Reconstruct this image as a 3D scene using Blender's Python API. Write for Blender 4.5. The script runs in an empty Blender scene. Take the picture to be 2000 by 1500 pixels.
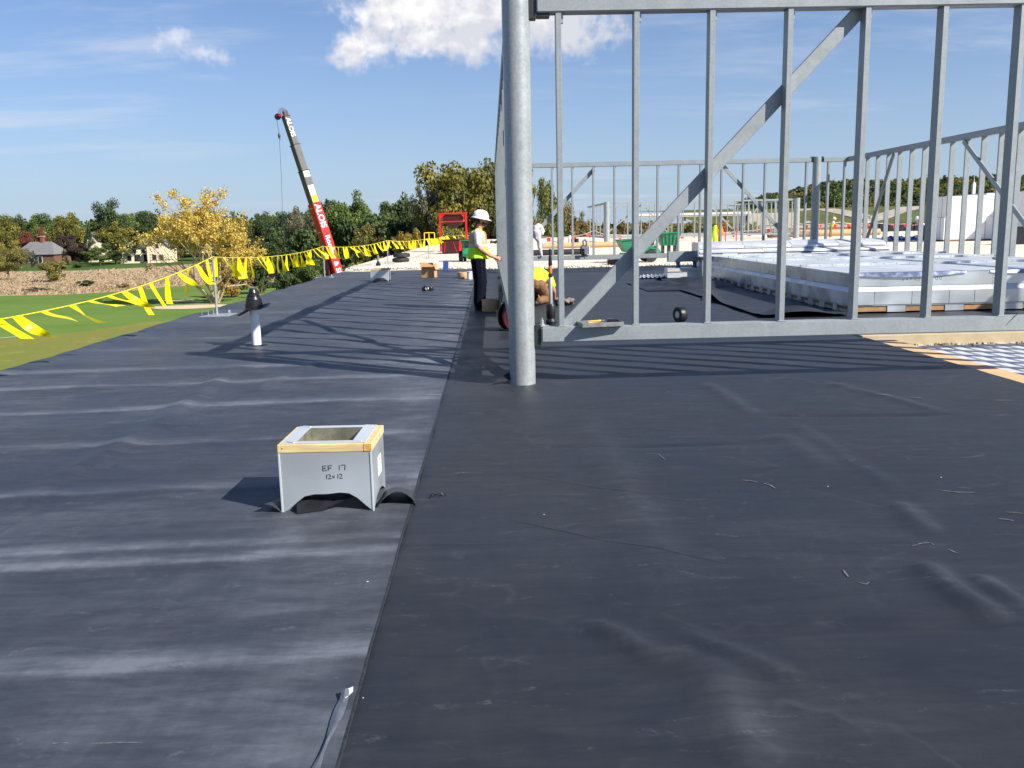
import bpy, bmesh, math, random
import numpy as np
from mathutils import Vector, Matrix, Euler

random.seed(11)
rng = np.random.default_rng(11)
R = math.radians
scene = bpy.context.scene
C = scene.collection

# ------------------------------------------------------------------ camera
CAM_H = 1.52
FPX = 1729.0                      # focal length in pixels of the 2000 px wide photograph
YAW, PITCH, ROLL = R(1.1845), R(10.0), R(-1.2605)
fwd = Vector((math.sin(YAW) * math.cos(PITCH), math.cos(YAW) * math.cos(PITCH), -math.sin(PITCH)))
rgt0 = Vector((math.cos(YAW), -math.sin(YAW), 0))
up0 = rgt0.cross(fwd)
rgt = math.cos(ROLL) * rgt0 + math.sin(ROLL) * up0
upv = math.cos(ROLL) * up0 - math.sin(ROLL) * rgt0
cd = bpy.data.cameras.new('camera')
cam = bpy.data.objects.new('camera', cd)
C.objects.link(cam)
M = Matrix.Identity(4)
for i in range(3):
    M[i][0], M[i][1], M[i][2] = rgt[i], upv[i], -fwd[i]
M[2][3] = CAM_H
cam.matrix_world = M
cd.sensor_width = 36
cd.lens = FPX / 2000 * 36
cd.clip_start = 0.05
cd.clip_end = 12000
scene.camera = cam

# ------------------------------------------------------------------ light
SUN = Vector((1.10, -0.745, 1.0)).normalized()          # towards the sun
elev = math.asin(SUN.z)
azim = math.atan2(SUN.x, SUN.y)                          # clockwise from +Y
sd = bpy.data.lights.new('sun', 'SUN')
sd.energy = 5.0
sd.angle = R(0.53)
sd.color = (1.0, 0.95, 0.87)
so = bpy.data.objects.new('sun', sd)
C.objects.link(so)
so.rotation_euler = SUN.to_track_quat('Z', 'Y').to_euler()
so.location = (20, -15, 30)

scene.view_settings.view_transform = 'Standard'
scene.view_settings.look = 'None'
scene.view_settings.exposure = 0.74
scene.view_settings.gamma = 1.0
scene.view_settings.use_curve_mapping = False


class NT:
    """small helper to write node graphs as expressions"""
    def __init__(self, tree):
        self.t = tree
        self.n = tree.nodes
        self.l = tree.links

    def node(self, typ, **kw):
        nd = self.n.new(typ)
        for k, v in kw.items():
            setattr(nd, k, v)
        return nd

    def put(self, sock, v):
        if isinstance(v, bpy.types.NodeSocket):
            self.l.new(v, sock)
        elif v is not None:
            if sock.type == 'RGBA' and len(v) == 3:
                v = (*v, 1)
            sock.default_value = v

    def m(self, op, a, b=None, c=None, clamp=False):
        nd = self.node('ShaderNodeMath', operation=op, use_clamp=clamp)
        self.put(nd.inputs[0], a)
        if b is not None:
            self.put(nd.inputs[1], b)
        if c is not None:
            self.put(nd.inputs[2], c)
        return nd.outputs[0]

    def ramp(self, v, lo, hi, a=0.0, b=1.0, smooth=True):
        nd = self.node('ShaderNodeMapRange', interpolation_type='SMOOTHSTEP' if smooth else 'LINEAR')
        self.put(nd.inputs[0], v)
        for i, x in enumerate((lo, hi, a, b)):
            nd.inputs[1 + i].default_value = x
        return nd.outputs[0]

    def mix(self, f, a, b, mode='MIX'):
        nd = self.node('ShaderNodeMix', data_type='RGBA', blend_type=mode)
        self.put(nd.inputs[0], f)
        self.put(nd.inputs[6], a)
        self.put(nd.inputs[7], b)
        return nd.outputs[2]

    def comb(self, x, y, z):
        nd = self.node('ShaderNodeCombineXYZ')
        for s, v in zip(nd.inputs, (x, y, z)):
            self.put(s, v)
        return nd.outputs[0]

    def sep(self, v):
        nd = self.node('ShaderNodeSeparateXYZ')
        self.put(nd.inputs[0], v)
        return nd.outputs

    def mapping(self, vec, scale=(1, 1, 1), loc=(0, 0, 0), rot=(0, 0, 0)):
        nd = self.node('ShaderNodeMapping')
        self.put(nd.inputs[0], vec)
        nd.inputs['Location'].default_value = loc
        nd.inputs['Rotation'].default_value = rot
        nd.inputs['Scale'].default_value = scale
        return nd.outputs[0]

    def noise(self, vec, scale, detail=4, rough=0.55, dist=0.0, dim='3D'):
        nd = self.node('ShaderNodeTexNoise', noise_dimensions=dim)
        self.put(nd.inputs['Vector'], vec)
        nd.inputs['Scale'].default_value = scale
        nd.inputs['Detail'].default_value = detail
        nd.inputs['Roughness'].default_value = rough
        nd.inputs['Distortion'].default_value = dist
        return nd.outputs[0]

    def bump(self, h, strength=0.3, dist=0.01):
        nd = self.node('ShaderNodeBump')
        nd.inputs['Strength'].default_value = strength
        nd.inputs['Distance'].default_value = dist
        self.put(nd.inputs['Height'], h)
        return nd.outputs[0]


# ------------------------------------------------------------------ sky with clouds
def build_world():
    w = bpy.data.worlds.new('World')
    scene.world = w
    w.use_nodes = True
    g = NT(w.node_tree)
    g.n.clear()
    sky = g.node('ShaderNodeTexSky', sky_type='NISHITA', sun_disc=False)
    sky.sun_elevation = elev
    sky.sun_rotation = azim
    sky.altitude = 250
    sky.air_density = 1.0
    sky.dust_density = 0.2
    sky.ozone_density = 2.2
    tc = g.node('ShaderNodeTexCoord').outputs['Generated']
    x, y, z = g.sep(tc)
    az = g.m('MULTIPLY', g.m('ARCTAN2', x, y), 57.2958)
    el = g.m('MULTIPLY', g.m('ARCSINE', z), 57.2958)
    ae = g.comb(az, el, 0.0)
    # ragged edge: the direction is disturbed by two octaves of noise before the cloud bodies are measured
    n1 = g.noise(ae, 0.42, 3, 0.62, 0.0, '2D')
    n2 = g.noise(g.mapping(ae, loc=(31.7, 5.2, 0)), 1.3, 4, 0.68, 0.0, '2D')
    wob = g.m('ADD', g.m('MULTIPLY', g.m('SUBTRACT', n1, 0.5), 1.7), g.m('MULTIPLY', g.m('SUBTRACT', n2, 0.5), 0.55))

    def body(cx, cy, rx, ry):
        dx = g.m('DIVIDE', g.m('SUBTRACT', az, cx), rx)
        dy = g.m('DIVIDE', g.m('SUBTRACT', el, cy), ry)
        return g.m('SUBTRACT', 1.0, g.m('SQRT', g.m('ADD', g.m('MULTIPLY', dx, dx), g.m('MULTIPLY', dy, dy))))

    def union(bs):
        r = bs[0]
        for b in bs[1:]:
            nd = g.node('ShaderNodeMath', operation='SMOOTH_MAX')
            g.put(nd.inputs[0], r)
            g.put(nd.inputs[1], b)
            nd.inputs[2].default_value = 0.35
            r = nd.outputs[0]
        return r
    big = union([body(*b) for b in CLOUD_BIG])
    small = union([body(*b) for b in CLOUD_SMALL])
    dbig = g.ramp(g.m('ADD', big, wob), -0.08, 0.72)
    dsmall = g.m('MULTIPLY', g.ramp(g.m('ADD', small, g.m('MULTIPLY', wob, 1.6)), 0.1, 1.0), 0.55)
    # sunlit puffs against their own shaded hollows
    puff = g.noise(g.mapping(ae, loc=(3, 9, 0), scale=(1, 1.2, 1)), 0.42, 4, 0.55, 0.0, '2D')
    puff2 = g.noise(g.mapping(ae, loc=(3.35, 8.6, 0), scale=(1, 1.2, 1)), 0.42, 4, 0.55, 0.0, '2D')
    rel = g.m('MULTIPLY', g.m('SUBTRACT', puff, puff2), 1.8)
    lit = g.m('ADD', g.ramp(puff, 0.22, 0.78), rel)
    low = g.ramp(el, 9.5, 15.5, -0.55, 0.3)
    left = g.ramp(az, -9.0, 3.0, 0.35, -0.3)
    lit = g.m('ADD', g.m('ADD', lit, low), left, clamp=True)
    ccol = g.mix(lit, (0.70, 0.71, 0.78), (1.0, 0.99, 0.99))
    # thin high wisps everywhere
    up = g.m('ADD', g.m('MAXIMUM', z, 0.0), 0.10)
    pl = g.comb(g.m('DIVIDE', x, up), g.m('DIVIDE', y, up), 0.0)
    warp = g.noise(pl, 0.5, 1, 0.5, 0.0, '2D')
    plw = g.comb(g.m('ADD', g.m('DIVIDE', x, up), g.m('MULTIPLY', warp, 1.2)), g.m('DIVIDE', y, up), 0.0)
    ci = g.noise(g.mapping(plw, scale=(0.55, 1.5, 1), rot=(0, 0, R(28))), 1.1, 5, 0.62, 0.0, '2D')
    ci2 = g.noise(g.mapping(pl, loc=(7, 2, 0)), 0.33, 1, 0.5, 0.0, '2D')
    cirr = g.m('MULTIPLY', g.m('MULTIPLY', g.ramp(ci, 0.46, 0.78), g.ramp(ci2, 0.38, 0.62)), 0.50)
    base = g.mix(1.0, sky.outputs[0], SKY_TINT, 'MULTIPLY')
    base = g.mix(1.0, base, (SKY_GAIN, SKY_GAIN, SKY_GAIN), 'MULTIPLY')
    haze = g.m('MULTIPLY', g.m('EXPONENT', g.m('DIVIDE', g.m('MAXIMUM', el, 0.0), -8.5)), 0.95)
    base = g.mix(haze, base, HORIZON)
    col = g.mix(cirr, base, (7.4, 7.8, 8.8))
    k = 10.4
    cc = g.mix(1.0, ccol, (k, k, k), 'MULTIPLY')
    col = g.mix(dsmall, col, cc)
    col = g.mix(dbig, col, cc)
    bg = g.node('ShaderNodeBackground')
    g.put(bg.inputs[0], col)
    bg.inputs[1].default_value = 0.06
    w.cycles.sampling_method = 'MANUAL'
    w.cycles.sample_map_resolution = 512
    out = g.node('ShaderNodeOutputWorld')
    g.l.new(bg.outputs[0], out.inputs[0])


CLOUD_BIG = [(-6.2, 12.8, 2.7, 3.0), (-3.6, 13.2, 3.4, 2.9), (-0.2, 12.6, 4.2, 2.5), (4.4, 12.0, 4.2, 1.9), (-8.2, 10.7, 1.5, 1.3), (-2.4, 11.2, 5.4, 1.4),
             (-1.0, 16.5, 6.0, 3.0)]
CLOUD_SMALL = [(-17.3, 10.3, 2.4, 0.8), (-18.5, 11.1, 1.3, 0.7)]
HORIZON = (4.5, 5.75, 7.3)
SKY_TINT = (0.80, 0.95, 1.25)
SKY_GAIN = 1.0
build_world()


def ray(px, py):
    return fwd + rgt * ((px - 1000) / FPX) + upv * ((750 - py) / FPX)


def gnd(px, py, z=0.0):
    """point of the level z seen in that direction"""
    d = ray(px, py)
    t = (z - CAM_H) / d.z
    return Vector((d.x * t, d.y * t, z))


def at(px, py, Y):
    d = ray(px, py)
    t = Y / d.y
    return Vector((d.x * t, Y, CAM_H + d.z * t))


# ------------------------------------------------------------------ materials
MATS = {}


def srgb(r, g, b):
    f = lambda c: c / 255 / 12.92 if c <= 10 else ((c / 255 + 0.055) / 1.055) ** 2.4
    return (f(r), f(g), f(b))


def mat(name, base, rough=0.5, metal=0.0, spec=0.5, var=0.12, scale=6.0, bump=0.0, bscale=40.0, bdist=0.004,
        stretch=(1, 1, 1), second=None, trans=0.0, coat=0.0, coord='Object', rvar=0.08):
    if name in MATS:
        return MATS[name]
    m_ = bpy.data.materials.new(name)
    m_.use_nodes = True
    g = NT(m_.node_tree)
    bs = g.n['Principled BSDF']
    tc = g.node('ShaderNodeTexCoord').outputs[coord]
    vec = g.mapping(tc, scale=stretch)
    n = g.noise(vec, scale, 5, 0.6)
    lo = tuple(max(0, c * (1 - var)) for c in base)
    hi = second if second else tuple(min(1, c * (1 + var)) for c in base)
    col = g.mix(g.ramp(n, 0.3, 0.7), lo, hi)
    g.put(bs.inputs['Base Color'], col)
    g.put(bs.inputs['Roughness'], g.ramp(g.noise(vec, scale * 2.3, 3), 0.3, 0.7, max(0.02, rough - rvar), min(1, rough + rvar)))
    bs.inputs['Metallic'].default_value = metal
    bs.inputs['Specular IOR Level'].default_value = spec
    bs.inputs['Coat Weight'].default_value = coat
    if bump:
        g.put(bs.inputs['Normal'], g.bump(g.noise(vec, bscale, 4, 0.6), bump, bdist))
    if trans:
        tr = g.node('ShaderNodeBsdfTranslucent')
        g.put(tr.inputs[0], col)
        mx = g.node('ShaderNodeMixShader')
        mx.inputs[0].default_value = trans
        g.l.new(bs.outputs[0], mx.inputs[1])
        g.l.new(tr.outputs[0], mx.inputs[2])
        g.l.new(mx.outputs[0], g.n['Material Output'].inputs[0])
    MATS[name] = m_
    return m_


def galv_mat(name, base, rough, metal, streak=0.10, spangle=0.10, stain=(0.55, 0.55, 0.55), fineamt=0.2, dirtamt=0.4, bumpamt=0.10, smooth=False):
    m_ = bpy.data.materials.new(name)
    m_.use_nodes = True
    g = NT(m_.node_tree)
    bs = g.n['Principled BSDF']
    tc = g.node('ShaderNodeTexCoord').outputs['Object']
    vo = g.node('ShaderNodeTexVoronoi')
    g.put(vo.inputs['Vector'], tc)
    vo.inputs['Scale'].default_value = 55
    sp = g.sep(vo.outputs['Color'])[0]
    blot = g.noise(tc, 2.4, 1, 0.5) if smooth else g.noise(tc, 3.2, 6, 0.65, 0.4)
    fine = g.noise(tc, 26, 4, 0.6)
    v = g.m('ADD', g.m('MULTIPLY', g.m('SUBTRACT', sp, 0.5), spangle * 2), g.m('MULTIPLY', g.m('SUBTRACT', blot, 0.5), streak * 5))
    v = g.m('ADD', v, g.m('MULTIPLY', g.m('SUBTRACT', fine, 0.5), fineamt))
    f = g.m('ADD', v, 1.0)
    col = g.mix(1.0, base, g.comb(f, f, f), 'MULTIPLY')
    dirt = g.m('MULTIPLY', g.ramp(g.noise(g.mapping(tc, loc=(4, 1, 8)), 7, 6, 0.7, 1.2), 0.62, 0.74), dirtamt)
    col = g.mix(dirt, col, tuple(b * s for b, s in zip(base, stain)))
    if not smooth:
        drip = g.m('MULTIPLY', g.ramp(g.noise(g.mapping(tc, scale=(14, 14, 0.8)), 1.5, 5, 0.65), 0.58, 0.78), 0.28)
        col = g.mix(drip, col, tuple(b * 0.6 for b in base))
        pale = g.m('MULTIPLY', g.ramp(g.noise(g.mapping(tc, scale=(9, 9, 1.2), loc=(3, 7, 1)), 1.2, 5, 0.65), 0.6, 0.75), 0.3)
        col = g.mix(pale, col, tuple(min(1, b * 1.45) for b in base))
    g.put(bs.inputs['Base Color'], col)
    g.put(bs.inputs['Roughness'], g.ramp(blot, 0.3, 0.7, rough - 0.08, rough + 0.1))
    bs.inputs['Metallic'].default_value = metal
    if bumpamt:
        g.put(bs.inputs['Normal'], g.bump(fine, bumpamt, 0.002))
    MATS[name] = m_
    return m_


galv_mat('galvanized steel', (0.29, 0.318, 0.325), 0.48, 0.15, 0.06, 0.06)
galv_mat('galvanized tube', (0.34, 0.365, 0.365), 0.36, 0.25, 0.08, 0.10)
galv_mat('sheet metal', (0.56, 0.60, 0.62), 0.30, 0.55, 0.15, 0.0, (0.8, 0.8, 0.8), 0.02, 0.0, 0.0, True)
galv_mat('bright sheet metal', (0.66, 0.68, 0.70), 0.34, 0.35, 0.05, 0.0, (0.85, 0.85, 0.85), 0.02, 0.0, 0.0, True)
mat('pine', srgb(208, 182, 130), 0.7, var=0.16, scale=5, stretch=(1, 7, 7), bump=0.15, bscale=30)
mat('pine end', srgb(196, 148, 78), 0.8, var=0.25, scale=60)
mat('cardboard', srgb(190, 146, 98), 0.85, var=0.08, scale=9, bump=0.05)
mat('cardboard inside', srgb(140, 96, 66), 0.9, var=0.1)
mat('kraft roll', srgb(190, 156, 112), 0.8, var=0.1, scale=14, stretch=(1, 1, 4))
mat('black rubber', (0.012, 0.012, 0.014), 0.42, var=0.3, scale=9, bump=0.1)
mat('black plastic', (0.014, 0.014, 0.016), 0.3, var=0.3)
mat('tyre rubber', (0.022, 0.022, 0.023), 0.75, var=0.3, scale=20, bump=0.3)
mat('white plastic', (0.80, 0.80, 0.79), 0.38, var=0.05, scale=5)
mat('white paint', (0.78, 0.78, 0.76), 0.5, var=0.05)
mat('yellow vinyl', srgb(250, 232, 12), 0.4, var=0.06, trans=0.34, spec=0.4)
mat('yellow rope', srgb(240, 220, 30), 0.6, var=0.1)
mat('yellow paint', srgb(235, 205, 30), 0.5, var=0.08)
mat('red vinyl', srgb(225, 60, 45), 0.5, var=0.08, trans=0.25)
mat('red paint', srgb(200, 22, 22), 0.38, var=0.14, scale=3, coat=0.2)
mat('dark red paint', srgb(58, 5, 11), 0.5, var=0.25, scale=4, bump=0.08)
mat('green paint', srgb(38, 128, 88), 0.45, var=0.18, scale=5, bump=0.05)
mat('boom grey', srgb(84, 84, 80), 0.45, var=0.14, scale=2)
mat('boom dark', srgb(56, 50, 44), 0.6, var=0.2, scale=3)
mat('chrome', (0.62, 0.62, 0.62), 0.25, 0.9, var=0.1)
mat('dark steel', (0.06, 0.06, 0.065), 0.45, 0.6, var=0.2)
mat('orange plastic', srgb(225, 110, 40), 0.45, var=0.1)
mat('blue plastic', srgb(52, 84, 150), 0.45, var=0.15)
mat('blue tarp', srgb(30, 48, 120), 0.45, var=0.3, scale=4, bump=0.4, bscale=5, bdist=0.1)
mat('black tarp', (0.012, 0.012, 0.018), 0.38, var=0.3, scale=2, bump=0.4, bscale=4, bdist=0.1)
mat('lavender film', srgb(160, 155, 200), 0.35, var=0.12, scale=2)
mat('marker ink', (0.006, 0.006, 0.008), 0.5, var=0)
mat('green ink', srgb(60, 210, 80), 0.5, var=0)
mat('white ink', (0.8, 0.8, 0.8), 0.5, var=0)
mat('paper label', (0.78, 0.78, 0.76), 0.55, var=0.03)
mat('polyiso', srgb(186, 168, 134), 0.85, var=0.1, scale=4, bump=0.15, bscale=60)
mat('plywood', srgb(200, 168, 122), 0.8, var=0.12, scale=3, stretch=(6, 1, 6), bump=0.1)
mat('foam white', (0.80, 0.80, 0.81), 0.7, var=0.04, scale=3)
mat('concrete', srgb(188, 178, 158), 0.85, var=0.08, scale=0.4, bump=0.2, bscale=8)
mat('skin', srgb(196, 138, 108), 0.55, var=0.08, scale=12, spec=0.4)
mat('hair', (0.03, 0.018, 0.01), 0.6, var=0.3, scale=40)
mat('navy cloth', (0.0055, 0.0065, 0.013), 0.9, spec=0.08, var=0.25, scale=20, bump=0.3, bscale=16, bdist=0.02)
mat('jean cloth', srgb(52, 62, 92), 0.85, var=0.2, scale=20, bump=0.3, bscale=16, bdist=0.02)
mat('brown cloth', srgb(122, 88, 58), 0.88, var=0.25, scale=12, bump=0.5, bscale=14, bdist=0.03)
mat('khaki cloth', srgb(140, 112, 82), 0.88, var=0.15, scale=12, bump=0.3, bscale=14, bdist=0.02)
mat('lime cloth', srgb(205, 245, 40), 0.8, var=0.08, scale=10, bump=0.4, bscale=10, bdist=0.03)
mat('white cloth', (0.74, 0.74, 0.78), 0.85, var=0.06, scale=10, bump=0.4, bscale=10, bdist=0.03)
mat('grey cloth', (0.16, 0.17, 0.20), 0.85, var=0.15, scale=10, bump=0.4, bscale=10, bdist=0.03)
mat('pale cloth', srgb(205, 196, 198), 0.85, var=0.1, scale=8, bump=0.5, bscale=12, bdist=0.04)
mat('helmet white', (0.82, 0.82, 0.82), 0.25, var=0.02, coat=0.3)
mat('boot leather', (0.03, 0.022, 0.016), 0.6, var=0.3)
mat('orange cloth', srgb(240, 130, 40), 0.8, var=0.08)
mat('silver tape', (0.45, 0.46, 0.48), 0.35, 0.3, var=0.05)
mat('bark', srgb(120, 104, 84), 0.9, var=0.25, scale=3, bump=0.5, bscale=6, bdist=0.05)
mat('pale bark', srgb(176, 158, 128), 0.85, var=0.2, scale=3, bump=0.4, bscale=6, bdist=0.05)
mat('sign green', srgb(20, 120, 92), 0.5, var=0.05)
mat('glass dark', (0.02, 0.025, 0.03), 0.08, var=0.1)
mat('shingle grey', srgb(112, 112, 112), 0.85, var=0.14, scale=1.5, bump=0.3, bscale=6, bdist=0.03)
mat('siding cream', srgb(236, 218, 182), 0.7, var=0.05, scale=1)
mat('siding brown', srgb(110, 78, 58), 0.8, var=0.1, scale=1)
mat('brick', srgb(130, 74, 60), 0.85, var=0.2, scale=6)
mat('car white', (0.7, 0.7, 0.72), 0.3, coat=0.4, var=0.02)
mat('car dark', (0.03, 0.035, 0.05), 0.3, coat=0.4, var=0.02)
mat('roofing core', (0.5, 0.52, 0.54), 0.35, 0.5)


def vest_mat():
    m_ = bpy.data.materials.new('hi-vis vest')
    m_.use_nodes = True
    g = NT(m_.node_tree)
    bs = g.n['Principled BSDF']
    tc = g.node('ShaderNodeTexCoord').outputs['Object']
    x, y, z = g.sep(tc)
    lime = srgb(196, 245, 30)
    orange = srgb(242, 140, 50)
    up = g.m('GREATER_THAN', z, 1.17)
    tape = g.m('MULTIPLY', g.m('GREATER_THAN', z, 1.185), g.m('LESS_THAN', z, 1.235))
    ay = g.m('ABSOLUTE', y)
    # vertical silver tapes over the shoulders with a lime border
    vt = g.m('MULTIPLY', g.m('MULTIPLY', g.m('GREATER_THAN', ay, 0.085), g.m('LESS_THAN', ay, 0.135)), g.m('GREATER_THAN', z, 1.25))
    lb = g.m('GREATER_THAN', z, 1.455)
    rim = g.m('MULTIPLY', g.m('GREATER_THAN', ay, 0.165), g.m('GREATER_THAN', z, 1.25))
    col = g.mix(up, lime, orange)
    col = g.mix(vt, col, (0.36, 0.37, 0.38))
    col = g.mix(rim, col, lime)
    col = g.mix(lb, col, srgb(236, 226, 50))
    col = g.mix(tape, col, (0.52, 0.48, 0.47))
    g.put(bs.inputs['Base Color'], col)
    bs.inputs['Roughness'].default_value = 0.7
    g.put(bs.inputs['Normal'], g.bump(g.noise(tc, 9, 4), 0.5, 0.03))
    MATS['hi-vis vest'] = m_


vest_mat()


def foliage_mat(name, c1, c2, c3):
    """leaf colour: varies leaf by leaf, clump by clump and through the thing"""
    m_ = bpy.data.materials.new(name)
    m_.use_nodes = True
    g = NT(m_.node_tree)
    bs = g.n['Principled BSDF']
    at_ = g.node('ShaderNodeAttribute', attribute_name='tint')
    t = at_.outputs['Fac']
    tc = g.node('ShaderNodeTexCoord').outputs['Object']
    n = g.noise(tc, 0.45, 3, 0.6)
    oi = g.node('ShaderNodeObjectInfo').outputs['Random']
    a = g.mix(g.ramp(n, 0.35, 0.65), c1, c2)
    col = g.mix(g.ramp(t, 0.45, 1.0), a, c3)
    v = g.m('ADD', 0.8, g.m('MULTIPLY', g.m('ADD', g.m('MULTIPLY', t, 0.6), g.m('MULTIPLY', oi, 0.4)), 0.4))
    col = g.mix(1.0, col, g.comb(v, v, v), 'MULTIPLY')
    g.put(bs.inputs['Base Color'], col)
    bs.inputs['Roughness'].default_value = 0.6
    bs.inputs['Specular IOR Level'].default_value = 0.25
    tr = g.node('ShaderNodeBsdfTranslucent')
    g.put(tr.inputs[0], col)
    mx = g.node('ShaderNodeMixShader')
    mx.inputs[0].default_value = 0.28
    g.l.new(bs.outputs[0], mx.inputs[1])
    g.l.new(tr.outputs[0], mx.inputs[2])
    g.l.new(mx.outputs[0], g.n['Material Output'].inputs[0])
    MATS[name] = m_
    return m_


foliage_mat('leaf dark', (0.046, 0.074, 0.026), (0.074, 0.102, 0.033), (0.107, 0.140, 0.046))
foliage_mat('leaf green', (0.074, 0.124, 0.033), (0.107, 0.157, 0.040), (0.181, 0.214, 0.053))
foliage_mat('leaf olive', (0.140, 0.152, 0.043), (0.206, 0.190, 0.049), (0.297, 0.247, 0.066))
foliage_mat('leaf yellowgreen', (0.125, 0.135, 0.030), (0.19, 0.175, 0.034), (0.29, 0.24, 0.045))
foliage_mat('leaf gold', (0.52, 0.36, 0.06), (0.62, 0.45, 0.09), (0.72, 0.56, 0.17))
foliage_mat('leaf orange', (0.336, 0.196, 0.035), (0.420, 0.266, 0.042), (0.280, 0.266, 0.056))
foliage_mat('leaf grey', (0.140, 0.140, 0.091), (0.198, 0.181, 0.116), (0.264, 0.231, 0.132))
foliage_mat('leaf brown', (0.198, 0.140, 0.058), (0.264, 0.190, 0.074), (0.247, 0.231, 0.083))
foliage_mat('leaf crimson', (0.169, 0.033, 0.033), (0.234, 0.065, 0.052), (0.260, 0.117, 0.065))
foliage_mat('leaf purple', (0.058, 0.036, 0.036), (0.083, 0.049, 0.046), (0.099, 0.074, 0.049))
foliage_mat('leaf spruce', (0.030, 0.059, 0.033), (0.043, 0.076, 0.043), (0.066, 0.099, 0.049))
foliage_mat('dry grass', (0.42, 0.31, 0.19), (0.48, 0.36, 0.23), (0.40, 0.33, 0.19))


# ------------------------------------------------------------------ mesh building
class MB:
    def __init__(self):
        self.v = []
        self.f = []

    def add(self, vs, fs):
        o = len(self.v)
        self.v += [tuple(p) for p in vs]
        self.f += [tuple(i + o for i in f) for f in fs]
        return self

    def box(self, c, s, rot=None):
        hx, hy, hz = s[0] / 2, s[1] / 2, s[2] / 2
        vs = [Vector((x, y, z)) for x in (-hx, hx) for y in (-hy, hy) for z in (-hz, hz)]
        if rot is not None:
            m_ = rot if isinstance(rot, Matrix) else Euler(rot).to_matrix()
            vs = [m_ @ p for p in vs]
        c = Vector(c)
        return self.add([p + c for p in vs], [(0, 1, 3, 2), (4, 6, 7, 5), (0, 4, 5, 1), (2, 3, 7, 6), (0, 2, 6, 4), (1, 5, 7, 3)])

    def bb(self, x0, x1, y0, y1, z0, z1):
        return self.box(((x0 + x1) / 2, (y0 + y1) / 2, (z0 + z1) / 2), (x1 - x0, y1 - y0, z1 - z0))

    def bar(self, p0, p1, w, h, side=(0, 1, 0)):
        """rectangular bar; w measured along `side`, h across"""
        p0, p1 = Vector(p0), Vector(p1)
        d = (p1 - p0).normalized()
        s = Vector(side)
        s = (s - d * s.dot(d)).normalized()
        t = d.cross(s)
        vs = []
        for p in (p0, p1):
            for a, b in ((-1, -1), (1, -1), (1, 1), (-1, 1)):
                vs.append(p + s * (a * w / 2) + t * (b * h / 2))
        return self.add(vs, [(3, 2, 1, 0), (4, 5, 6, 7), (0, 1, 5, 4), (1, 2, 6, 5), (2, 3, 7, 6), (3, 0, 4, 7)])

    def tube(self, p0, p1, r0, r1=None, n=12, caps=True):
        r1 = r0 if r1 is None else r1
        return self.path([p0, p1], [r0, r1], n, caps)

    def path(self, pts, r, n=8, caps=True):
        pts = [Vector(p) for p in pts]
        rs = r if isinstance(r, (list, tuple)) else [r] * len(pts)
        vs, fs = [], []
        prev = None
        for i, p in enumerate(pts):
            d = (pts[min(i + 1, len(pts) - 1)] - pts[max(i - 1, 0)])
            d = d.normalized() if d.length > 1e-9 else Vector((0, 0, 1))
            if prev is None:
                a = Vector((1, 0, 0)) if abs(d.x) < 0.8 else Vector((0, 1, 0))
                s = d.cross(a).normalized()
            else:
                s = (prev - d * prev.dot(d))
                s = s.normalized() if s.length > 1e-6 else d.orthogonal().normalized()
            prev = s
            t = d.cross(s)
            for k in range(n):
                an = 2 * math.pi * k / n
                vs.append(p + (s * math.cos(an) + t * math.sin(an)) * rs[i])
        for i in range(len(pts) - 1):
            for k in range(n):
                a, b = i * n + k, i * n + (k + 1) % n
                fs.append((a, b, b + n, a + n))
        if caps:
            fs.append(tuple(range(n - 1, -1, -1)))
            fs.append(tuple(range((len(pts) - 1) * n, len(pts) * n)))
        return self.add(vs, fs)

    def lathe(self, prof, n=24, c=(0, 0, 0), ax=None):
        """prof: (r, z) list from bottom to top"""
        c = Vector(c)
        m_ = ax if ax is not None else Matrix.Identity(3)
        vs, fs = [], []
        for r, z in prof:
            for k in range(n):
                an = 2 * math.pi * k / n
                vs.append(c + m_ @ Vector((r * math.cos(an), r * math.sin(an), z)))
        for i in range(len(prof) - 1):
            for k in range(n):
                a, b = i * n + k, i * n + (k + 1) % n
                fs.append((a, b, b + n, a + n))
        if prof[0][0] > 1e-6:
            fs.append(tuple(range(n - 1, -1, -1)))
        if prof[-1][0] > 1e-6:
            fs.append(tuple(range((len(prof) - 1) * n, len(prof) * n)))
        return self.add(vs, fs)

    def prism(self, poly, frame, th):
        """poly in 2d; frame = (origin, u, v); extruded by th along u x v"""
        o, u, v = (Vector(a) for a in frame)
        n = u.cross(v).normalized()
        k = len(poly)
        vs = [o + u * a + v * b for a, b in poly] + [o + u * a + v * b + n * th for a, b in poly]
        fs = [tuple(range(k - 1, -1, -1)), tuple(range(k, 2 * k))]
        fs += [(i, (i + 1) % k, (i + 1) % k + k, i + k) for i in range(k)]
        return self.add(vs, fs)

    def ellipsoid(self, c, r, nu=10, nv=7, rot=None):
        c = Vector(c)
        r = (r, r, r) if not isinstance(r, (tuple, list)) else r
        m_ = Euler(rot).to_matrix() if rot else Matrix.Identity(3)
        vs, fs = [], []
        for j in range(nv + 1):
            th = math.pi * j / nv
            for i in range(nu):
                ph = 2 * math.pi * i / nu
                vs.append(c + m_ @ Vector((r[0] * math.sin(th) * math.cos(ph), r[1] * math.sin(th) * math.sin(ph), -r[2] * math.cos(th))))
        for j in range(nv):
            for i in range(nu):
                a, b = j * nu + i, j * nu + (i + 1) % nu
                fs.append((a, b, b + nu, a + nu))
        return self.add(vs, fs)

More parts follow.
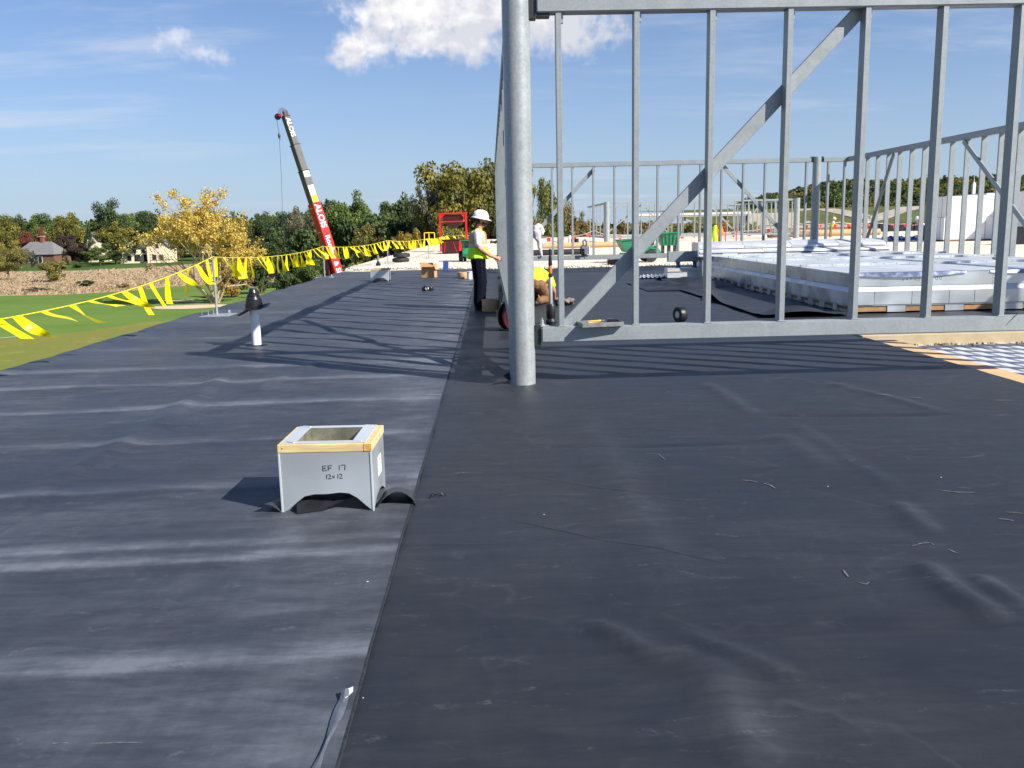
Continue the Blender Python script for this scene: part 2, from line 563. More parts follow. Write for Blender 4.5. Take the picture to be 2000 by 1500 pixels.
    def capsule(self, p0, r0, p1, r1, n=10):
        """tapered limb: hull of two balls (radius may be a 3-vector)"""
        pts = []
        for p, r in ((p0, r0), (p1, r1)):
            r = (r, r, r) if not isinstance(r, (tuple, list)) else r
            for j in range(7):
                th = math.pi * j / 6
                for i in range(n):
                    ph = 2 * math.pi * i / n
                    pts.append(Vector(p) + Vector((r[0] * math.sin(th) * math.cos(ph), r[1] * math.sin(th) * math.sin(ph), r[2] * math.cos(th))))
        bm = bmesh.new()
        for q in pts:
            bm.verts.new(q)
        bmesh.ops.remove_doubles(bm, verts=bm.verts, dist=1e-5)
        bmesh.ops.convex_hull(bm, input=bm.verts)
        loose = [q for q in bm.verts if not q.link_faces]
        bmesh.ops.delete(bm, geom=loose, context='VERTS')
        bm.verts.index_update()
        self.add([q.co.copy() for q in bm.verts], [tuple(q.index for q in f.verts) for f in bm.faces])
        bm.free()
        return self

    def mesh(self, name, bevel=0.0, seg=1, smooth=True, angle=35):
        me = bpy.data.meshes.new(name)
        me.from_pydata(self.v, [], self.f)
        bm = bmesh.new()
        bm.from_mesh(me)
        bmesh.ops.recalc_face_normals(bm, faces=bm.faces)
        if bevel:
            es = [e for e in bm.edges if len(e.link_faces) == 2 and e.calc_face_angle(0) > R(30)]
            bmesh.ops.bevel(bm, geom=es, offset=bevel, segments=seg, affect='EDGES', clamp_overlap=True)
        bm.to_mesh(me)
        bm.free()
        if smooth:
            me.polygons.foreach_set('use_smooth', [True] * len(me.polygons))
            me.set_sharp_from_angle(angle=R(angle))
        return me

    def build(self, name, m_, parent=None, bevel=0.0, seg=1, smooth=True, angle=35):
        return obj(name, self.mesh(name, bevel, seg, smooth, angle), m_, parent)


def obj(name, me, m_, parent=None):
    o = bpy.data.objects.new(name, me)
    C.objects.link(o)
    if m_ is not None:
        me.materials.append(MATS[m_] if isinstance(m_, str) else m_)
    if parent is not None:
        o.parent = parent
    return o


def tag(o, label=None, cat=None, group=None, kind=None):
    if label:
        o['label'] = label
    if cat:
        o['category'] = cat
    if group:
        o['group'] = group
    if kind:
        o['kind'] = kind
    return o


def thing(name, label, cat, loc=(0, 0, 0), rotz=0.0, group=None):
    o = bpy.data.objects.new(name, None)
    o.empty_display_size = 0.2
    C.objects.link(o)
    o.location = loc
    o.rotation_euler = (0, 0, rotz)
    return tag(o, label, cat, group)


def dup(root, loc, rotz=0.0, label=None, scale=None):
    r = root.copy()
    C.objects.link(r)
    r.location = loc
    r.rotation_euler = (0, 0, rotz)
    if scale:
        r.scale = scale
    if label:
        r['label'] = label
    for ch in list(root.children):
        c_ = ch.copy()
        C.objects.link(c_)
        c_.parent = r
        for gch in list(ch.children):
            d = gch.copy()
            C.objects.link(d)
            d.parent = c_
    return r


def remesh(mb, name, voxel=0.012, smooth=3):
    me = bpy.data.meshes.new('tmp')
    me.from_pydata(mb.v, [], mb.f)
    o = bpy.data.objects.new('tmp', me)
    C.objects.link(o)
    md = o.modifiers.new('r', 'REMESH')
    md.mode = 'VOXEL'
    md.voxel_size = voxel
    ms = o.modifiers.new('s', 'SMOOTH')
    ms.factor = 0.5
    ms.iterations = smooth
    dg = bpy.context.evaluated_depsgraph_get()
    res = bpy.data.meshes.new_from_object(o.evaluated_get(dg))
    res.name = name
    bpy.data.objects.remove(o)
    bpy.data.meshes.remove(me)
    res.polygons.foreach_set('use_smooth', [True] * len(res.polygons))
    return res


def text_mesh(s, size, extrude=0.0, bold=0.0):
    cu = bpy.data.curves.new('t', 'FONT')
    cu.body = s
    cu.size = size
    cu.extrude = extrude
    cu.offset = bold
    cu.align_x = 'LEFT'
    cu.resolution_u = 3
    o = bpy.data.objects.new('t', cu)
    C.objects.link(o)
    dg = bpy.context.evaluated_depsgraph_get()
    me = bpy.data.meshes.new_from_object(o.evaluated_get(dg))
    bpy.data.objects.remove(o)
    bpy.data.curves.remove(cu)
    return me


STROKES = {
    'E': [[(1, 1), (0, 1), (0, 0), (1, 0.05)], [(0, .52), (.8, .52)]],
    'F': [[(1, 1), (0, 1), (0, 0)], [(0, .52), (.8, .5)]],
    '1': [[(.5, 1), (.45, 0)]],
    '7': [[(0, 1), (1, 1), (.85, 0)]],
    '2': [[(0, .85), (.4, 1), (.85, .8), (.6, .45), (0, 0), (1, 0)]],
    'x': [[(.1, .7), (.8, .15)], [(.1, .15), (.8, .7)]],
    'O': [[(.5, 1), (.1, .75), (.05, .3), (.4, 0), (.85, .2), (.9, .7), (.5, 1)]],
    'D': [[(.1, 0), (.1, 1), (.6, .95), (.95, .5), (.6, .05), (.1, 0)]],
    'L': [[(.1, 1), (.1, 0), (.9, .05)]],
    '3': [[(.1, .95), (.7, 1), (.5, .55), (.85, .3), (.5, 0), (.05, .1)]],
    'S': [[(.9, .9), (.4, 1), (.1, .75), (.8, .35), (.5, 0), (.05, .12)]],
    'h': [[(.1, 1), (.1, 0)], [(.1, .5), (.6, .6), (.7, 0)]],
    'o': [[(.5, .6), (.15, .35), (.4, 0), (.8, .25), (.5, .6)]],
    'r': [[(.2, .6), (.2, 0)], [(.2, .45), (.8, .6)]],
    't': [[(.4, .95), (.45, 0)], [(.1, .6), (.85, .6)]],
}


def handwriting(mb, s, frame, h, w, gap, r):
    o, u, v = (Vector(a) for a in frame)
    x = 0
    for ch in s:
        if ch != ' ':
            for st in STROKES[ch]:
                mb.path([o + u * (x + a * w + random.uniform(-.04, .04) * w) + v * (b * h + random.uniform(-.03, .03) * h) for a, b in st], r, 5)
        x += (w + gap) * (0.7 if ch in '1 ' else 1)


# numpy value noise for surfaces
def vnoise(x, y, seed=0):
    xi, yi = np.floor(x).astype(np.int64), np.floor(y).astype(np.int64)
    fx, fy = x - xi, y - yi
    fx, fy = fx * fx * (3 - 2 * fx), fy * fy * (3 - 2 * fy)

    def h(a, b):
        n = (a * 374761393 + b * 668265263 + seed * 974711) & 0x7fffffff
        n = ((n ^ (n >> 13)) * 1274126177) & 0x7fffffff
        return ((n ^ (n >> 16)) & 0xffff) / 65535.0
    return (h(xi, yi) * (1 - fx) + h(xi + 1, yi) * fx) * (1 - fy) + (h(xi, yi + 1) * (1 - fx) + h(xi + 1, yi + 1) * fx) * fy


def fbm(x, y, seed=0, oct_=4):
    s, a, t = 0, 1.0, 0
    for i in range(oct_):
        s = s + a * vnoise(x * 2 ** i, y * 2 ** i, seed + i)
        t += a
        a *= 0.5
    return s / t


def grid_mesh(name, xs, ys, zf, attr=None):
    X, Y = np.meshgrid(xs, ys)
    Z = zf(X, Y)
    nx, ny = len(xs), len(ys)
    co = np.stack([X, Y, Z], -1).reshape(-1, 3)
    i = np.arange((ny - 1) * (nx - 1))
    a = (i // (nx - 1)) * nx + i % (nx - 1)
    fc = np.stack([a, a + 1, a + 1 + nx, a + nx], -1)
    me = bpy.data.meshes.new(name)
    me.vertices.add(len(co))
    me.vertices.foreach_set('co', co.astype(np.float32).ravel())
    me.loops.add(fc.size)
    me.loops.foreach_set('vertex_index', fc.astype(np.int32).ravel())
    me.polygons.add(len(fc))
    me.polygons.foreach_set('loop_start', (np.arange(len(fc)) * 4).astype(np.int32))
    me.polygons.foreach_set('use_smooth', np.ones(len(fc), bool))
    me.update(calc_edges=True)
    if attr:
        for k, fn in attr.items():
            at_ = me.attributes.new(k, 'FLOAT', 'POINT')
            at_.data.foreach_set('value', np.clip(fn(X, Y), 0, 1).astype(np.float32).ravel())
    return me


def soup_mesh(name, quads, tint=None):
    """quads: (n,4,3) array"""
    n = len(quads)
    me = bpy.data.meshes.new(name)
    me.vertices.add(n * 4)
    me.vertices.foreach_set('co', quads.astype(np.float32).ravel())
    me.loops.add(n * 4)
    me.loops.foreach_set('vertex_index', np.arange(n * 4, dtype=np.int32))
    me.polygons.add(n)
    me.polygons.foreach_set('loop_start', (np.arange(n) * 4).astype(np.int32))
    me.update(calc_edges=True)
    if tint is not None:
        a = me.attributes.new('tint', 'FLOAT', 'FACE')
        a.data.foreach_set('value', tint.astype(np.float32))
    return me


# ------------------------------------------------------------------ the roof underfoot
EDGE_X, SEAM_X, DECK_X, DECK_Y = -6.0, -0.48, 4.91, 11.5


def membrane_mat(name, base, dust_light_col, dust_light_gain, streak, stretch, wlo, whi):
    m_ = bpy.data.materials.new(name)
    m_.use_nodes = True
    g = NT(m_.node_tree)
    bs = g.n['Principled BSDF']
    p = g.node('ShaderNodeNewGeometry').outputs['Position']
    dust_light = g.node('ShaderNodeAttribute', attribute_name='dust_light').outputs['Fac']  # real dust plus the light painted into the sheets
    weave = g.noise(g.mapping(p, scale=stretch, rot=(0, 0, R(3))), 1.6, 9, 0.72, 0.3)            # rolled streaks across the sheet
    cross = g.noise(g.mapping(p, scale=(22, 3.0, 1), rot=(0, 0, R(8))), 1.0, 4, 0.6)
    blot = g.noise(p, 1.3, 7, 0.68, 0.6)
    fine = g.noise(p, 60, 3, 0.6)
    d = g.m('MULTIPLY', g.m('ADD', dust_light, 0.05), g.m('MULTIPLY', g.ramp(weave, 0.3, 0.7, wlo, whi), g.ramp(cross, 0.25, 0.8, 0.85, 1.1)))
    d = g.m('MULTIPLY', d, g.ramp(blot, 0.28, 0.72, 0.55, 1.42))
    # scuffs, scrapes and crumbs
    scuff = g.m('MULTIPLY', g.ramp(g.noise(g.mapping(p, scale=(1.0, 2.2, 1)), 2.6, 9, 0.74, 1.8), 0.56, 0.72), g.ramp(fine, 0.35, 0.75))
    vo = g.node('ShaderNodeTexVoronoi')
    g.put(vo.inputs['Vector'], p)
    vo.inputs['Scale'].default_value = 3.4
    crumb = g.m('MULTIPLY', g.m('LESS_THAN', vo.outputs['Distance'], 0.018), g.m('GREATER_THAN', g.noise(p, 0.7, 2), 0.5))
    line = g.m('MULTIPLY', g.ramp(g.noise(g.mapping(p, scale=(0.8, 60, 1), rot=(0, 0, R(-4))), 1.0, 3, 0.5), 0.70, 0.76), streak)
    d = g.m('ADD', g.m('MULTIPLY', d, dust_light_gain), g.m('ADD', g.m('MULTIPLY', scuff, 0.75), line), clamp=True)
    ct = g.m('ABSOLUTE', g.m('SUBTRACT', g.noise(g.mapping(p, loc=(9, 4, 2)), 0.8, 4, 0.5), 0.52))
    ring = g.m('MULTIPLY', g.ramp(ct, 0.0, 0.012, 1.0, 0.0), g.ramp(blot, 0.4, 0.7, 0.0, 0.10))
    d = g.m('ADD', d, ring, clamp=True)
    warm = g.ramp(g.noise(g.mapping(p, loc=(5, 3, 0)), 0.35, 3), 0.4, 0.65)
    b = g.mix(warm, base, (base[0] * 1.10, base[1] * 1.03, base[2] * 0.92))
    col = g.mix(d, b, dust_light_col)
    col = g.mix(crumb, col, (0.6, 0.6, 0.6))
    g.put(bs.inputs['Base Color'], col)
    g.put(bs.inputs['Roughness'], g.ramp(blot, 0.3, 0.7, 0.44, 0.60))
    bs.inputs['Specular IOR Level'].default_value = 0.34
    h = g.m('ADD', g.m('MULTIPLY', weave, 0.6), g.m('MULTIPLY', fine, 0.25))
    g.put(bs.inputs['Normal'], g.bump(h, 0.25, 0.004))
    MATS[name] = m_


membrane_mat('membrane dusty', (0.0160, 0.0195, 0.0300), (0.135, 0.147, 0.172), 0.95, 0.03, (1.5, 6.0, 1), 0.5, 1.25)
membrane_mat('membrane clean', (0.0115, 0.0140, 0.0205), (0.12, 0.128, 0.142), 0.50, 0.02, (1.2, 8.0, 1), 0.55, 1.25)


def ridge(pts, sig, amp, X, Y):
    """smooth crease of height amp along a polyline"""
    best = np.full(X.shape, 1e9)
    fade = np.ones(X.shape)
    tot = sum((Vector(b) - Vector(a)).length for a, b in zip(pts[:-1], pts[1:]))
    run = 0
    for a, b in zip(pts[:-1], pts[1:]):
        dx, dy = b[0] - a[0], b[1] - a[1]
        L2 = dx * dx + dy * dy
        t = np.clip(((X - a[0]) * dx + (Y - a[1]) * dy) / L2, 0, 1)
        d = np.hypot(X - a[0] - t * dx, Y - a[1] - t * dy)
        s = (run + t * math.sqrt(L2)) / tot
        k = d < best
        best = np.where(k, d, best)
        fade = np.where(k, np.clip(np.minimum(s, 1 - s) * 6, 0, 1), fade)
        run += math.sqrt(L2)
    return amp * fade * np.exp(-(best / sig) ** 2)


def q6(*pts):
    return [tuple(gnd(1000 + a / 1.875, 700 + b / 1.875))[:2] for a, b in pts]


def qp(*pts):
    return [tuple(gnd(a, b))[:2] for a, b in pts]


RIGHT_RIDGES = [
    (q6((250, 180), (330, 330), (430, 470), (520, 680), (600, 850), (660, 960)), 0.10, 0.010),
    (q6((700, 85), (790, 140), (880, 205)), 0.06, 0.014), (q6((880, 208), (1200, 210), (1620, 204)), 0.035, -0.010),
    (q6((960, 270), (1200, 420)), 0.08, 0.010), (q6((1030, 230), (1250, 380), (1450, 500)), 0.05, 0.006),
    (q6((1400, 520), (1480, 590), (1540, 640)), 0.05, 0.016), (q6((1480, 735), (1620, 850), (1820, 975)), 0.05, 0.024),
    (q6((1680, 790), (1790, 860), (1890, 935)), 0.04, 0.022), (q6((250, 955), (400, 1015), (510, 1085), (690, 1080)), 0.035, 0.020),
    (q6((610, 995), (850, 1090), (1060, 1170)), 0.03, 0.012), (q6((690, 1075), (760, 1200), (850, 1380), (940, 1520)), 0.075, 0.018),
    (q6((640, 995), (1100, 990), (1860, 970)), 0.03, -0.009), (q6((1130, 80), (1240, 110), (1400, 145), (1600, 205)), 0.05, 0.010),
    (q6((0, 325), (500, 322), (900, 312)), 0.03, -0.007),
]
LEFT_RIDGES = [
    (qp((480, 712), (400, 765), (300, 835), (200, 895), (100, 950), (0, 1000)), 0.11, 0.036),
    (qp((640, 705), (560, 735), (480, 770)), 0.08, 0.016),
]
# low cross-waves of the loose-laid sheet: (pixel row at x=300, width, height)
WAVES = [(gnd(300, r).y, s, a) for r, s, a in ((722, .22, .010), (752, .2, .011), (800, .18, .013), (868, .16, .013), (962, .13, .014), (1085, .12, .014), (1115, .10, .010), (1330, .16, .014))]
COL = (0.285, 8.60)


def base_z(X, Y):
    z = 0.010 * (fbm(X * 0.9, Y * 1.3, 3) - 0.5) + 0.004 * (fbm(X * 4, Y * 9, 8, 3) - 0.5)
    r = np.hypot(X - COL[0], Y - COL[1])
    return z + 0.016 * np.exp(-((r - 0.22) / 0.12) ** 2)


def left_z(X, Y):
    z = base_z(X, Y)
    sl = 0.06 * (X + 3.5) + 0.25 * (fbm(X * 0.5, Y * 0.5, 21) - 0.5)
    for y0, s, a in WAVES:
        z += a * np.exp(-((Y - y0 - sl) / s) ** 2) * (0.45 + 0.9 * fbm(X * 0.7, X * 0 + y0, 5, 2))
    far = np.clip((Y - 9.5) / 3, 0, 1)
    z += far * 0.030 * (fbm(X * 0.35 + 0.05 * Y, Y * 1.25, 13, 3) - 0.5) * 2
    z += far * 0.018 * np.sin(X * 0.9 + 2.2 * fbm(X * .5, Y * .3, 17)) * np.sin(Y * 1.9 + 3 * fbm(X * .3, Y * .4, 19))
    for pts, s, a in LEFT_RIDGES:
        z += ridge(pts, s, a, X, Y)
    drop = np.clip((EDGE_X + 0.30 - X) / 0.30, 0, 1)
    z += 0.03 * np.exp(-((X - EDGE_X - 0.42) / 0.12) ** 2) * fbm(X * 0.3, Y * 0.8, 23)
    return z - 0.12 * drop ** 2 + 0.004


def right_z(X, Y):
    z = base_z(X, Y)
    for pts, s, a in RIGHT_RIDGES:
        z += ridge(pts, s * 1.3, a * 1.2, X, Y)
    far = np.clip((Y - 9.5) / 3, 0, 1)
    z += far * 0.018 * (fbm(X * 0.35, Y * 1.1, 43, 3) - 0.5) * 2
    return z


def left_dust_light(X, Y):
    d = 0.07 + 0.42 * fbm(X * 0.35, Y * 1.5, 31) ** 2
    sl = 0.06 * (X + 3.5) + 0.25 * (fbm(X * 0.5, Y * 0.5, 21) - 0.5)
    for y0, s, a in WAVES:  # pale bands: light caught by the waves, painted into the colour
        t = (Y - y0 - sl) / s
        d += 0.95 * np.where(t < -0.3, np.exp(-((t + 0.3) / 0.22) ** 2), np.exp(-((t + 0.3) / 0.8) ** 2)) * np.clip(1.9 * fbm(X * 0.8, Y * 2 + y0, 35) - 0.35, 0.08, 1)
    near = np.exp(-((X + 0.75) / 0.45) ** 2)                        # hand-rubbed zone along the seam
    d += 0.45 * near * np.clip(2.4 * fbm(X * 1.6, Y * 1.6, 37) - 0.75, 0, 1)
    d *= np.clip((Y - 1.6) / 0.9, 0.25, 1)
    return d + 0.15 * np.clip((Y - 5) / 6, 0, 1)  # paler far off: grazing sky reflection painted in


def right_dust_light(X, Y):
    d = 0.08 + 0.22 * fbm(X * 0.6, Y * 1.2, 51) ** 2
    for pts, s, a in RIGHT_RIDGES:
        if a > 0:
            d += ridge(pts, s * 1.2, min(0.30, a * 16), X, Y) * (0.4 + fbm(X * 3, Y * 3, 55))
    return d + 0.16 * np.clip((Y - 7) / 6, 0, 1)  # distant part coloured lighter to stand for the sky reflected at low angle


def spaced(segs):
    out = []
    for a, b, n in segs:
        out += list(np.linspace(a, b, n, endpoint=False))
    out.append(segs[-1][1])
    return np.array(out)


roof = MB()
roof.bb(EDGE_X - 0.06, 75, -12, 128, -7.0, -0.32)                     # building body under the deck
roof.bb(EDGE_X - 0.06, DECK_X + 0.20, -12, 128, -0.32, -0.14)            # insulation left of the open deck
roof.bb(DECK_X + 0.20, 75, DECK_Y, 128, -0.32, -0.14)
roof = tag(roof.build('roof', 'polyiso', None, smooth=False), kind='structure')
ysn = spaced([(-3, 1.5, 60), (1.5, 9, 250), (9, 16, 110), (16, 34.2, 110)])
obj('membrane_sheet', grid_mesh('membrane_sheet', spaced([(EDGE_X - 0.09, EDGE_X + 0.5, 24), (EDGE_X + 0.5, SEAM_X, 112)]), ysn, left_z, {'dust_light': left_dust_light}), 'membrane dusty', roof)
obj('membrane_sheet', grid_mesh('membrane_sheet', np.linspace(SEAM_X - 0.12, DECK_X, 160), ysn, lambda X, Y: right_z(X, Y) - 0.002 - 0.006 * (X < SEAM_X), {'dust_light': right_dust_light}), 'membrane clean', roof)
obj('membrane_sheet', grid_mesh('membrane_sheet', np.linspace(DECK_X, 14.5, 100), spaced([(DECK_Y + 0.05, 34, 130)]), right_z, {'dust_light': right_dust_light}), 'membrane clean', roof)
# cut edge of the upper sheet: a ragged lip just proud of the lower one
sy = np.linspace(-3, 34, 620)
ed = MB()
sx = SEAM_X + 0.004 * (fbm(sy * 9, sy * 0, 61, 3) - 0.5) + 0.012 * (fbm(sy * 0.6, sy * 0, 63) - 0.5)
zz = left_z(np.full_like(sy, SEAM_X), sy)
vs, fs = [], []
for i in range(len(sy)):
    vs += [(SEAM_X - 0.004, sy[i], zz[i] + 0.0012), (sx[i] + 0.005, sy[i], zz[i] + 0.002), (sx[i] + 0.007, sy[i], zz[i] - 0.006)]
    if i:
        a = i * 3
        fs += [(a - 3, a - 2, a + 1, a), (a - 2, a - 1, a + 2, a + 1)]
ed.add(vs, fs)
mat('cut edge', (0.022, 0.024, 0.028), 0.6, var=0.5, scale=60)
ed.build('seam_edge', 'cut edge', roof)

# scrapes and chalk lines left on the sheets
mat('chalk', (0.12, 0.125, 0.135), 0.9, var=0.5, scale=40)
mat('faint chalk', (0.034, 0.037, 0.044), 0.8, var=0.5, scale=5)
def scrape(pix, w, m_='chalk'):
    pts_ = [gnd(a, b) for a, b in pix]
    vs, fs = [], []
    for i, p in enumerate(pts_):
        q, r_ = pts_[max(0, i - 1)], pts_[min(len(pts_) - 1, i + 1)]
        d = (r_ - q).normalized()
        s = Vector((-d.y, d.x, 0)) * w * (0.3 + 0.7 * math.sin(math.pi * (i + .4) / (len(pts_) - .2)))
        zf = left_z if p.x < SEAM_X else right_z
        zz_ = float(zf(np.array([p.x]), np.array([p.y]))[0]) + .0014
        vs += [(p.x - s.x, p.y - s.y, zz_), (p.x + s.x, p.y + s.y, zz_)]
        if i:
            fs.append((2 * i - 2, 2 * i, 2 * i + 1, 2 * i - 1))
    MB().add(vs, fs).build('scrape_mark', m_, roof)


def subdiv(a, b, n):
    return [(a[0] + (b[0] - a[0]) * i / n + random.uniform(-1, 1), a[1] + (b[1] - a[1]) * i / n + random.uniform(-.4, .4)) for i in range(n + 1)]


for pix, w in (([(1450, 938), (1465, 939), (1480, 942)], .005), ([(1492, 944), (1505, 948), (1514, 954)], .006), ([(1835, 958), (1870, 962), (1902, 962)], .006), ([(1870, 953), (1898, 954)], .003),
               ([(1950, 1013), (1965, 1014), (1980, 1017)], .006), ([(1965, 1000), (2000, 1003)], .004), ([(1647, 1114), (1651, 1120), (1657, 1127)], .006), ([(1678, 1138), (1692, 1141), (1698, 1137)], .004),
               ([(1782, 1066), (1800, 1061), (1818, 1060), (1824, 1064)], .004), ([(1850, 1072), (1872, 1080)], .003), ([(1262, 886), (1285, 886), (1300, 898)], .004), ([(1310, 770), (1370, 773)], .003),
               ([(1716, 772), (1745, 775)], .012), ([(1775, 776), (1800, 777)], .012), ([(1940, 782), (1985, 783)], .010), 
               ([(100, 1456), (135, 1455)], .003), ([(178, 1456), (280, 1454)], .003), ([(806, 977), (840, 977), (870, 976.5)], .0012),
               ([(690, 794), (715, 796), (735, 792)], .006), ([(580, 818), (600, 817)], .004), ([(590, 601), (640, 597), (668, 598)], .012), ([(842, 600), (880, 597)], .012), ([(872, 585), (890, 584)], .010)):
    scrape(subdiv(pix[0], pix[-1], 4) if len(pix) == 2 else pix, w)
for a, b, w in (((1000, 1015), (1165, 1052), .003), ((1165, 1052), (1425, 1100), .0025), ((1000, 925), (1370, 985), .0025), ((780, 1066), (1000, 1062), .002)):
    scrape(subdiv(a, b, 12), w, 'faint chalk')

# plastic release liner still lying along the seam
ln = MB()
p0, p1 = gnd(676, 1362), gnd(612, 1520)
d = (p1 - p0).normalized()
s_ = Vector((d.y, -d.x, 0))
vs, fs = [], []
for i in range(15):
    t = i / 14
    c = p0.lerp(p1, t)
    w = 0.012 + 0.006 * math.sin(t * 7)
    zb = 0.010 + (0.018 if i == 0 else 0)
    vs += [c - s_ * w + Vector((0, 0, zb)), c + Vector((0, 0, zb + 0.006)), c + s_ * w + Vector((0, 0, zb))]
    if i:
        a = i * 3
        fs += [(a - 3, a - 2, a + 1, a), (a - 2, a - 1, a + 2, a + 1)]
ln.add(vs, fs)
mat('liner film', (0.10, 0.11, 0.13), 0.22, var=0.5, scale=20, stretch=(1, 0.2, 1), spec=0.7)
tag(ln.build('release_liner', 'liner film'), 'shiny strip of release liner lying along the membrane seam in the foreground', 'film strip')
tp = MB()
tp.add([p0 + Vector((-.02, .012, .014)), p0 + Vector((.005, -.035, .016)), p0 + Vector((.024, .0, .02)), p0 + Vector((.02, .03, .022))], [(0, 1, 2, 3)])
tag(tp.build('tape_scrap', 'paper label'), 'small white scrap of tape at the end of the release liner', 'tape')

# -------- open steel deck on the right
deckz = -0.125
dk = MB()
pitch = 0.185
n = int((12.3 - 5.2) / pitch)
prof = []
for i in range(n):
    x = 5.2 + i * pitch
    prof += [(x, deckz), (x + 0.115, deckz), (x + 0.116, deckz - 0.09), (x + 0.183, deckz - 0.09)]
vs, fs = [], []
for x, z in prof:
    vs += [(x, -12, z), (x, DECK_Y + 0.02, z)]
for i in range(len(prof) - 1):
    fs.append((2 * i, 2 * i + 2, 2 * i + 3, 2 * i + 1))
dk.add(vs, fs)
mat('deck metal', (0.62, 0.63, 0.65), 0.5, 0.1, var=0.05)
tag(dk.build('metal_deck', 'deck metal', None, smooth=False), 'fluted bare metal roof deck beside the tan board, crossed by stud shadows', 'roof deck')
bd = thing('board_strip', 'tan wood board strip along the edge of the black membrane by the metal deck', 'board', (DECK_X, 0, 0))
y = -11.9
for L in (4.9, 4.88, 4.9, 4.88, 3.6):
    y1 = min(y + L - 0.006, DECK_Y + 0.0)
    MB().bb(-0.03, 0.285, y, y1, -0.14, -0.012).build('board', 'plywood', bd, 0.003)
    y += L
    if y > DECK_Y:
        break
ib = MB()
ib.bb(DECK_X - 0.03, 12.3, DECK_Y + 0.012, DECK_Y + 0.6, -0.17, 0.015)
tag(ib.build('insulation_board', 'polyiso', None, 0.004), 'beige insulation board edge at the far end of the bare metal deck', 'board')
db = MB()
for i in range(60):
    if i < 34:
        p = gnd(1826 + random.gauss(0, 11), 668 + random.uniform(-5, 4), deckz)
    elif i < 48:
        p = gnd(random.choice((1776, 1893, 1988)) + random.gauss(0, 4), 671 + random.uniform(-3, 5), deckz)
    else:
        p = gnd(random.uniform(1780, 1990), 667 + random.uniform(-2, 4), deckz)
    p.y = min(p.y, DECK_Y - 0.03)
    s = random.uniform(0.008, 0.028)
    db.box((p.x, p.y, deckz + s * 0.4), (s * random.uniform(.6, 1.6), s, s * 0.7), (random.random(), random.random(), random.random() * 3))
mat('debris', srgb(150, 138, 110), 0.9, var=0.5, scale=20)
tag(db.build('debris', 'debris', None, smooth=False), 'scatter of tan insulation crumbs on the metal deck', 'debris', kind='stuff')

# -------- ballast
def gravel_mat():
    m_ = bpy.data.materials.new('gravel')
    m_.use_nodes = True
    g = NT(m_.node_tree)
    bs = g.n['Principled BSDF']
    p = g.node('ShaderNodeNewGeometry').outputs['Position']
    vo = g.node('ShaderNodeTexVoronoi')
    g.put(vo.inputs['Vector'], p)
    vo.inputs['Scale'].default_value = 16
    c = g.sep(vo.outputs['Color'])[0]
    n = g.noise(p, 0.25, 5, 0.6)
    col = g.mix(c, (0.56, 0.48, 0.36), (0.84, 0.77, 0.64))
    col = g.mix(g.ramp(n, 0.4, 0.7), col, (0.72, 0.63, 0.49))
    g.put(bs.inputs['Base Color'], col)
    bs.inputs['Roughness'].default_value = 0.9
    g.put(bs.inputs['Normal'], g.bump(vo.outputs['Distance'], 0.9, 0.03))
    MATS['gravel'] = m_


gravel_mat()


def gravel_z(X, Y):
    edge = 33.4 + 2.9 * np.clip((0.5 - X) / 3, 0, 1) + 0.5 * (fbm(X * 0.9, X * 0, 71) - 0.5) - 2.2 * ((X > 13.2) * 1.0)
    e = np.clip((Y - edge) / 0.5, 0, 1)
    return -0.06 + e * (0.11 + 0.04 * (fbm(X * 2.5, Y * 1.2, 73, 3) - 0.5))


gx = spaced([(EDGE_X + 0.05, 14.5, 150), (14.5, 74, 120)])
gy = spaced([(30.5, 45, 110), (45, 70, 60), (70, 126, 50)])
gv = obj('gravel', grid_mesh('gravel', gx, gy, gravel_z), 'gravel')
tag(gv, 'pale stone ballast covering the far part of the roof', 'gravel', kind='stuff')
st = []
for i in range(5000):
    x = random.uniform(EDGE_X + 0.2, 14)
    e = 33.4 + 2.9 * min(1, max(0, (0.5 - x) / 3)) + 0.25
    yy = e + random.gauss(0, 0.28) if random.random() < 0.7 else e + random.uniform(0, 5)
    s = random.uniform(0.02, 0.05)
    st.append((x, yy, s))
sm = MB()
for x, yy, s in st:
    a = random.random() * 6.28
    pts = [(math.cos(a + k * 2.094) * s * random.uniform(.7, 1.2), math.sin(a + k * 2.094) * s) for k in range(3)]
    b = len(sm.v)
    z0 = 0.02
    sm.v += [(x + p[0], yy + p[1], z0) for p in pts] + [(x + p[0] * .55, yy + p[1] * .55, z0 + s * 0.9) for p in pts]
    sm.f += [(b, b + 1, b + 4, b + 3), (b + 1, b + 2, b + 5, b + 4), (b + 2, b, b + 3, b + 5), (b + 3, b + 4, b + 5)]
mat('stone', (0.66, 0.60, 0.49), 0.9, var=0.3, scale=10, coord='Object')
tag(sm.build('ballast_stones', 'stone', None, smooth=False), 'loose ballast stones along the front edge of the gravel', 'stones', kind='stuff')

# ------------------------------------------------------------------ steel screen walls
Z0, Z1, BH = 0.415, 3.60, 0.150


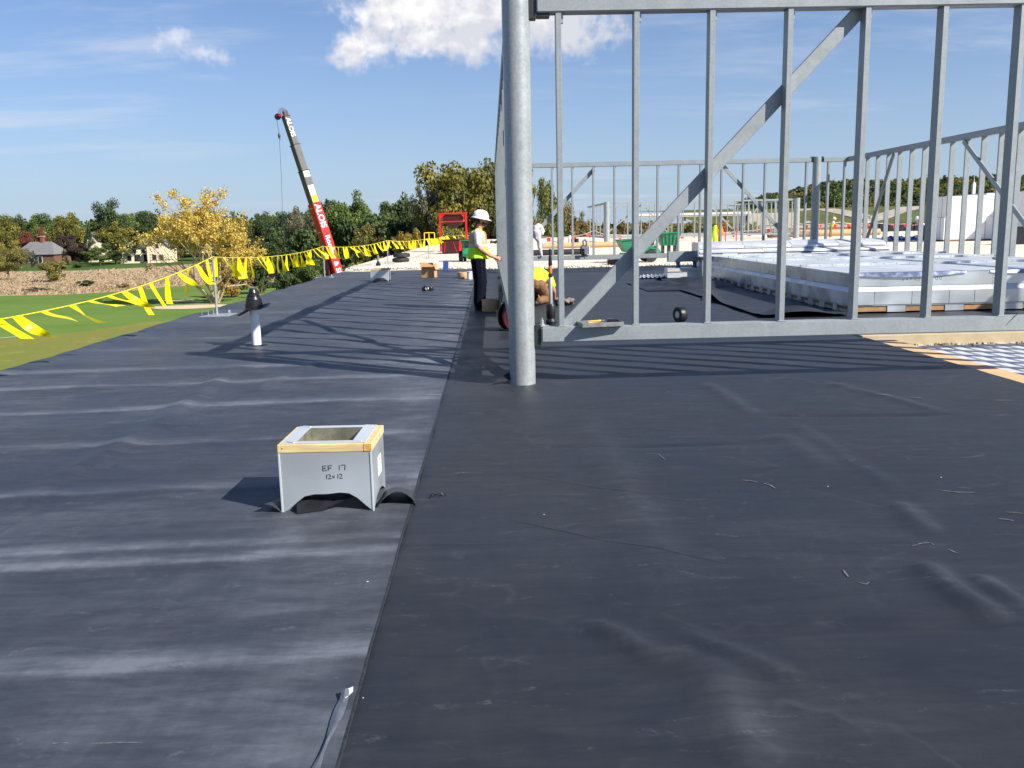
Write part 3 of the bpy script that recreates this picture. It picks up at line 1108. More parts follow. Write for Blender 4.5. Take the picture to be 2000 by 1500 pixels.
def screen_wall(name, label, loc, rotz, L, studs, braces, flip=1, stud_w=0.05, stud_d=0.13, z0=Z0, z1=Z1, bh=BH, group='galvanized steel screen walls on the roof', bevel=0.010):
    t = thing(name, label, 'steel frame', loc, rotz, group)
    MB().bb(0, L, -bh / 2, bh / 2, z0, z0 + bh).build('bottom_beam', 'galvanized steel', t, bevel, 2)
    MB().bb(0, L, -bh / 2, bh / 2, z1 - bh, z1).build('top_beam', 'galvanized steel', t, bevel, 2)
    sme = MB().bb(-stud_w / 2, stud_w / 2, -stud_d / 2, stud_d / 2, z0 + bh - 0.002, z1 - bh + 0.002).mesh('stud', 0.0015)
    sme.materials.append(MATS['galvanized steel'])
    cme = None
    if bevel:
        cme = [MB().bb(stud_w / 2, stud_w / 2 + 0.022, -0.03, 0.03, z1 - bh - 0.085, z1 - bh - 0.003).mesh('clip', 0.003), MB().bb(-stud_w / 2 - 0.016, stud_w / 2 + 0.016, -stud_d / 2 - 0.006, -stud_d / 2 + 0.012, z0 + bh, z0 + bh + 0.009).mesh('clip', 0.003)]
        for me_ in cme:
            me_.materials.append(MATS['galvanized tube'])
    for x in studs:
        o = bpy.data.objects.new('stud', sme)
        C.objects.link(o)
        o.parent = t
        o.location = (x, -flip * (bh / 2 - stud_d / 2 - 0.012), 0)
        if cme is not None:
            for me_ in cme:
                k_ = bpy.data.objects.new('clip', me_)
                C.objects.link(k_)
                k_.parent = o
    for xa, za, xb, zb in braces:
        MB().bar((xa, flip * 0.070, za), (xb, flip * 0.070, zb), 0.05, 0.126, (0, 1, 0)).build('brace', 'galvanized steel', t, 0.006)
    return t


FY = 8.60
lits = [1092, 1237, 1377, 1521, 1664, 1807, 1950]
sx = [gnd(x, 632 if x < 1400 else 618, 0.57).x * 1.0 for x in lits]
sx = [at(x, 630, FY - 0.065).x + 0.028 for x in lits]
step = (sx[-1] - sx[0]) / 6
fx0 = 0.475
allx = sx + [sx[-1] + step * k for k in range(1, 9)]
b0, b1 = at(1099, 645, FY + 0.05), at(1692, 8, FY + 0.05)
fw = screen_wall('steel_screen_wall', 'near galvanized stud wall with long diagonal brace, right of the round column', (fx0, FY, 0), 0, 11.55 - fx0,
                 [x - fx0 for x in allx], [(b0.x - fx0 + 0.02, b0.z + 0.02, b1.x - fx0, b1.z)])
# end plate, seat bracket and cope of the beams at the column
MB().bb(-0.008, -0.0, -0.07, 0.07, Z0 + 0.005, Z0 + BH - 0.005).build('end_plate', 'dark steel', fw)
MB().bb(-0.085, 0.075, -0.045, 0.045, Z0 + BH, Z0 + BH + 0.012).build('bracket', 'galvanized tube', fw, 0.003)
MB().lathe([(0.028, 0), (0.028, .012), (0.016, .014), (0.016, .05), (0.006, .055), (0.006, .075), (0, .076)], 8, (0.01, 0, Z0 + BH + 0.012)).build('bolt', 'galvanized tube', fw)
MB().bb(0.0, 0.12, -0.05, 0.05, Z1 - BH - 0.035, Z1 - BH - 0.001).build('bracket', 'dark steel', fw, 0.004)

colm = thing('steel_column', 'round galvanized steel pipe column at the near corner of the frame', 'column', (COL[0], COL[1], 0))
cm = MB()
cm.lathe([(0.127, -0.02), (0.127, 3.78)], 40)
cb = cm.build('pipe', 'galvanized tube', colm)
for z in (1.02, 2.14, 2.52):
    MB().lathe([(0.1268, z), (0.1276, z + 0.003), (0.1268, z + 0.006)], 40).build('weld_seam', 'galvanized steel', colm)
MB().bb(0.117, 0.185, -0.05, 0.05, 0.37, Z0 + BH + 0.02).build('connection_plate', 'dark steel', colm, 0.004)
MB().bb(0.117, 0.185, -0.05, 0.05, Z1 - BH - 0.05, Z1 + 0.02).build('connection_plate', 'dark steel', colm, 0.004)
MB().bb(-0.04, 0.04, 0.117, 0.20, 0.37, Z0 + BH + 0.02).build('connection_plate', 'dark steel', colm, 0.004)
# torn corner of membrane lifted beside the column
fl = MB()
cx, cy = COL[0] - 0.12, COL[1] - 0.05
fl.add([(cx, cy, .05), (cx - .19, cy - .06, .035), (cx + .01, cy + .09, .13), (cx + .03, cy - .04, .06)], [(0, 1, 2), (0, 2, 3)])
fl.build('flap_or_shade_sheet', 'black rubber', roof)

# left wall runs away from the column
LWX = 0.268
lw = screen_wall('steel_screen_wall', 'stud wall seen edge-on running away behind the round column', (LWX, 8.80, 0), R(90), 20.9,
                 [0.55 + 0.745 * k for k in range(28)], [(0.4, 0.6, 4.2, 3.4), (13.5, 3.4, 17.2, 0.6)], flip=-1)
# back wall
BY = 30.0
bstuds = [(at(x, 420, BY).x) for x in (1079, 1118, 1159, 1200, 1242, 1284, 1325, 1367, 1408, 1450, 1492, 1533, 1572)]
ba, bb_, bc, bd2 = at(1058, 442, BY), at(1160, 331, BY), at(1412, 322, BY), at(1550, 476, BY)
bw = screen_wall('steel_screen_wall', 'far stud wall closing the frame, with two diagonal braces and hanging cloth', (0.35, BY, 0), 0, 10.35,
                 [x - 0.35 for x in bstuds], [(ba.x - 0.35 - 1.0, ba.z - 1.05, bb_.x - 0.35, bb_.z), (bc.x - 0.35, bc.z, bd2.x - 0.35, bd2.z)], stud_w=0.06)
colb = thing('steel_column', 'round steel column in the far stud wall, left of its short end bay', 'column', (10.92, BY, 0))
MB().lathe([(0.135, -0.02), (0.135, Z1 + 0.02)], 28).build('pipe', 'galvanized tube', colb)
MB().bb(-0.22, -0.11, -0.04, 0.04, Z1 - BH, Z1 + 0.03).build('connection_plate', 'dark steel', colb)
MB().bb(0.11, 0.20, -0.04, 0.04, Z1 - BH, Z1 + 0.03).build('connection_plate', 'dark steel', colb)
screen_wall('steel_screen_wall', 'short stud bay at the far right corner beyond the far column', (11.12, BY, 0), 0, 1.0, [0.19, 0.74], [], stud_w=0.06)
# right wall
RX = 11.98
rw = screen_wall('steel_screen_wall', 'right-hand stud wall receding behind the big sheet-metal curb', (RX, 8.75, 0), R(90), 21.2,
                 [0.4 + 0.742 * k for k in range(28)],
                 [(29.0 - 8.75 - 0.7, 0.6, at(1768, 290, 26.5).y - 8.75, 3.42), (22.6 - 8.75, 3.42, 18.7 - 8.75, 0.6)], flip=1)
for o in rw.children:
    pass
# small mark and dark scribe on the near bottom beam
mk = MB()
pA, pB = at(1965, 618, FY - 0.076), at(1988, 636, FY - 0.076)
mk.path([at(1988, 612, FY - 0.077) - Vector((fx0, FY, 0)), at(1975, 625, FY - 0.077) - Vector((fx0, FY, 0)), at(1965, 635, FY - 0.077) - Vector((fx0, FY, 0))], [0.004, 0.0028, 0.0012], 5)
mk.build('scratch_mark', 'marker ink', fw)

# second frame far behind, across the gravel
F2 = 80.0
f2l, f2r = at(1187, 440, F2).x, at(1552, 430, F2).x
sp2 = (f2r - f2l) / 14
g2 = 'screen walls of the distant second frame'
screen_wall('steel_screen_wall', 'front stud wall of the distant second frame across the gravel', (f2l, F2, 0), 0, f2r - f2l, [sp2 * (k + .5) for k in range(14)],
            [(0.1, 1.0, 3.0, 3.3), (9.0, 3.3, 11.6, 0.6), (11.8, 0.6, 13.8, 3.3)], stud_w=0.08, group=g2, z1=3.55, bevel=0)
screen_wall('steel_screen_wall', 'left side wall of the distant second frame, seen nearly edge-on', (f2l - 0.2, F2, 0), R(90), 14, [1.2 + 2.8 * k for k in range(5)], [], stud_w=0.08, stud_d=0.08, group=g2, z1=3.55, bevel=0)
screen_wall('steel_screen_wall', 'right side wall of the distant second frame with dense looking studs', (f2r, F2, 0), R(90), 22, [0.8 + 1.5 * k for k in range(14)], [(6, 0.6, 9, 3.3)], stud_w=0.08, stud_d=0.10, group=g2, z1=3.55, bevel=0)
screen_wall('steel_screen_wall', 'rear stud wall of the distant second frame', (f2l, F2 + 16, 0), 0, f2r - f2l, [sp2 * (k + .5) for k in range(14)], [(6.2, 3.3, 8.6, 0.6)], stud_w=0.08, group=g2, z1=3.55, bevel=0)
for i, (px, lb) in enumerate(((1185, 'left corner column of the distant second frame'), (1555, 'right corner column of the distant second frame'))):
    c2 = MB().lathe([(0.26, 0), (0.26, 3.6)], 16)
    o = c2.build('steel_column', 'galvanized tube')
    o.location = (at(px, 430, F2).x, F2 - 0.1, 0)
    tag(o, lb, 'column', 'columns of the distant second frame')


# ------------------------------------------------------------------ exhaust fan curbs
def fan_curb(label, loc, rotz, text, group='exhaust fan curbs on the membrane', w=0.50, d=0.44, h=0.385):
    t = thing('fan_curb', label, 'roof curb', loc, rotz, group)
    hw, hd, th = w / 2, d / 2, 0.003
    hm = h - 0.047
    arch = [(-hw, 0), (-.215, .018), (-.165, .062), (-.125, .092), (-.07, .103), (0, .103), (.07, .110), (.12, .105), (.165, .078), (.21, .035), (hw, 0.0), (hw, hm), (-hw, hm)]
    MB().prism(arch, ((0, -hd, 0), (1, 0, 0), (0, 0, 1)), th).build('front_panel', 'sheet metal', t)
    a2 = [(-hd, 0), (-.1, .05), (0, .06), (.1, .05), (hd, 0), (hd, hm), (-hd, hm)]
    MB().prism(a2, ((hw, 0, 0), (0, 1, 0), (0, 0, 1)), th).build('side_panel', 'sheet metal', t)
    MB().prism(a2, ((-hw - th, 0, 0), (0, 1, 0), (0, 0, 1)), th).build('side_panel', 'sheet metal', t)
    MB().prism([(-hw, 0), (hw, 0), (hw, hm), (-hw, hm)], ((0, hd + th, 0), (1, 0, 0), (0, 0, 1)), th).build('back_panel', 'sheet metal', t)
    for sx_ in (-1, 1):
        MB().bb(sx_ * (hw + .001) - .005, sx_ * (hw + .001) + .005, -hd - .008, -hd - .0035, 0.002, hm).build('corner_seam', 'bright sheet metal', t, 0.001)
    k = 0.040
    zb = hm + 0.001
    MB().bb(-hw - .008, hw - k, -hd - .006, -hd + k, zb, h).build('nailer', 'pine', t, 0.003)
    MB().bb(-hw - .008, hw - k, hd - k, hd + .006, zb, h).build('nailer', 'pine', t, 0.003)
    MB().bb(hw - k + .001, hw + .008, -hd - .006, hd + .006, zb, h).build('nailer', 'pine', t, 0.003)
    MB().bb(-hw - .008, -hw + k - .006, -hd + k + .001, hd - k - .001, zb, h).build('nailer', 'pine', t, 0.003)
    MB().bb(hw - k + .003, hw + .006, -hd - .0075, -hd - .0061, zb + .003, h - .003).build('end_grain', 'pine end', t)
    MB().lathe([(.0035, 0), (.0035, .002)], 8, (-hw + .02, -hd - .006, h - .02), Euler((R(90), 0, 0)).to_matrix()).build('nail', 'dark steel', t)
    # folded metal flange on top and the open throat
    fw_, zt = 0.075, h + 0.0015
    MB().bb(-hw + .012, hw - .028, -hd + .012, -hd + .012 + .045, zt, zt + .003).build('flange', 'bright sheet metal', t)
    MB().bb(-hw + .012, hw - .028, hd - .050, hd - .002, zt, zt + .003).build('flange', 'bright sheet metal', t)
    MB().bb(-hw + .012, -hw + .012 + fw_, -hd + .059, hd - .052, zt, zt + .003).build('flange', 'bright sheet metal', t)
    MB().bb(hw - .028 - fw_, hw - .028, -hd + .059, hd - .052, zt, zt + .003).build('flange', 'bright sheet metal', t)
    xi0, xi1, yi0, yi1 = -hw + .089, hw - .106, -hd + .061, hd - .054
    th2 = 0.002
    for nm, b in (('throat_panel', (xi0, xi1, yi1, yi1 + th2)), ('throat_panel', (xi0, xi1, yi0 - th2, yi0)), ('throat_panel', (xi0 - th2, xi0, yi0, yi1)), ('throat_panel', (xi1, xi1 + th2, yi0, yi1))):
        MB().bb(b[0], b[1], b[2], b[3], 0.10, zt + .002).build(nm, 'throat metal', t)
    for cx in (-hw + .06, hw - .075):
        for cy in (-hd + .035, hd - .026):
            MB().box((cx, cy, zt + .006), (.05, .016, .004), (0, 0, random.uniform(-.6, .6))).build('clip', 'bright sheet metal', t)
    if text:
        tx = MB()
        y = -hd - th - .001
        handwriting(tx, 'EF 17', ((-.015, y, .235), (1, 0, .02), (0, 0, 1)), .028, .021, .009, .0020)
        handwriting(tx, '12x12', ((-.005, y, .190), (1, 0, .02), (0, 0, 1)), .023, .018, .005, .0020)
        tx.build('handwriting', 'marker ink', t, smooth=False)
        sk = MB().bb(hw + th + .0005, hw + th + .0015, -.02, .10, .14, .25).build('label', 'paper label', t)
        MB().bb(hw + th + .0018, hw + th + .0022, .02, .06, .225, .232).build('print', 'marker ink', sk)
    return t


mat('throat metal', (0.50, 0.49, 0.38), 0.3, 0.75, var=0.3, scale=7)
fan_curb('galvanized fan curb marked EF 17 with a pine rim in the foreground', (-0.925, 4.93, 0), R(-1.5), True)
c2 = fan_curb('small far fan curb with wooden rim, left of the cardboard box', (-3.37, 27.3, 0), R(-3), False)
c2.scale = (1.05, 1.0, 1.02)
# membrane cut and curled up around the near curb
fl = MB()
vs, fs = [], []
for j in range(9):
    y = 4.73 + 0.30 * j / 8
    for i in range(9):
        a = i / 8
        k = math.sin(a * math.pi) ** 0.8
        hgt = (0.085 - 0.055 * j / 8) * k
        vs.append((-0.665 + 0.215 * a * (1 - .25 * j / 8), y + 0.05 * a * (1 - j / 8), 0.006 + hgt))
for j in range(8):
    for i in range(8):
        a = j * 9 + i
        fs.append((a, a + 1, a + 10, a + 9))
fl.add(vs, fs)
mat('membrane flap', (0.030, 0.031, 0.034), 0.5, var=0.3, scale=8)
fl.build('flap_or_shade_sheet', 'membrane flap', roof)
fl = MB()
vs, fs = [], []
for j in range(6):
    for i in range(7):
        a, b = i / 6, j / 5
        vs.append((-1.185 - 0.13 * a * (1 - .5 * b), 4.70 + 0.22 * b - 0.02 * a, 0.006 + 0.055 * (1 - .6 * b) * math.sin(a * 2.4)))
for j in range(5):
    for i in range(6):
        a = j * 7 + i
        fs.append((a, a + 1, a + 8, a + 7))
fl.add(vs, fs)
fl.build('flap_or_shade_sheet', 'membrane flap', roof)
fl = MB()
fl.add([(-1.09, 4.655, .012), (-.96, 4.70, .014), (-.80, 4.74, .075), (-.86, 4.80, .085), (-1.07, 4.76, .07), (-1.10, 4.70, .05)], [(0, 1, 2, 3, 4, 5)])
fl.build('flap_or_shade_sheet', 'black rubber', roof)  # black sheet under the arch, standing for the inner shade and the hole
tw = MB()
for i in range(10):
    p = gnd(840 + i * 3.2 + random.uniform(-2, 2), 972 - i * .5 + random.uniform(-3, 3))
    tw.box((p.x, p.y, .012), (random.uniform(.008, .03), .004, .006), (random.random(), random.random(), random.random() * 3))
tag(tw.build('rubber_scraps', 'black rubber', None, smooth=False), 'tiny black rubber shavings right of the near curb', 'scraps')

# ------------------------------------------------------------------ vent pipe with rubber boot
vp = thing('vent_pipe', 'white plastic vent pipe capped with a black rubber boot', 'vent pipe', (-3.215, 12.05, 0))
MB().lathe([(0.062, -0.02), (0.062, 0.56), (0.054, 0.56), (0.054, 0.3)], 24).build('pipe', 'white plastic', vp)
bt = MB().lathe([(0.100, 0.51), (0.122, 0.525), (0.122, 0.575), (0.112, 0.585), (0.114, 0.60), (0.102, 0.64), (0.104, 0.648), (0.086, 0.685), (0.088, 0.693), (0.066, 0.728), (0.068, 0.735), (0.050, 0.772), (0.046, 0.795), (0.0, 0.798)], 24)
bo = bt.build('rubber_boot', 'black plastic', vp)
vs, fs = [], []
nb = 28
for k in range(nb):
    a = 2 * math.pi * k / nb
    z = 0.515 + 0.075 * math.cos(a) - 0.02 * math.cos(2 * a + .6)
    vs += [(0.115 * math.cos(a), 0.115 * math.sin(a), 0.545), (0.17 * math.cos(a), 0.16 * math.sin(a), (z + .53) / 2 - .012), (0.225 * math.cos(a), 0.20 * math.sin(a), z)]
for k in range(nb):
    a, b = 3 * k, 3 * ((k + 1) % nb)
    fs += [(a, b, b + 1, a + 1), (a + 1, b + 1, b + 2, a + 2)]
MB().add(vs, fs).build('brim', 'black plastic', bo)
hole = MB()
pts = []
for k in range(14):
    a = 2 * math.pi * k / 14
    r = 0.09 + 0.06 * abs(math.cos(a)) ** 3 + random.uniform(0, .02)
    pts.append((-3.215 + r * math.cos(a), 12.05 + r * 0.9 * math.sin(a), 0.022 + 0.012 * abs(math.sin(3 * a))))
hole.add(pts, [tuple(range(14))])
hole.build('membrane_cutout', 'black rubber', roof)

# ------------------------------------------------------------------ warning line
def stanchion(label, loc, h=1.04, rot=0.0, plate=True):
    t = thing('warning_line_stand', label, 'stanchion', loc, rot, 'stanchions of the yellow warning line')
    MB().bb(-.30, .30, -.30, .30, 0.012, 0.022).build('base_plate', 'galvanized tube', t, 0.003)
    MB().lathe([(.026, .022), (.026, .06), (.021, .062), (.021, h), (0, h + .003)], 14).build('pole', 'galvanized tube', t)
    for sx_, sy in ((-.24, 0), (.24, 0.0), (-.12, .12)):
        MB().path([(sx_ - .0, sy - .05, .02), (sx_, sy - .05, .085), (sx_, sy - .04, .10), (sx_, sy + .04, .10), (sx_, sy + .05, .085), (sx_, sy + .05, .02)] if sx_ > -.2 else
                  [(sx_ - .03, sy - .04, .02), (sx_ - .03, sy - .04, .10), (sx_ + .09, sy - .04, .10), (sx_ + .09, sy - .04, .02)], .007, 6).build('handle', 'galvanized tube', t)
    MB().path([(0.03 * math.cos(a), 0, h + 0.02 + 0.03 * math.sin(a)) for a in [k * math.pi / 5 for k in range(11)]], .005, 5, False).build('eye_ring', 'galvanized tube', t)
    return t


ST = [(-5.35, 3.2), (-5.20, 16.85), (-5.58, 30.0), (-4.58, 39.9), tuple(gnd(838, 506))[:2], tuple(gnd(864, 496))[:2], tuple(at(873, 470, 66))[:2], tuple(at(895, 468, 66))[:2], (-0.3, 66.5)]
HT = [1.05, 1.075, 1.02, 1.02, 1.0, 1.0, 1.0, 1.0, 1.0]
STL = ['stanchion left of the picture edge holding the flag line', 'nearest stanchion of the yellow flag line, on a square steel plate', 'second stanchion of the flag line, in front of the red crane boom',
       'third stanchion of the flag line, left of the stacked tyres', 'thin far stanchion at the edge of the gravel', 'far stanchion just left of the dark red bin', 'farthest stanchion left, behind the dark red bin',
       'farthest stanchion behind the right end of the dark red bin', 'last stanchion hidden beyond the standing worker']
for (x, y), h, lb in zip(ST, HT, STL):
    stanchion(lb, (x, y, 0.0 if y < 34 else 0.04), h, R(random.uniform(-4, 4)))


def pennant(L, w, blow, twist, curl, wind):
    """hanging strip blown by the wind; returns verts, faces; origin at its top middle on the rope (rope along local x)"""
    n = 7
    vs, fs = [], []
    pos = Vector((0, 0, 0))
    ang = blow * 0.75
    wd = Vector((math.cos(wind), math.sin(wind), 0))
    for i in range(n):
        t = i / (n - 1)
        if i:
            ang = blow * (0.75 + 0.3 * t) + curl * math.sin(t * 3.1)
            pos = pos + (wd * math.sin(ang) + Vector((0, 0, -1)) * math.cos(ang)) * (L / (n - 1))
        ta = twist * t
        ww = w * (1.0 - 0.18 * t)
        ax = Vector((math.cos(ta), math.sin(ta), 0.12 * math.sin(twist * 3 * t)))
        bulge = Vector((-math.sin(ta), math.cos(ta), 0)) * (0.03 * math.sin(t * 3))
        vs += [pos - ax * ww / 2, pos + bulge, pos + ax * ww / 2]
        if i:
            a = 3 * i
            fs += [(a - 3, a - 2, a + 1, a), (a - 2, a - 1, a + 2, a + 1)]
    return vs, fs


def flag_line(name, label, pts, sags, spacing, L, w, mrope, mflag, blows, cat='flag line', rr=0.007):
    t = thing(name, label, cat, pts[0])
    o0 = Vector(pts[0])
    path = []
    flags = []
    for (a, b), sg in zip(zip(pts[:-1], pts[1:]), sags):
        a, b = Vector(a), Vector(b)
        Ls = (b - a).length
        n = max(8, int(Ls / .5))
        for i in range(n + (1 if b == Vector(pts[-1]) else 0)):
            u = i / n
            p = a.lerp(b, u)
            p.z -= sg * 4 * u * (1 - u)
            path.append(p - o0)
        k = int(Ls / spacing)
        for i in range(k):
            u = (i + 0.5) / k + random.uniform(-.2, .2) / k
            p = a.lerp(b, u)
            p.z -= sg * 4 * u * (1 - u)
            flags.append((p - o0, math.atan2(b.y - a.y, b.x - a.x)))
    MB().path(path, rr, 5).build('rope', mrope, t)
    protos = []
    for i in range(10):
        vs, fs = pennant(L * random.uniform(.85, 1.1), w * random.uniform(.85, 1.1), 1, random.uniform(-2.2, 2.2), random.uniform(-.5, .6), 0)
    for i, (p, az) in enumerate(flags):
        bl = blows(p + o0, i)
        wind = random.gauss(0.1, 0.30)            # the wind comes across from the left
        vs, fs = pennant(L * random.uniform(.85, 1.1), w * random.uniform(.8, 1.1), bl, random.uniform(-2.3, 2.3), random.uniform(-.35, .45), wind - az)
        o = MB().add(vs, fs).build('pennant', mflag, t, angle=80)
        o.location = p
        o.rotation_euler = (0, 0, az)
    return t


def ybl(p, i):
    if p.y < 12.2:
        return random.choice((1.05, 1.25, 1.15, 0.95, 1.4, 1.2))
    if p.y < 13.2:
        return random.choice((1.9, 1.1))
    return random.choice((0.2, 0.35, 0.45, 0.6, 0.15, -0.2, 0.9, 0.5))


pts = [(x, y, h + 0.03 + (0.0 if y < 34 else .04)) for (x, y), h in zip(ST, HT)]
flag_line('warning_flag_line', 'rope of bright yellow pennants strung along the roof edge', pts, [0.42, 0.13, 0.12, 0.08, .05, .03, .05, .05], 0.53, 0.43, 0.175, 'yellow rope', 'yellow vinyl', ybl)
rp = [at(1040, 460, 92), at(1110, 462, 92), at(1160, 450, 92), at(1200, 458, 92), at(1300, 459, 92), at(1400, 455, 95), at(1560, 437, 95), at(1640, 434, 95), at(1700, 434, 100), at(1780, 436, 100)]
flag_line('warning_flag_line', 'rope of small red pennants along the far side of the gravel roof', [tuple(p) for p in rp], [.15] * 9, 1.15, 0.62, 0.42, 'white paint', 'red vinyl', lambda p, i: 0.3, rr=0.02)

# ------------------------------------------------------------------ big sheet-metal unit curb in the frame
bx0, bx1, by0, by1 = 5.86, 11.55, 14.42, 24.3
bc_ = thing('unit_curb', 'large low galvanized sheet-metal unit curb inside the frame', 'roof curb', (bx0, by0, 0))
W, D = bx1 - bx0, by1 - by0
# blocking: steel posts with wood blocks between
mat('block wood', srgb(160, 122, 82), 0.85, var=0.2, scale=6)
x = 0.05
i = 0
while x < W - 0.4:
    L = random.uniform(.55, .8)
    if i % 2 == 0:
        MB().bb(x, x + L, 0.015, 0.075, 0.03, 0.118).build('wood_block', 'block wood', bc_, 0.003)
    else:
        MB().bb(x, x + L * .55, 0.005, 0.075, 0.02, 0.120).build('metal_block', 'sheet metal', bc_, 0.003)
        L *= .55
    x += L + 0.01
    i += 1
y = 0.12
i = 0
mat('old wood', srgb(128, 92, 58), 0.85, var=0.2, scale=6)
while y < D - .3:
    L = random.uniform(.28, .42)
    if i % 2 == 0:
        MB().bb(0.015, 0.075, y, y + L, 0.07, 0.118).build('wood_block', 'old wood', bc_, 0.003)
        MB().bb(0.05, 0.09, y, y + L, 0.012, 0.068).build('metal_block', 'sheet metal', bc_, 0.002)
    else:
        MB().bb(0.005, 0.075, y, y + L * .6, 0.012, 0.120).build('metal_block', 'sheet metal', bc_, 0.003)
        L *= .6
    y += L + 0.01
    i += 1
MB().bb(0.0, W, 0.0, D, 0.121, 0.140).build('base_rail', 'sheet metal', bc_, 0.003)
# lower band of panels
xs_ = [0]
while xs_[-1] < W - .3:
    xs_.append(min(W, xs_[-1] + random.choice((.38, .62, .55, .42, .7))))
for a, b in zip(xs_[:-1], xs_[1:]):
    MB().box(((a + b) / 2, .004, .249), (b - a - .006, .032, .212), (R(random.uniform(-1.2, 1.2)), 0, R(random.uniform(-.5, .5)))).build('panel', 'sheet metal', bc_, 0.003)
ys_ = [0]
while ys_[-1] < D - .3:
    ys_.append(min(D, ys_[-1] + random.choice((.55, .7, .62, .8))))
for a, b in zip(ys_[:-1], ys_[1:]):
    MB().bb(-.012, .02, a + .004, b - .004, 0.143, 0.355 + random.uniform(-.003, .003)).build('panel', 'sheet metal', bc_, 0.003)
# sloping ledge: flat strips on front and left
def ledge(p, q, o0, o1, z0, z1, nm, m_, par):
    p, q = Vector(p), Vector(q)
    d = (q - p).normalized()
    nn = Vector((-d.y, d.x, 0))
    if nn.dot(Vector((W / 2, D / 2, 0)) - p) < 0:
        nn = -nn
    b = MB()
    t_ = Vector((0, 0, .004))
    A = [p + nn * o0 + Vector((0, 0, z0)), q + nn * o0 + Vector((0, 0, z0)), q + nn * o1 + Vector((0, 0, z1)), p + nn * o1 + Vector((0, 0, z1))]
    b.add(A + [v - t_ for v in A], [(0, 1, 2, 3), (7, 6, 5, 4), (0, 4, 5, 1), (1, 5, 6, 2), (2, 6, 7, 3), (3, 7, 4, 0)])
    return b.build(nm, m_, par)


segY = [(0, 4.1), (4.1, 7.6), (7.6, D)]
for a, b in segY:
    ledge((0, a + .004, 0), (0, b - .004, 0), -.014, .070, 0.360, 0.440, 'ledge', 'bright sheet metal', bc_)
    MB().prism([(a + .004, .440), (b - .004, .440), (b - .004, .655), (a + .004, .655)], ((.055, 0, 0), (0, 1, 0), (0, 0, 1)), .004).build('upper_panel', 'sheet metal', bc_)
for a, b in ((0.0, 2.4), (2.4, 4.6), (4.6, W)):
    ledge((a + .003, 0, 0), (b - .003, 0, 0), -.014, .065, 0.360, 0.440, 'ledge', 'bright sheet metal', bc_)
    MB().prism([(a + .06 if a == 0 else a + .003, .441), (b - .003, .441), (b - .003, .655), (a + .06 if a == 0 else a + .003, .655)], ((0, .056, 0), (1, 0, 0), (0, 0, 1)), .004).build('upper_panel', 'sheet metal', bc_)
# top sheets, each a little out of true, with raised riveted seams between
tx = [0.06, 2.0, 3.9, W - .05]
ty = [0.06, 2.6, 5.4, 7.8, D - .05]
for a, b in zip(tx[:-1], tx[1:]):
    for c, d in zip(ty[:-1], ty[1:]):
        z = [0.660 + random.uniform(-.003, .004) for _ in range(4)]
        m4 = [((a + .01), (c + .01), z[0]), ((b - .01), (c + .01), z[1]), ((b - .01), (d - .01), z[2]), ((a + .01), (d - .01), z[3])]
        q = MB()
        N = 6
        vs, fs = [], []
        for j in range(N + 1):
            for i in range(N + 1):
                u, v = i / N, j / N
                zz_ = (m4[0][2] * (1 - u) + m4[1][2] * u) * (1 - v) + (m4[3][2] * (1 - u) + m4[2][2] * u) * v
                zz_ += .005 * math.sin(3.1 * u) * math.sin(3.1 * v) * random.choice((1, 1, .6))
                vs.append((a + .01 + (b - a - .02) * u, c + .01 + (d - c - .02) * v, zz_ + random.uniform(-.0006, .0006)))
        for j in range(N):
            for i in range(N):
                k = j * (N + 1) + i
                fs.append((k, k + 1, k + N + 2, k + N + 1))
        q.add(vs, fs).build('top_sheet', 'bright sheet metal', bc_)
for c in ty[1:-1]:
    sm_ = MB().bb(.08, W - .06, c - .02, c + .02, .665, .705).build('standing_seam', 'sheet metal', bc_, .004)
    rv = MB()
    for k in range(22):
        rv.box((.2 + k * .25, c - .022, .686), (.012, .006, .012))
    rv.build('rivets', 'dark steel', sm_)
# drooping edge flap of the top sheet along the front
for a, b, s0 in ((0.06, 1.95, .07), (2.35, 4.4, .06)):
    vs, fs = [], []
    N = 14
    for i in range(N + 1):
        u = i / N
        dr = s0 * (0.35 + .65 * math.sin(math.pi * min(1, u * 1.05)) ** .7)
        X_ = a + (b - a) * u
        vs += [(X_, .09, .672), (X_, .045, .664), (X_, .035 - dr * .25, .658 - dr)]
    for i in range(N):
        k = 3 * i
        fs += [(k, k + 3, k + 4, k + 1), (k + 1, k + 4, k + 5, k + 2)]
    MB().add(vs, fs).build('edge_flap', 'sky-tinted metal', bc_) if 'sky-tinted metal' in MATS else None
    if 'sky-tinted metal' not in MATS:
        mat('sky-tinted metal', srgb(122, 130, 152), 0.25, 0.7, var=0.1, scale=3)  # sky reflected in the sheet metal, put into its blue base colour
        MB().add(vs, fs).build('edge_flap', 'sky-tinted metal', bc_)
wr = MB()
p = at(1775, 553, by0 + .05) - Vector((bx0, by0, 0))
handwriting(wr, 'OD L3 Short', ((p.x + .55, .0535, .585), (-1, 0, -.02), (0, 0, -1)), .060, .045, .022, .004)
wr.build('handwriting', 'marker ink', bc_, smooth=False)
MB().bb(2.02, 2.26, .0525, .0545, .475, .60).build('label', 'paper label', bc_)
gi = MB()
for st_ in ([(0, 0), (0.0, .05), (.05, .0), (0, 0)],):
    gi.path([(-.0145, 3.55 + a, .23 + b) for a, b in st_], .004, 5)
gi.build('paint_mark', 'green ink', bc_, smooth=False)
MB().bb(-.014, -.012, 6.6, 6.603, .15, .35).build('paint_mark', 'marker ink', bc_)

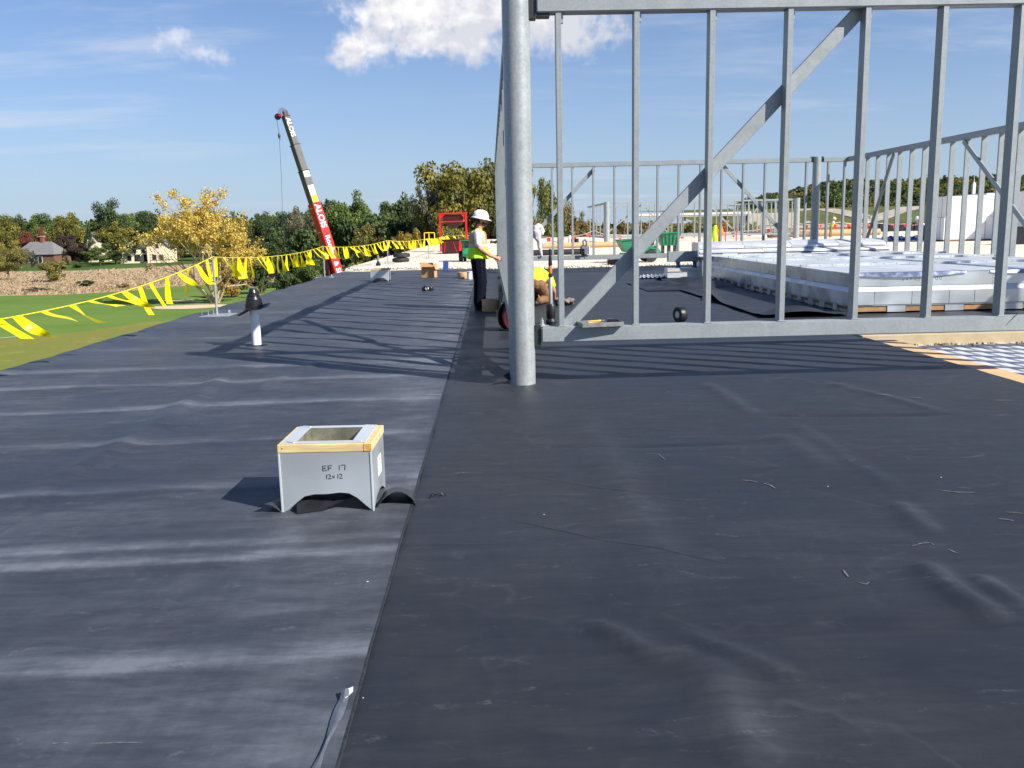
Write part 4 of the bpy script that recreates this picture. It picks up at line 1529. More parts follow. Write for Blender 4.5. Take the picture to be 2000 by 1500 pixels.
# long stacked channels behind it
tr = thing('channel_stack', 'long bright sheet-metal channels stacked behind the low unit curb', 'metal channels', (5.80, 24.75, 0))
MB().bb(.1, 5.2, 0.05, .75, 0.0, .60).build('support', 'sheet metal', tr, .004)
for k, (z, h, y, x0, L) in enumerate(((.605, .085, -.02, 0.0, 5.45), (.70, .11, .10, .05, 5.40), (.82, .16, .30, 0.0, 5.38))):
    nseg = 3 if k < 2 else 4
    for s in range(nseg):
        a, b = x0 + L * s / nseg, x0 + L * (s + 1) / nseg - .012
        MB().prism([(0, 0), (.50, 0), (.50, h + .03), (.34, h + .03), (.03, h * .45), (0, h * .35)], ((a, y, z), (0, 1, 0), (0, 0, 1)), b - a).build('channel', 'bright sheet metal', tr, .004)
MB().bb(-.04, .0, 0, .78, .60, 1.0).build('end_cap', 'sheet metal', tr, .004)
MB().box((.85, -.055, .66), (.42, .01, .06)).build('paper_sheet', 'paper label', tr)

jb = thing('jacked_beam', 'short grey steel beam resting on two blue jacks left of the sheet-metal curb', 'steel beam', at(1305, 505, 25.2) * 1.0)
jb.location.z = 0
x0 = 0
MB().bb(0, 0.98, 0, .18, .47, .76).build('beam', 'galvanized steel', jb, .008, 2)
for xx in (.30, .78):
    MB().lathe([(.075, .30), (.075, .33), (.055, .34), (.055, .44), (.075, .45), (.075, .47)], 14, (xx, .09, 0)).build('jack', 'blue plastic', jb)
MB().bb(-.05, 1.0, -.15, .30, .03, .30).build('curb_box', 'bright sheet metal', jb, .004)
MB().bb(-.05, 1.0, -.17, -.151, .20, .23).build('wood_strip', 'pine', jb, .002)

# loose membrane around the big curb: folded sheets, raised edges
def loose(name, label, x0, x1, y0, y1, hf, nx=26, ny=40, m_='membrane clean'):
    me = grid_mesh(name, np.linspace(x0, x1, nx), np.linspace(y0, y1, ny), hf, {'dust_light': lambda X, Y: 0.12 + 0.3 * fbm(X * 2, Y * 2, 77) ** 2})
    return tag(obj(name, me, m_), label, 'membrane')


loose('loose_membrane', 'loose dark membrane sheet with a raised wavy edge left of the sheet-metal curb', 4.35, 5.80, 14.1, 24.0,
      lambda X, Y: 0.03 + 0.02 * np.sin(Y * 1.7) * np.sin(X * 3) + np.exp(-((X - 4.45 - .35 * np.sin(Y * .7)) / .13) ** 2) * (.07 + .06 * np.sin(Y * 1.1 + 1)) + 0.16 * np.exp(-((Y - 14.3) / .25) ** 2) * np.clip(np.sin((X - 4.3) * 2.6), 0, 1))
loose('loose_membrane', 'crumpled membrane sheet thrown in a heap beside the blue jacks', 3.6, 6.0, 20.4, 23.6,
      lambda X, Y: 0.02 + 0.17 * np.clip(fbm(X * 1.3, Y * 1.2, 81, 3) - .32, 0, 1) * 2 * np.clip(np.minimum(np.minimum(X - 3.6, 6.0 - X), np.minimum(Y - 20.4, 23.6 - Y)) * 2, 0, 1), 34, 40)
md = MB()
prof = []
for i in range(14):
    prof += [(i * .12, 0.02), (i * .12 + .07, 0.02), (i * .12 + .08, .05), (i * .12 + .115, .05)]
vs, fs = [], []
for x, z in prof:
    vs += [(x, 0, z), (x + .25, 1.3, z)]
for i in range(len(prof) - 1):
    fs.append((2 * i, 2 * i + 2, 2 * i + 3, 2 * i + 1))
o = md.add(vs, fs).build('deck_offcut', 'bright sheet metal', None, smooth=False)
o.location = (4.2, 25.2, .02)
tag(o, 'small offcut of fluted metal deck lying left of the jacked beam', 'deck offcut')
gl = thing('work_glove', 'grey and white work glove lying on the sheet-metal curb', 'glove', at(1945, 520, 17.6))
gl.location.z = .685
MB().ellipsoid((0, 0, .03), (.09, .05, .035)).build('cuff', 'grey cloth', gl)
MB().capsule((.08, 0, .03), .035, (.16, .01, .03), .03).build('hand', 'white cloth', gl)
for k in range(4):
    MB().capsule((.16, -.03 + .02 * k, .03), .012, (.22, -.04 + .025 * k, .02), .010, 6).build('finger', 'white cloth', gl)
tr2 = thing('tape_roll', 'roll of black seam tape with silver core behind the near bottom beam', 'tape roll', (2.95, 13.8, 0.0), R(25))
ax = Euler((0, R(90), 0)).to_matrix()
MB().lathe([(.055, -.06), (.115, -.06), (.118, -.055), (.118, .055), (.115, .06), (.055, .06)], 28, (0, 0, .125), ax).build('tape', 'black rubber', tr2)
MB().lathe([(.032, -.061), (.055, -.0615), (.055, .0615), (.032, .061)], 24, (0, 0, .125), ax).build('core', 'bright sheet metal', tr2)

# tray of tools on the near bottom beam
ty_ = thing('tool_tray', 'shallow grey tray of hand tools sitting on the near bottom beam', 'tray', (at(1172, 640, FY - 0.05).x, FY - 0.03, Z0 + BH), R(7))
MB().bb(-.20, .20, -.13, .11, .002, .010).build('tray_floor', 'tray grey', ty_) if 'tray grey' in MATS else None
mat('tray grey', srgb(120, 122, 122), 0.55, var=0.25, scale=14)
MB().bb(-.20, .20, -.13, .11, .002, .010).build('tray_floor', 'tray grey', ty_)
for b in ((-.205, .205, -.135, -.128), (-.205, .205, .108, .115)):
    MB().bb(b[0], b[1], b[2], b[3], 0.0, .042).build('tray_side', 'tray grey', ty_, .002)
for b in ((-.206, -.199, -.128, .108), (.199, .206, -.128, .108), (.04, .046, -.128, .108)):
    MB().bb(b[0], b[1], b[2], b[3], 0.0, .040).build('tray_side', 'tray grey', ty_, .002)
for (a, b, r, m_, lb) in (((-.12, -.02, .03), (-.0, .03, .035), .016, 'orange plastic', 'orange handled tool in the tray on the near beam'), ((-.10, .05, .03), (.02, .06, .04), .014, 'yellow paint', 'yellow handled tool in the tray on the near beam'),
                      ((.0, -.03, .03), (.10, .0, .03), .008, 'dark steel', 'dark steel tool in the tray on the near beam')):
    o = MB().capsule(a, r, b, r * .7).build('hand_tool', m_)
    o.location = ty_.location
    o.rotation_euler = ty_.rotation_euler
    tag(o, lb, 'hand tool', 'hand tools in the tray')
o = MB().prism([(.05, .0), (.19, .0), (.15, .045), (.08, .05)], ((0, .06, .012), (1, 0, 0), (0, 0, 1)), .08).build('black_pouch', 'black plastic')
o.location, o.rotation_euler = ty_.location, ty_.rotation_euler
tag(o, 'small black pouch in the right part of the tool tray', 'pouch')

# telescopic pole standing behind the near wall
pl = thing('pole_tool', 'upright pole with black foot, metal shaft and orange collar right of the column', 'pole', (0.925, 13.9, 0))
MB().lathe([(.045, 0), (.075, .01), (.085, .06), (.06, .10)], 18).build('foot', 'black rubber', pl)
MB().lathe([(.06, .10), (.072, .12), (.075, .30), (.06, .33), (.03, .335)], 18).build('grip', 'black rubber', pl)
MB().lathe([(.030, .335), (.030, .74), (.024, .75)], 14).build('shaft', 'galvanized tube', pl)
MB().lathe([(.026, .74), (.036, .76), (.036, .80), (.026, .81)], 12).build('knuckle', 'dark steel', pl)
MB().lathe([(.026, .81), (.028, .82), (.028, .92), (.024, .93)], 12).build('collar', 'orange plastic', pl)
MB().lathe([(.030, .93), (.032, .95), (.020, 1.09), (.016, 1.18), (.0, 1.19)], 12).build('tip', 'black rubber', pl)

# things about the left wall
wl = thing('cord_reel', 'red cord reel leaning at the foot of the edge-on wall, half hidden by the column', 'reel', (0.235, 13.3, 0.0), R(-35))
ax = Euler((0, R(90), 0)).to_matrix()
MB().lathe([(.10, -.05), (.195, -.055), (.20, -.04), (.20, -.03), (.08, -.03)], 28, (0, 0, .22), ax).build('flange', 'dark red paint', wl)
MB().lathe([(.08, -.03), (.12, -.03), (.12, .03), (.08, .03)], 24, (0, 0, .22), ax).build('cord', 'black rubber', wl)
MB().lathe([(.08, .03), (.20, .03), (.20, .04), (.195, .055), (.10, .05)], 28, (0, 0, .22), ax).build('flange', 'dark red paint', wl)
MB().bb(-.09, .09, -.10, .10, .0, .03).build('foot', 'dark steel', wl)
wp = MB()
vs, fs = [], []
for i in range(24):
    y = 15.2 + i * .12
    wv = .03 * math.sin(i * 1.3)
    vs += [(.17 + wv, y, .42), (.15 + wv * .6, y, .22), (.10 - wv, y, .012)]
    if i:
        a = 3 * i
        fs += [(a - 3, a - 2, a + 1, a), (a - 2, a - 1, a + 2, a + 1)]
wp.add(vs, fs)
tag(wp.build('wall_flashing', 'black rubber'), 'black membrane flashing hung under the edge-on stud wall', 'membrane')

k1 = thing('kraft_roll', 'tan roll standing by the standing worker\'s feet', 'roll', (0.0, 16.55, 0))
MB().lathe([(.05, .0), (.185, .0), (.187, .004), (.187, .212), (.185, .215), (.05, .215)], 36).build('roll', 'kraft roll', k1)
MB().lathe([(.042, .003), (.05, .003), (.05, .218), (.042, .218)], 24).build('core', 'cardboard inside', k1)
k2 = thing('kraft_roll', 'tan roll beside the white bucket', 'roll', (-0.86, 27.7, 0))
MB().lathe([(.05, .0), (.185, .0), (.187, .004), (.187, .20), (.185, .203), (.05, .203)], 36).build('roll', 'kraft roll', k2)
MB().lathe([(.042, .003), (.05, .003), (.05, .206), (.042, .206)], 24).build('core', 'cardboard inside', k2)
bk = thing('bucket', 'small white bucket between the tan roll and the standing worker', 'bucket', (-0.66, 27.3, 0))
MB().lathe([(.075, 0), (.08, .004), (.082, .20), (.076, .20), (.074, .01)], 24).build('body', 'white plastic', bk)
MB().lathe([(.084, .192), (.088, .196), (.088, .235), (.080, .24), (.078, .20)], 24).build('rim', 'bright sheet metal', bk)
MB().path([(.085 * math.cos(a), .085 * math.sin(a) * .3 - .08, .20 - .03 * math.sin(a)) for a in [k * math.pi / 8 for k in range(9)]], .003, 5).build('handle', 'dark steel', bk)

cb_ = thing('cardboard_box', 'open cardboard box standing on the membrane', 'box', (-2.0, 28.9, 0), R(-14))
for nm, b in (('side', (-.21, .21, -.17, -.166)), ('side', (-.21, .21, .166, .17)), ('side', (-.21, -.206, -.166, .166)), ('side', (.206, .21, -.166, .166))):
    MB().bb(b[0], b[1], b[2], b[3], .002, .36).build(nm, 'cardboard', cb_)
MB().bb(-.206, .206, -.166, .166, .002, .010).build('bottom', 'cardboard inside', cb_)
MB().box((0, -.235, .41), (.42, .004, .17), (R(-42), 0, 0)).build('flap', 'cardboard', cb_)
MB().box((-.24, 0, .41), (.15, .33, .004), (0, R(55), 0)).build('flap', 'cardboard', cb_)
MB().box((0, .13, .385), (.42, .16, .004), (R(25), 0, 0)).build('flap', 'cardboard', cb_)
MB().box((.235, 0, .31), (.13, .33, .004), (0, R(65), 0)).build('flap', 'cardboard', cb_)
o = MB().bb(-.10, .10, -.05, .05, 0.01, .36).build('blue_carton', 'blue plastic', None, .006)
o.location = tuple(gnd(871, 528))[:2] + (0,)
tag(o, 'small upright blue carton at the edge of the gravel', 'carton')
bc2 = thing('vent_boot', 'black conical pipe boot standing near the third stanchion', 'pipe boot', tuple(gnd(739, 521))[:2] + (0,))
MB().lathe([(.19, .0), (.19, .02), (.11, .05), (.10, .14), (.06, .16), (.055, .22)], 20).build('cone', 'black plastic', bc2)
MB().lathe([(.045, .22), (.045, .50), (0, .50)], 14).build('stub', 'grey cloth', bc2)
bg_ = MB()
for i in range(16):
    bg_.ellipsoid((random.uniform(-.16, .16), random.uniform(-.1, .1), random.uniform(.02, .08)), (random.uniform(.04, .09), random.uniform(.03, .07), random.uniform(.02, .06)), rot=(random.random() * 3, random.random() * 3, 0))
o = obj('rubber_scrap', remesh(bg_, 'rubber_scrap', .014, 1), 'black plastic')
o.location = tuple(gnd(836, 569))[:2] + (0,)
tag(o, 'crumpled scrap of black rubber on the membrane left of the standing worker', 'scrap')
for i, (lb, dx, dy, z, r) in enumerate((('lower tyre of the two stacked at the gravel edge', 0, 0, .05, 0), ('upper tyre of the two stacked at the gravel edge', .05, -.03, .27, .4))):
    t = thing('tyre', lb, 'tyre', (gnd(783, 514).x + dx, gnd(783, 514).y + dy, z), r, 'stacked tyres')
    MB().lathe([(.20, .01), (.26, .0), (.37, .012), (.395, .04), (.40, .09), (.395, .15), (.37, .185), (.26, .20), (.20, .19), (.19, .10), (.20, .01)], 40).build('tread', 'tyre rubber', t)
    MB().lathe([(.255, .2005), (.29, .206), (.31, .2005)], 40).build('bead', 'tyre rubber', t)

# ------------------------------------------------------------------ red hopper, bin, yellow ladder rails
hp = thing('hopper_stand', 'red steel hopper on a tall portal frame above the gravel', 'hopper', (-2.44, 60, 0.05))
hw, hh = 0.86, 2.45
for s in (-1, 1):
    for yy in (-.45, .45):
        MB().bb(s * hw - .055, s * hw + .055, yy - .05, yy + .05, 0, hh).build('leg', 'red paint', hp, .006)
    MB().bb(s * hw - .04, s * hw + .04, -.40, .40, 1.72, 1.80).build('tie', 'red paint', hp, .004)
for yy in (-.45, .45):
    MB().bb(-hw - .07, hw + .07, yy - .055, yy + .055, hh + .001, hh + .09).build('beam', 'red paint', hp, .006)
    MB().bb(-hw + .056, hw - .056, yy - .03, yy + .03, 1.93, 2.0).build('beam', 'red paint', hp, .004)
    for s in (-1, 1):
        MB().prism([(0, 0), (0, -.32), (-s * .30, 0)], ((s * (hw - .057), yy, hh - .002), (1, 0, 0), (0, 0, 1)), .02).build('gusset', 'red paint', hp)
fun = MB()
top = [(-hw + .1, -.38, hh - .02), (hw - .1, -.38, hh - .02), (hw - .1, .38, hh - .02), (-hw + .1, .38, hh - .02)]
mid = [(-.62, -.36, 1.9), (.62, -.36, 1.9), (.62, .36, 1.9), (-.62, .36, 1.9)]
bot = [(-.12, -.12, 1.5), (.12, -.12, 1.5), (.12, .12, 1.5), (-.12, .12, 1.5)]
fun.add(top + mid + bot, [(0, 1, 5, 4), (1, 2, 6, 5), (2, 3, 7, 6), (3, 0, 4, 7), (4, 5, 9, 8), (5, 6, 10, 9), (6, 7, 11, 10), (7, 4, 8, 11)])
fun.build('funnel', 'dark red paint', hp, smooth=False)
rb = thing('skip_bin', 'dark red steel bin standing under the red hopper', 'bin', (gnd(886, 497).x - .05, 55.0, .05))
MB().bb(-.63, .38, -.5, .5, .02, .80).build('body', 'dark red paint', rb, .02, 2)
MB().bb(-.67, .64, -.53, .53, .801, .86).build('rim', 'dark red paint', rb, .01)
MB().bb(.385, .62, -.48, .48, .05, .80).build('end_box', 'red paint', rb, .01)
for s in (-.42, .05):
    MB().bar((s, -.51, .70), (s + (.22 if s > 0 else -.08), -.51, .06), .03, .035, (0, 1, 0)).build('brace', 'red paint', rb)
yl = thing('ladder_rails', 'yellow ladder guard rails at the far roof edge', 'ladder rail', at(838, 470, 68))
yl.location.z = 0.03
for a in (-.35, .0, .42):
    MB().path([(a, 0, 0), (a, 0, 1.25)], .035, 8).build('post', 'yellow paint', yl)
MB().path([(-.35, 0, 1.25), (.0, 0, 1.27), (.42, 0, 1.25)], .035, 8).build('rail', 'yellow paint', yl)
MB().path([(-.35, 0, .75), (.42, 0, .75)], .03, 8).build('rail', 'yellow paint', yl)


# ------------------------------------------------------------------ green buggies
def buggy(label, loc, rotz, hop=True):
    t = thing('power_buggy', label, 'buggy', loc, rotz, 'green roofing buggies')
    def wheel(x, y, r, w):
        ax_ = Euler((R(90), 0, 0)).to_matrix()
        wh = MB().lathe([(r * .55, -w / 2), (r * .9, -w / 2), (r, -w * .3), (r, w * .3), (r * .9, w / 2), (r * .55, w / 2)], 26, (x, y, r), ax_).build('wheel', 'tyre rubber', t)
        MB().lathe([(0, -w * .35), (r * .5, -w * .42), (r * .56, -w * .4), (r * .56, w * .4), (r * .5, w * .42), (0, w * .35)], 20, (x, y, r), ax_).build('rim', 'white paint', wh)
    for sy in (-.38, .38):
        wheel(.30, sy, .245, .16)
        wheel(-.62, sy * .8, .19, .12)
    MB().prism([(-.85, .22), (.62, .22), (.78, .34), (.62, .62), (.18, .66), (-.1, .38), (-.85, .38)], ((0, .26, 0), (1, 0, 0), (0, 0, 1)), .52).build('body', 'green paint', t, .02, 2)
    hb = MB()
    hb.add([(-.95, -.42, .86), (-.05, -.42, .92), (-.05, .42, .92), (-.95, .42, .86), (-.72, -.30, .42), (-.2, -.30, .42), (-.2, .30, .42), (-.72, .30, .42)],
           [(0, 1, 5, 4), (1, 2, 6, 5), (2, 3, 7, 6), (3, 0, 4, 7), (4, 5, 6, 7)])
    hb.build('bucket', 'green paint', t, smooth=False)
    MB().path([(-.98, -.44, .88), (-.03, -.44, .94), (-.03, .44, .94), (-.98, .44, .88), (-.98, -.44, .88)], .025, 6).build('bucket_rim', 'green paint', t)
    MB().path([(.5, -.28, .6), (.75, -.28, .95), (.95, -.28, 1.0), (.95, .28, 1.0), (.75, .28, .95), (.5, .28, .6)], .018, 6).build('handle', 'dark steel', t)
    MB().bb(.15, .5, -.18, .18, .661, .84).build('engine', 'dark steel', t, .02)
    MB().bb(.3, .55, -.4, .4, .50, .53).build('fender', 'green paint', t, .01)
    return t


buggy('green roofing buggy with round wheel seen through the near frame', (at(1252, 495, 36.0).x, 36.0, .05), R(8))
b2 = buggy('green buggy half hidden behind the standing worker', (-0.95, 41.0, .05), R(-95))
gh = thing('gravel_spreader', 'green ballast hopper with ribbed side right of the green buggy', 'hopper', (at(1306, 490, 44).x, 44, .05))
hb = MB()
hb.add([(-.52, -.4, 1.02), (.52, -.4, 1.06), (.52, .4, 1.06), (-.52, .4, 1.02), (-.40, -.3, .45), (.40, -.3, .45), (.40, .3, .45), (-.40, .3, .45)], [(0, 1, 5, 4), (1, 2, 6, 5), (2, 3, 7, 6), (3, 0, 4, 7), (4, 5, 6, 7)])
hb.build('tub', 'green paint', gh, smooth=False)
for k in range(5):
    MB().bar((-.4 + .2 * k, -.43, 1.02), (-.32 + .16 * k, -.33, .47), .03, .03).build('rib', 'green paint', gh)
MB().path([(-.55, -.43, 1.04), (.55, -.43, 1.08), (.55, .43, 1.08), (-.55, .43, 1.04), (-.55, -.43, 1.04)], .03, 6).build('rim', 'green paint', gh)
for x in (-.3, 0, .3):
    MB().bb(x - .05, x + .05, -.2, .2, .0, .45).build('leg', 'dark steel', gh)
for k, s in enumerate((-1, 1)):
    MB().bar((-.5, s * .42, .95), (-.95, s * .2, .1), .03, .03).build('strut', 'green paint', gh)

# ------------------------------------------------------------------ bits along the far wall
bp = thing('backpack', 'grey and black backpack propped on the far bottom beam', 'backpack', (at(1142, 500, BY - .03).x, BY - .06, Z0 + BH))
MB().bb(-.15, .12, -.10, .09, .0, .34).build('bag', 'backpack grey', bp, .04, 3) if 'backpack grey' in MATS else None
mat('backpack grey', srgb(120, 122, 132), 0.8, var=0.3, scale=9)
MB().bb(-.15, .12, -.10, .09, .0, .34).build('bag', 'backpack grey', bp, .04, 3)
MB().bb(-.17, -.02, -.14, -.101, .02, .22).build('pocket', 'black plastic', bp, .02, 2)
MB().bb(.121, .17, -.08, .08, .02, .30).build('side_pocket', 'paper label', bp, .01)
MB().path([(-.05, -.06, .33), (-.06, -.06, .46), (.0, -.05, .52), (.05, -.06, .45), (.06, -.06, .33)], .03, 8).build('strap', 'grey cloth', bp)
MB().path([(-.02, -.12, .05), (-.04, -.16, -.05), (.0, -.16, -.12)], .012, 6).build('loose_strap', 'black plastic', bp)
jk = thing('hanging_jacket', 'pale sweatshirt hung on the brace of the far stud wall', 'jacket', (at(1051, 440, BY - .1).x, BY - .05, 0))
jm = MB()
for a, b, r0, r1 in (((0, 0, 1.56), (-.10, -.03, 1.40), .10, .10), ((.08, -.03, 1.55), (.13, -.06, 1.30), .07, .06), ((-.08, -.02, 1.5), (-.05, -.05, 1.15), .10, .08), ((.0, -.05, 1.35), (.04, -.05, .85), .09, .07), ((.04, -.05, .9), (.10, -.06, .58), .07, .045), ((.13, -.05, 1.5), (.19, -.05, 1.38), .05, .04)):
    jm.capsule(a, r0, b, r1)
obj('cloth', remesh(jm, 'cloth', .025, 2), 'pale cloth', jk)
o = MB().lathe([(.10, 0), (.12, .01), (.13, .22), (.06, .30), (.05, .36), (0, .36)], 18).build('water_jug', 'white plastic')
o.location = (at(1192, 492, 34.6).x, 34.6, .06)
tag(o, 'white and blue water jug standing on the gravel left of the green buggy', 'jug')
o = MB().bb(-.28, .26, -.2, .2, .0, .20).build('black_tub', 'black plastic', None, .04, 2)
o.location = (at(1200, 500, 33.9).x, 33.9, .06)
tag(o, 'black tub on the gravel left of the green buggy', 'tub')
for i, (px0, px1, py, Y, r, m_, lb) in enumerate(((1035, 1140, 484, 47, .16, 'black rubber', 'black membrane roll lying on the gravel behind the far stud wall'), (1060, 1212, 476, 62, .20, 'kraft roll', 'long tan wrapped roll lying across the gravel behind the black roll'),
                                                  (1500, 1600, 461, 86, .28, 'boardwood', 'pile of grey-brown timber at the foot of the distant second frame'), (1552, 1720, 459, 88, .32, 'kraft roll', 'long tan wrapped roll at the far edge of the gravel by the distant worker'))):
    if m_ == 'boardwood':
        mat('boardwood', srgb(130, 112, 92), 0.85, var=0.3, scale=3)
    a, b = at(px0, py, Y), at(px1, py, Y)
    mb_ = MB()
    mb_.tube((a.x, Y, r + .03), (b.x, Y + .3, r + .03), r, r, 18)
    tag(mb_.build('wrapped_roll', m_), lb, 'roll')
for i, px in enumerate((1133, 1128, 1116)):
    pass
for px, lb, m_ in ((1113, 'thin white pipe stub standing on the gravel behind the far stud wall', 'white plastic'), (1116.5, 'short black pipe stub, left of two on the far gravel', 'black plastic'), (1128, 'short black pipe stub, right of two on the far gravel', 'black plastic')):
    o = MB().lathe([(.09 if m_[0] == 'w' else .20, 0), (.09 if m_[0] == 'w' else .20, .72 if m_[0] == 'w' else .42), (0, .72 if m_[0] == 'w' else .42)], 12).build('pipe_stub', m_)
    o.location = (at(px, 465, 78).x, 78 if m_[0] == 'w' else 79, .05)
    tag(o, lb, 'pipe')

# red rail stand with a vest thrown over it
rs = thing('rail_stand', 'red guard rail stand carrying a hi-vis vest', 'guard rail', (at(1405, 470, 41).x, 41, .05))
for a in (-.05, .28, .78):
    MB().path([(a, 0, 0), (a, 0, 1.55 if a == .28 else 1.25)], .022, 8).build('post', 'red paint', rs)
MB().path([(-.35, 0, .62), (.78, 0, .64)], .02, 8).build('rail', 'red paint', rs)
MB().path([(.28, 0, 1.5), (.05, -.03, 1.42)], .02, 8).build('hook_arm', 'red paint', rs)
vs_ = thing('safety_vest', 'crumpled lime and orange safety vest hanging on the red rail stand', 'vest', (at(1404, 470, 40.9).x, 40.9, 0))
jm = MB()
for a, b, r0, r1 in (((-.18, 0, 1.35), (-.22, 0, 1.0), .10, .13), ((-.2, 0, 1.0), (-.12, 0, .35), .12, .10)):
    jm.capsule(a, r0, b, r1)
obj('lime_half', remesh(jm, 'lime_half', .03, 2), 'lime cloth', vs_)
jm = MB()
for a, b, r0, r1 in (((.02, 0, 1.48), (.14, 0, 1.05), .10, .10), ((-.02, -.02, 1.2), (.04, -.02, .55), .07, .06)):
    jm.capsule(a, r0, b, r1)
obj('orange_half', remesh(jm, 'orange_half', .03, 2), 'orange cloth', vs_)
o = MB().lathe([(.16, 0), (.22, .30), (.24, .30), (.24, .36), (.2, .36)], 20).build('bucket', 'black plastic')
o.location = (at(1421, 475, 44).x, 44, .05)
tag(o, 'black bucket standing behind the red guard rail stand', 'bucket')

# ------------------------------------------------------------------ foam stacks and covered pallets on the right
def foam_mat():
    m_ = bpy.data.materials.new('foam stack')
    m_.use_nodes = True
    g = NT(m_.node_tree)
    bs = g.n['Principled BSDF']
    p = g.node('ShaderNodeNewGeometry').outputs['Position']
    z = g.sep(p)[2]
    w = g.m('FRACT', g.m('MULTIPLY', z, 12.0))
    ln_ = g.m('LESS_THAN', w, 0.12)
    n = g.noise(p, 1.5, 4)
    col = g.mix(g.ramp(n, .3, .7), (.74, .74, .76), (.82, .82, .83))
    col = g.mix(g.m('MULTIPLY', ln_, .35), col, (.45, .45, .47))
    g.put(bs.inputs['Base Color'], col)
    bs.inputs['Roughness'].default_value = .75
    g.put(bs.inputs['Normal'], g.bump(w, .25, .01))
    MATS['foam stack'] = m_


foam_mat()
def foam(label, x, y, w, d, zs, rot=0):
    t = thing('foam_board_stack', label, 'foam boards', (x, y, .05), rot, 'stacks of white foam insulation boards')
    MB().bb(-w / 2, w / 2, -d / 2, d / 2, 0.0, .10).build('pallet', 'old wood', t)
    for a, b in zs:
        bn = MB().bb(-w / 2, w / 2, -d / 2, d / 2, a, b).build('bundle', 'foam stack', t, .015)
        dx = random.uniform(-.03, .03)
        bn.location.x = dx
        for yy in (-.3, .3):
            MB().bb(-w / 2 - .004, w / 2 + .004, yy * d - .02, yy * d + .02, a + .004, b + .003).build('strap', 'grey cloth', bn)
    return t


FYf = 57.0
xa = at(1842, 470, FYf).x
foam('left white foam board stack seen through the right-hand wall', xa + .65, FYf + 1.2, 1.25, 2.4, ((.11, 1.52), (1.54, 2.86)))
foam('middle white foam board stack seen through the right-hand wall', xa + 1.98, FYf + 1.1, 1.28, 2.4, ((.11, 1.52), (1.54, 2.88)))
foam('third white foam board stack, slightly taller than its neighbours', xa + 3.32, FYf + 1.25, 1.25, 2.4, ((.11, 1.54), (1.56, 3.0)))
foam('rightmost white foam board stack at the picture edge', xa + 5.3, FYf - 1.0, 1.6, 2.4, ((.11, 1.54), (1.56, 3.05)), R(6))
o = MB().bb(-.6, .6, -.5, .5, 0, .95).build('black_container', 'black plastic', None, .04, 2)
o.location = (at(1992, 480, 48).x, 48, .05)
tag(o, 'black container in front of the rightmost foam stack', 'container')
for i in range(6):
    px = 1722 + i * 17
    t = thing('covered_pallet', ['leftmost covered pallet with lavender top', 'second covered pallet from the left beyond the gravel', 'third covered pallet from the left beyond the gravel', 'fourth covered pallet from the left beyond the gravel',
                                 'fifth covered pallet from the left beyond the gravel', 'rightmost covered pallet beyond the gravel'][i], 'pallet', (at(px, 450, 112).x, 112, 0), 0, 'pallets under black covers')
    MB().bb(-.52, .52, -.5, .5, .0, 1.05).build('cover', 'black tarp', t, .10, 3)
    MB().bb(-.45, .45, -.46, .44, 1.051, 1.10).build('top', 'lavender film' if i == 0 else 'black tarp', t, .02)
    if i % 2:
        MB().bb(-.15, .2, -.52, -.501, .75, 1.0).build('red_tag', 'red vinyl', t)
for i, (a, b, lb) in enumerate(((1722, 1762, 'blue tarp bundle, left one on the gravel behind the right-hand wall'), (1756, 1800, 'blue tarp bundle, right one on the gravel behind the right-hand wall'))):
    A, B = at(a, 467, 62), at(b, 467, 62)
    mb_ = MB()
    N = 9
    mb_.path([(A.x + (B.x - A.x) * k / N, 62 + .1 * math.sin(k * 1.7), .20 + .03 * math.sin(k * 2.3)) for k in range(N + 1)], [.08] + [.17 + .05 * math.sin(k * 1.9 + i) for k in range(1, N)] + [.10], 12)
    tag(mb_.build('tarp_bundle', 'blue tarp'), lb, 'tarp', 'blue tarp bundles')


# ------------------------------------------------------------------ people
def hand(mb, w, dirv, pal, s=1.0, curl=0.5):
    """palm and five fingers; w wrist, dirv pointing direction, pal = palm side direction"""
    w, d, p = Vector(w), Vector(dirv).normalized(), Vector(pal)
    p = (p - d * p.dot(d)).normalized()
    sd_ = d.cross(p)
    mb.capsule(w, .030 * s, w + d * .075 * s, (.034 * s, .034 * s, .030 * s), 8)
    for k, (o, L) in enumerate(((-.030, .075), (-.010, .085), (.010, .080), (.029, .062))):
        a = w + d * .085 * s + sd_ * o * s
        b = a + (d * math.cos(curl * .6) + p * math.sin(curl * .6)) * L * .5 * s
        c = b + (d * math.cos(curl * 1.5) + p * math.sin(curl * 1.5)) * L * .5 * s
        mb.capsule(a, .0105 * s, b, .0095 * s, 6)
        mb.capsule(b, .0095 * s, c, .0085 * s, 6)
    a = w + d * .03 * s - sd_ * .033 * s
    b = a + (d * .7 - sd_ * .6 + p * .3).normalized() * .045 * s
    mb.capsule(a, .013 * s, b, .011 * s, 6)
    mb.capsule(b, .011 * s, b + (d * .9 + p * .4).normalized() * .03 * s, .009 * s, 6)


def head(mb, c, f, up=(0, 0, 1)):
    """head with jaw, nose and ears; f = facing direction"""
    c, f = Vector(c), Vector(f).normalized()
    u = Vector(up)
    s = u.cross(f).normalized()
    mb.ellipsoid(c + u * .025, (.098, .082, .105), 14, 10, (0, 0, math.atan2(f.y, f.x)))
    mb.capsule(c + f * .035 - u * .06, (.05, .05, .045), c + f * .055 - u * .085, .034, 8)
    mb.capsule(c + f * .092 + u * .005, .012, c + f * .112 - u * .03, .016, 6)
    for k in (-1, 1):
        mb.ellipsoid(c + s * .083 * k - u * .0, (.022, .012, .032), 8, 6, (0, 0, math.atan2(f.y, f.x)))


def limbs(mb, chain):
    for (a, ra), (b, rb) in zip(chain[:-1], chain[1:]):
        mb.capsule(a, ra, b, rb)


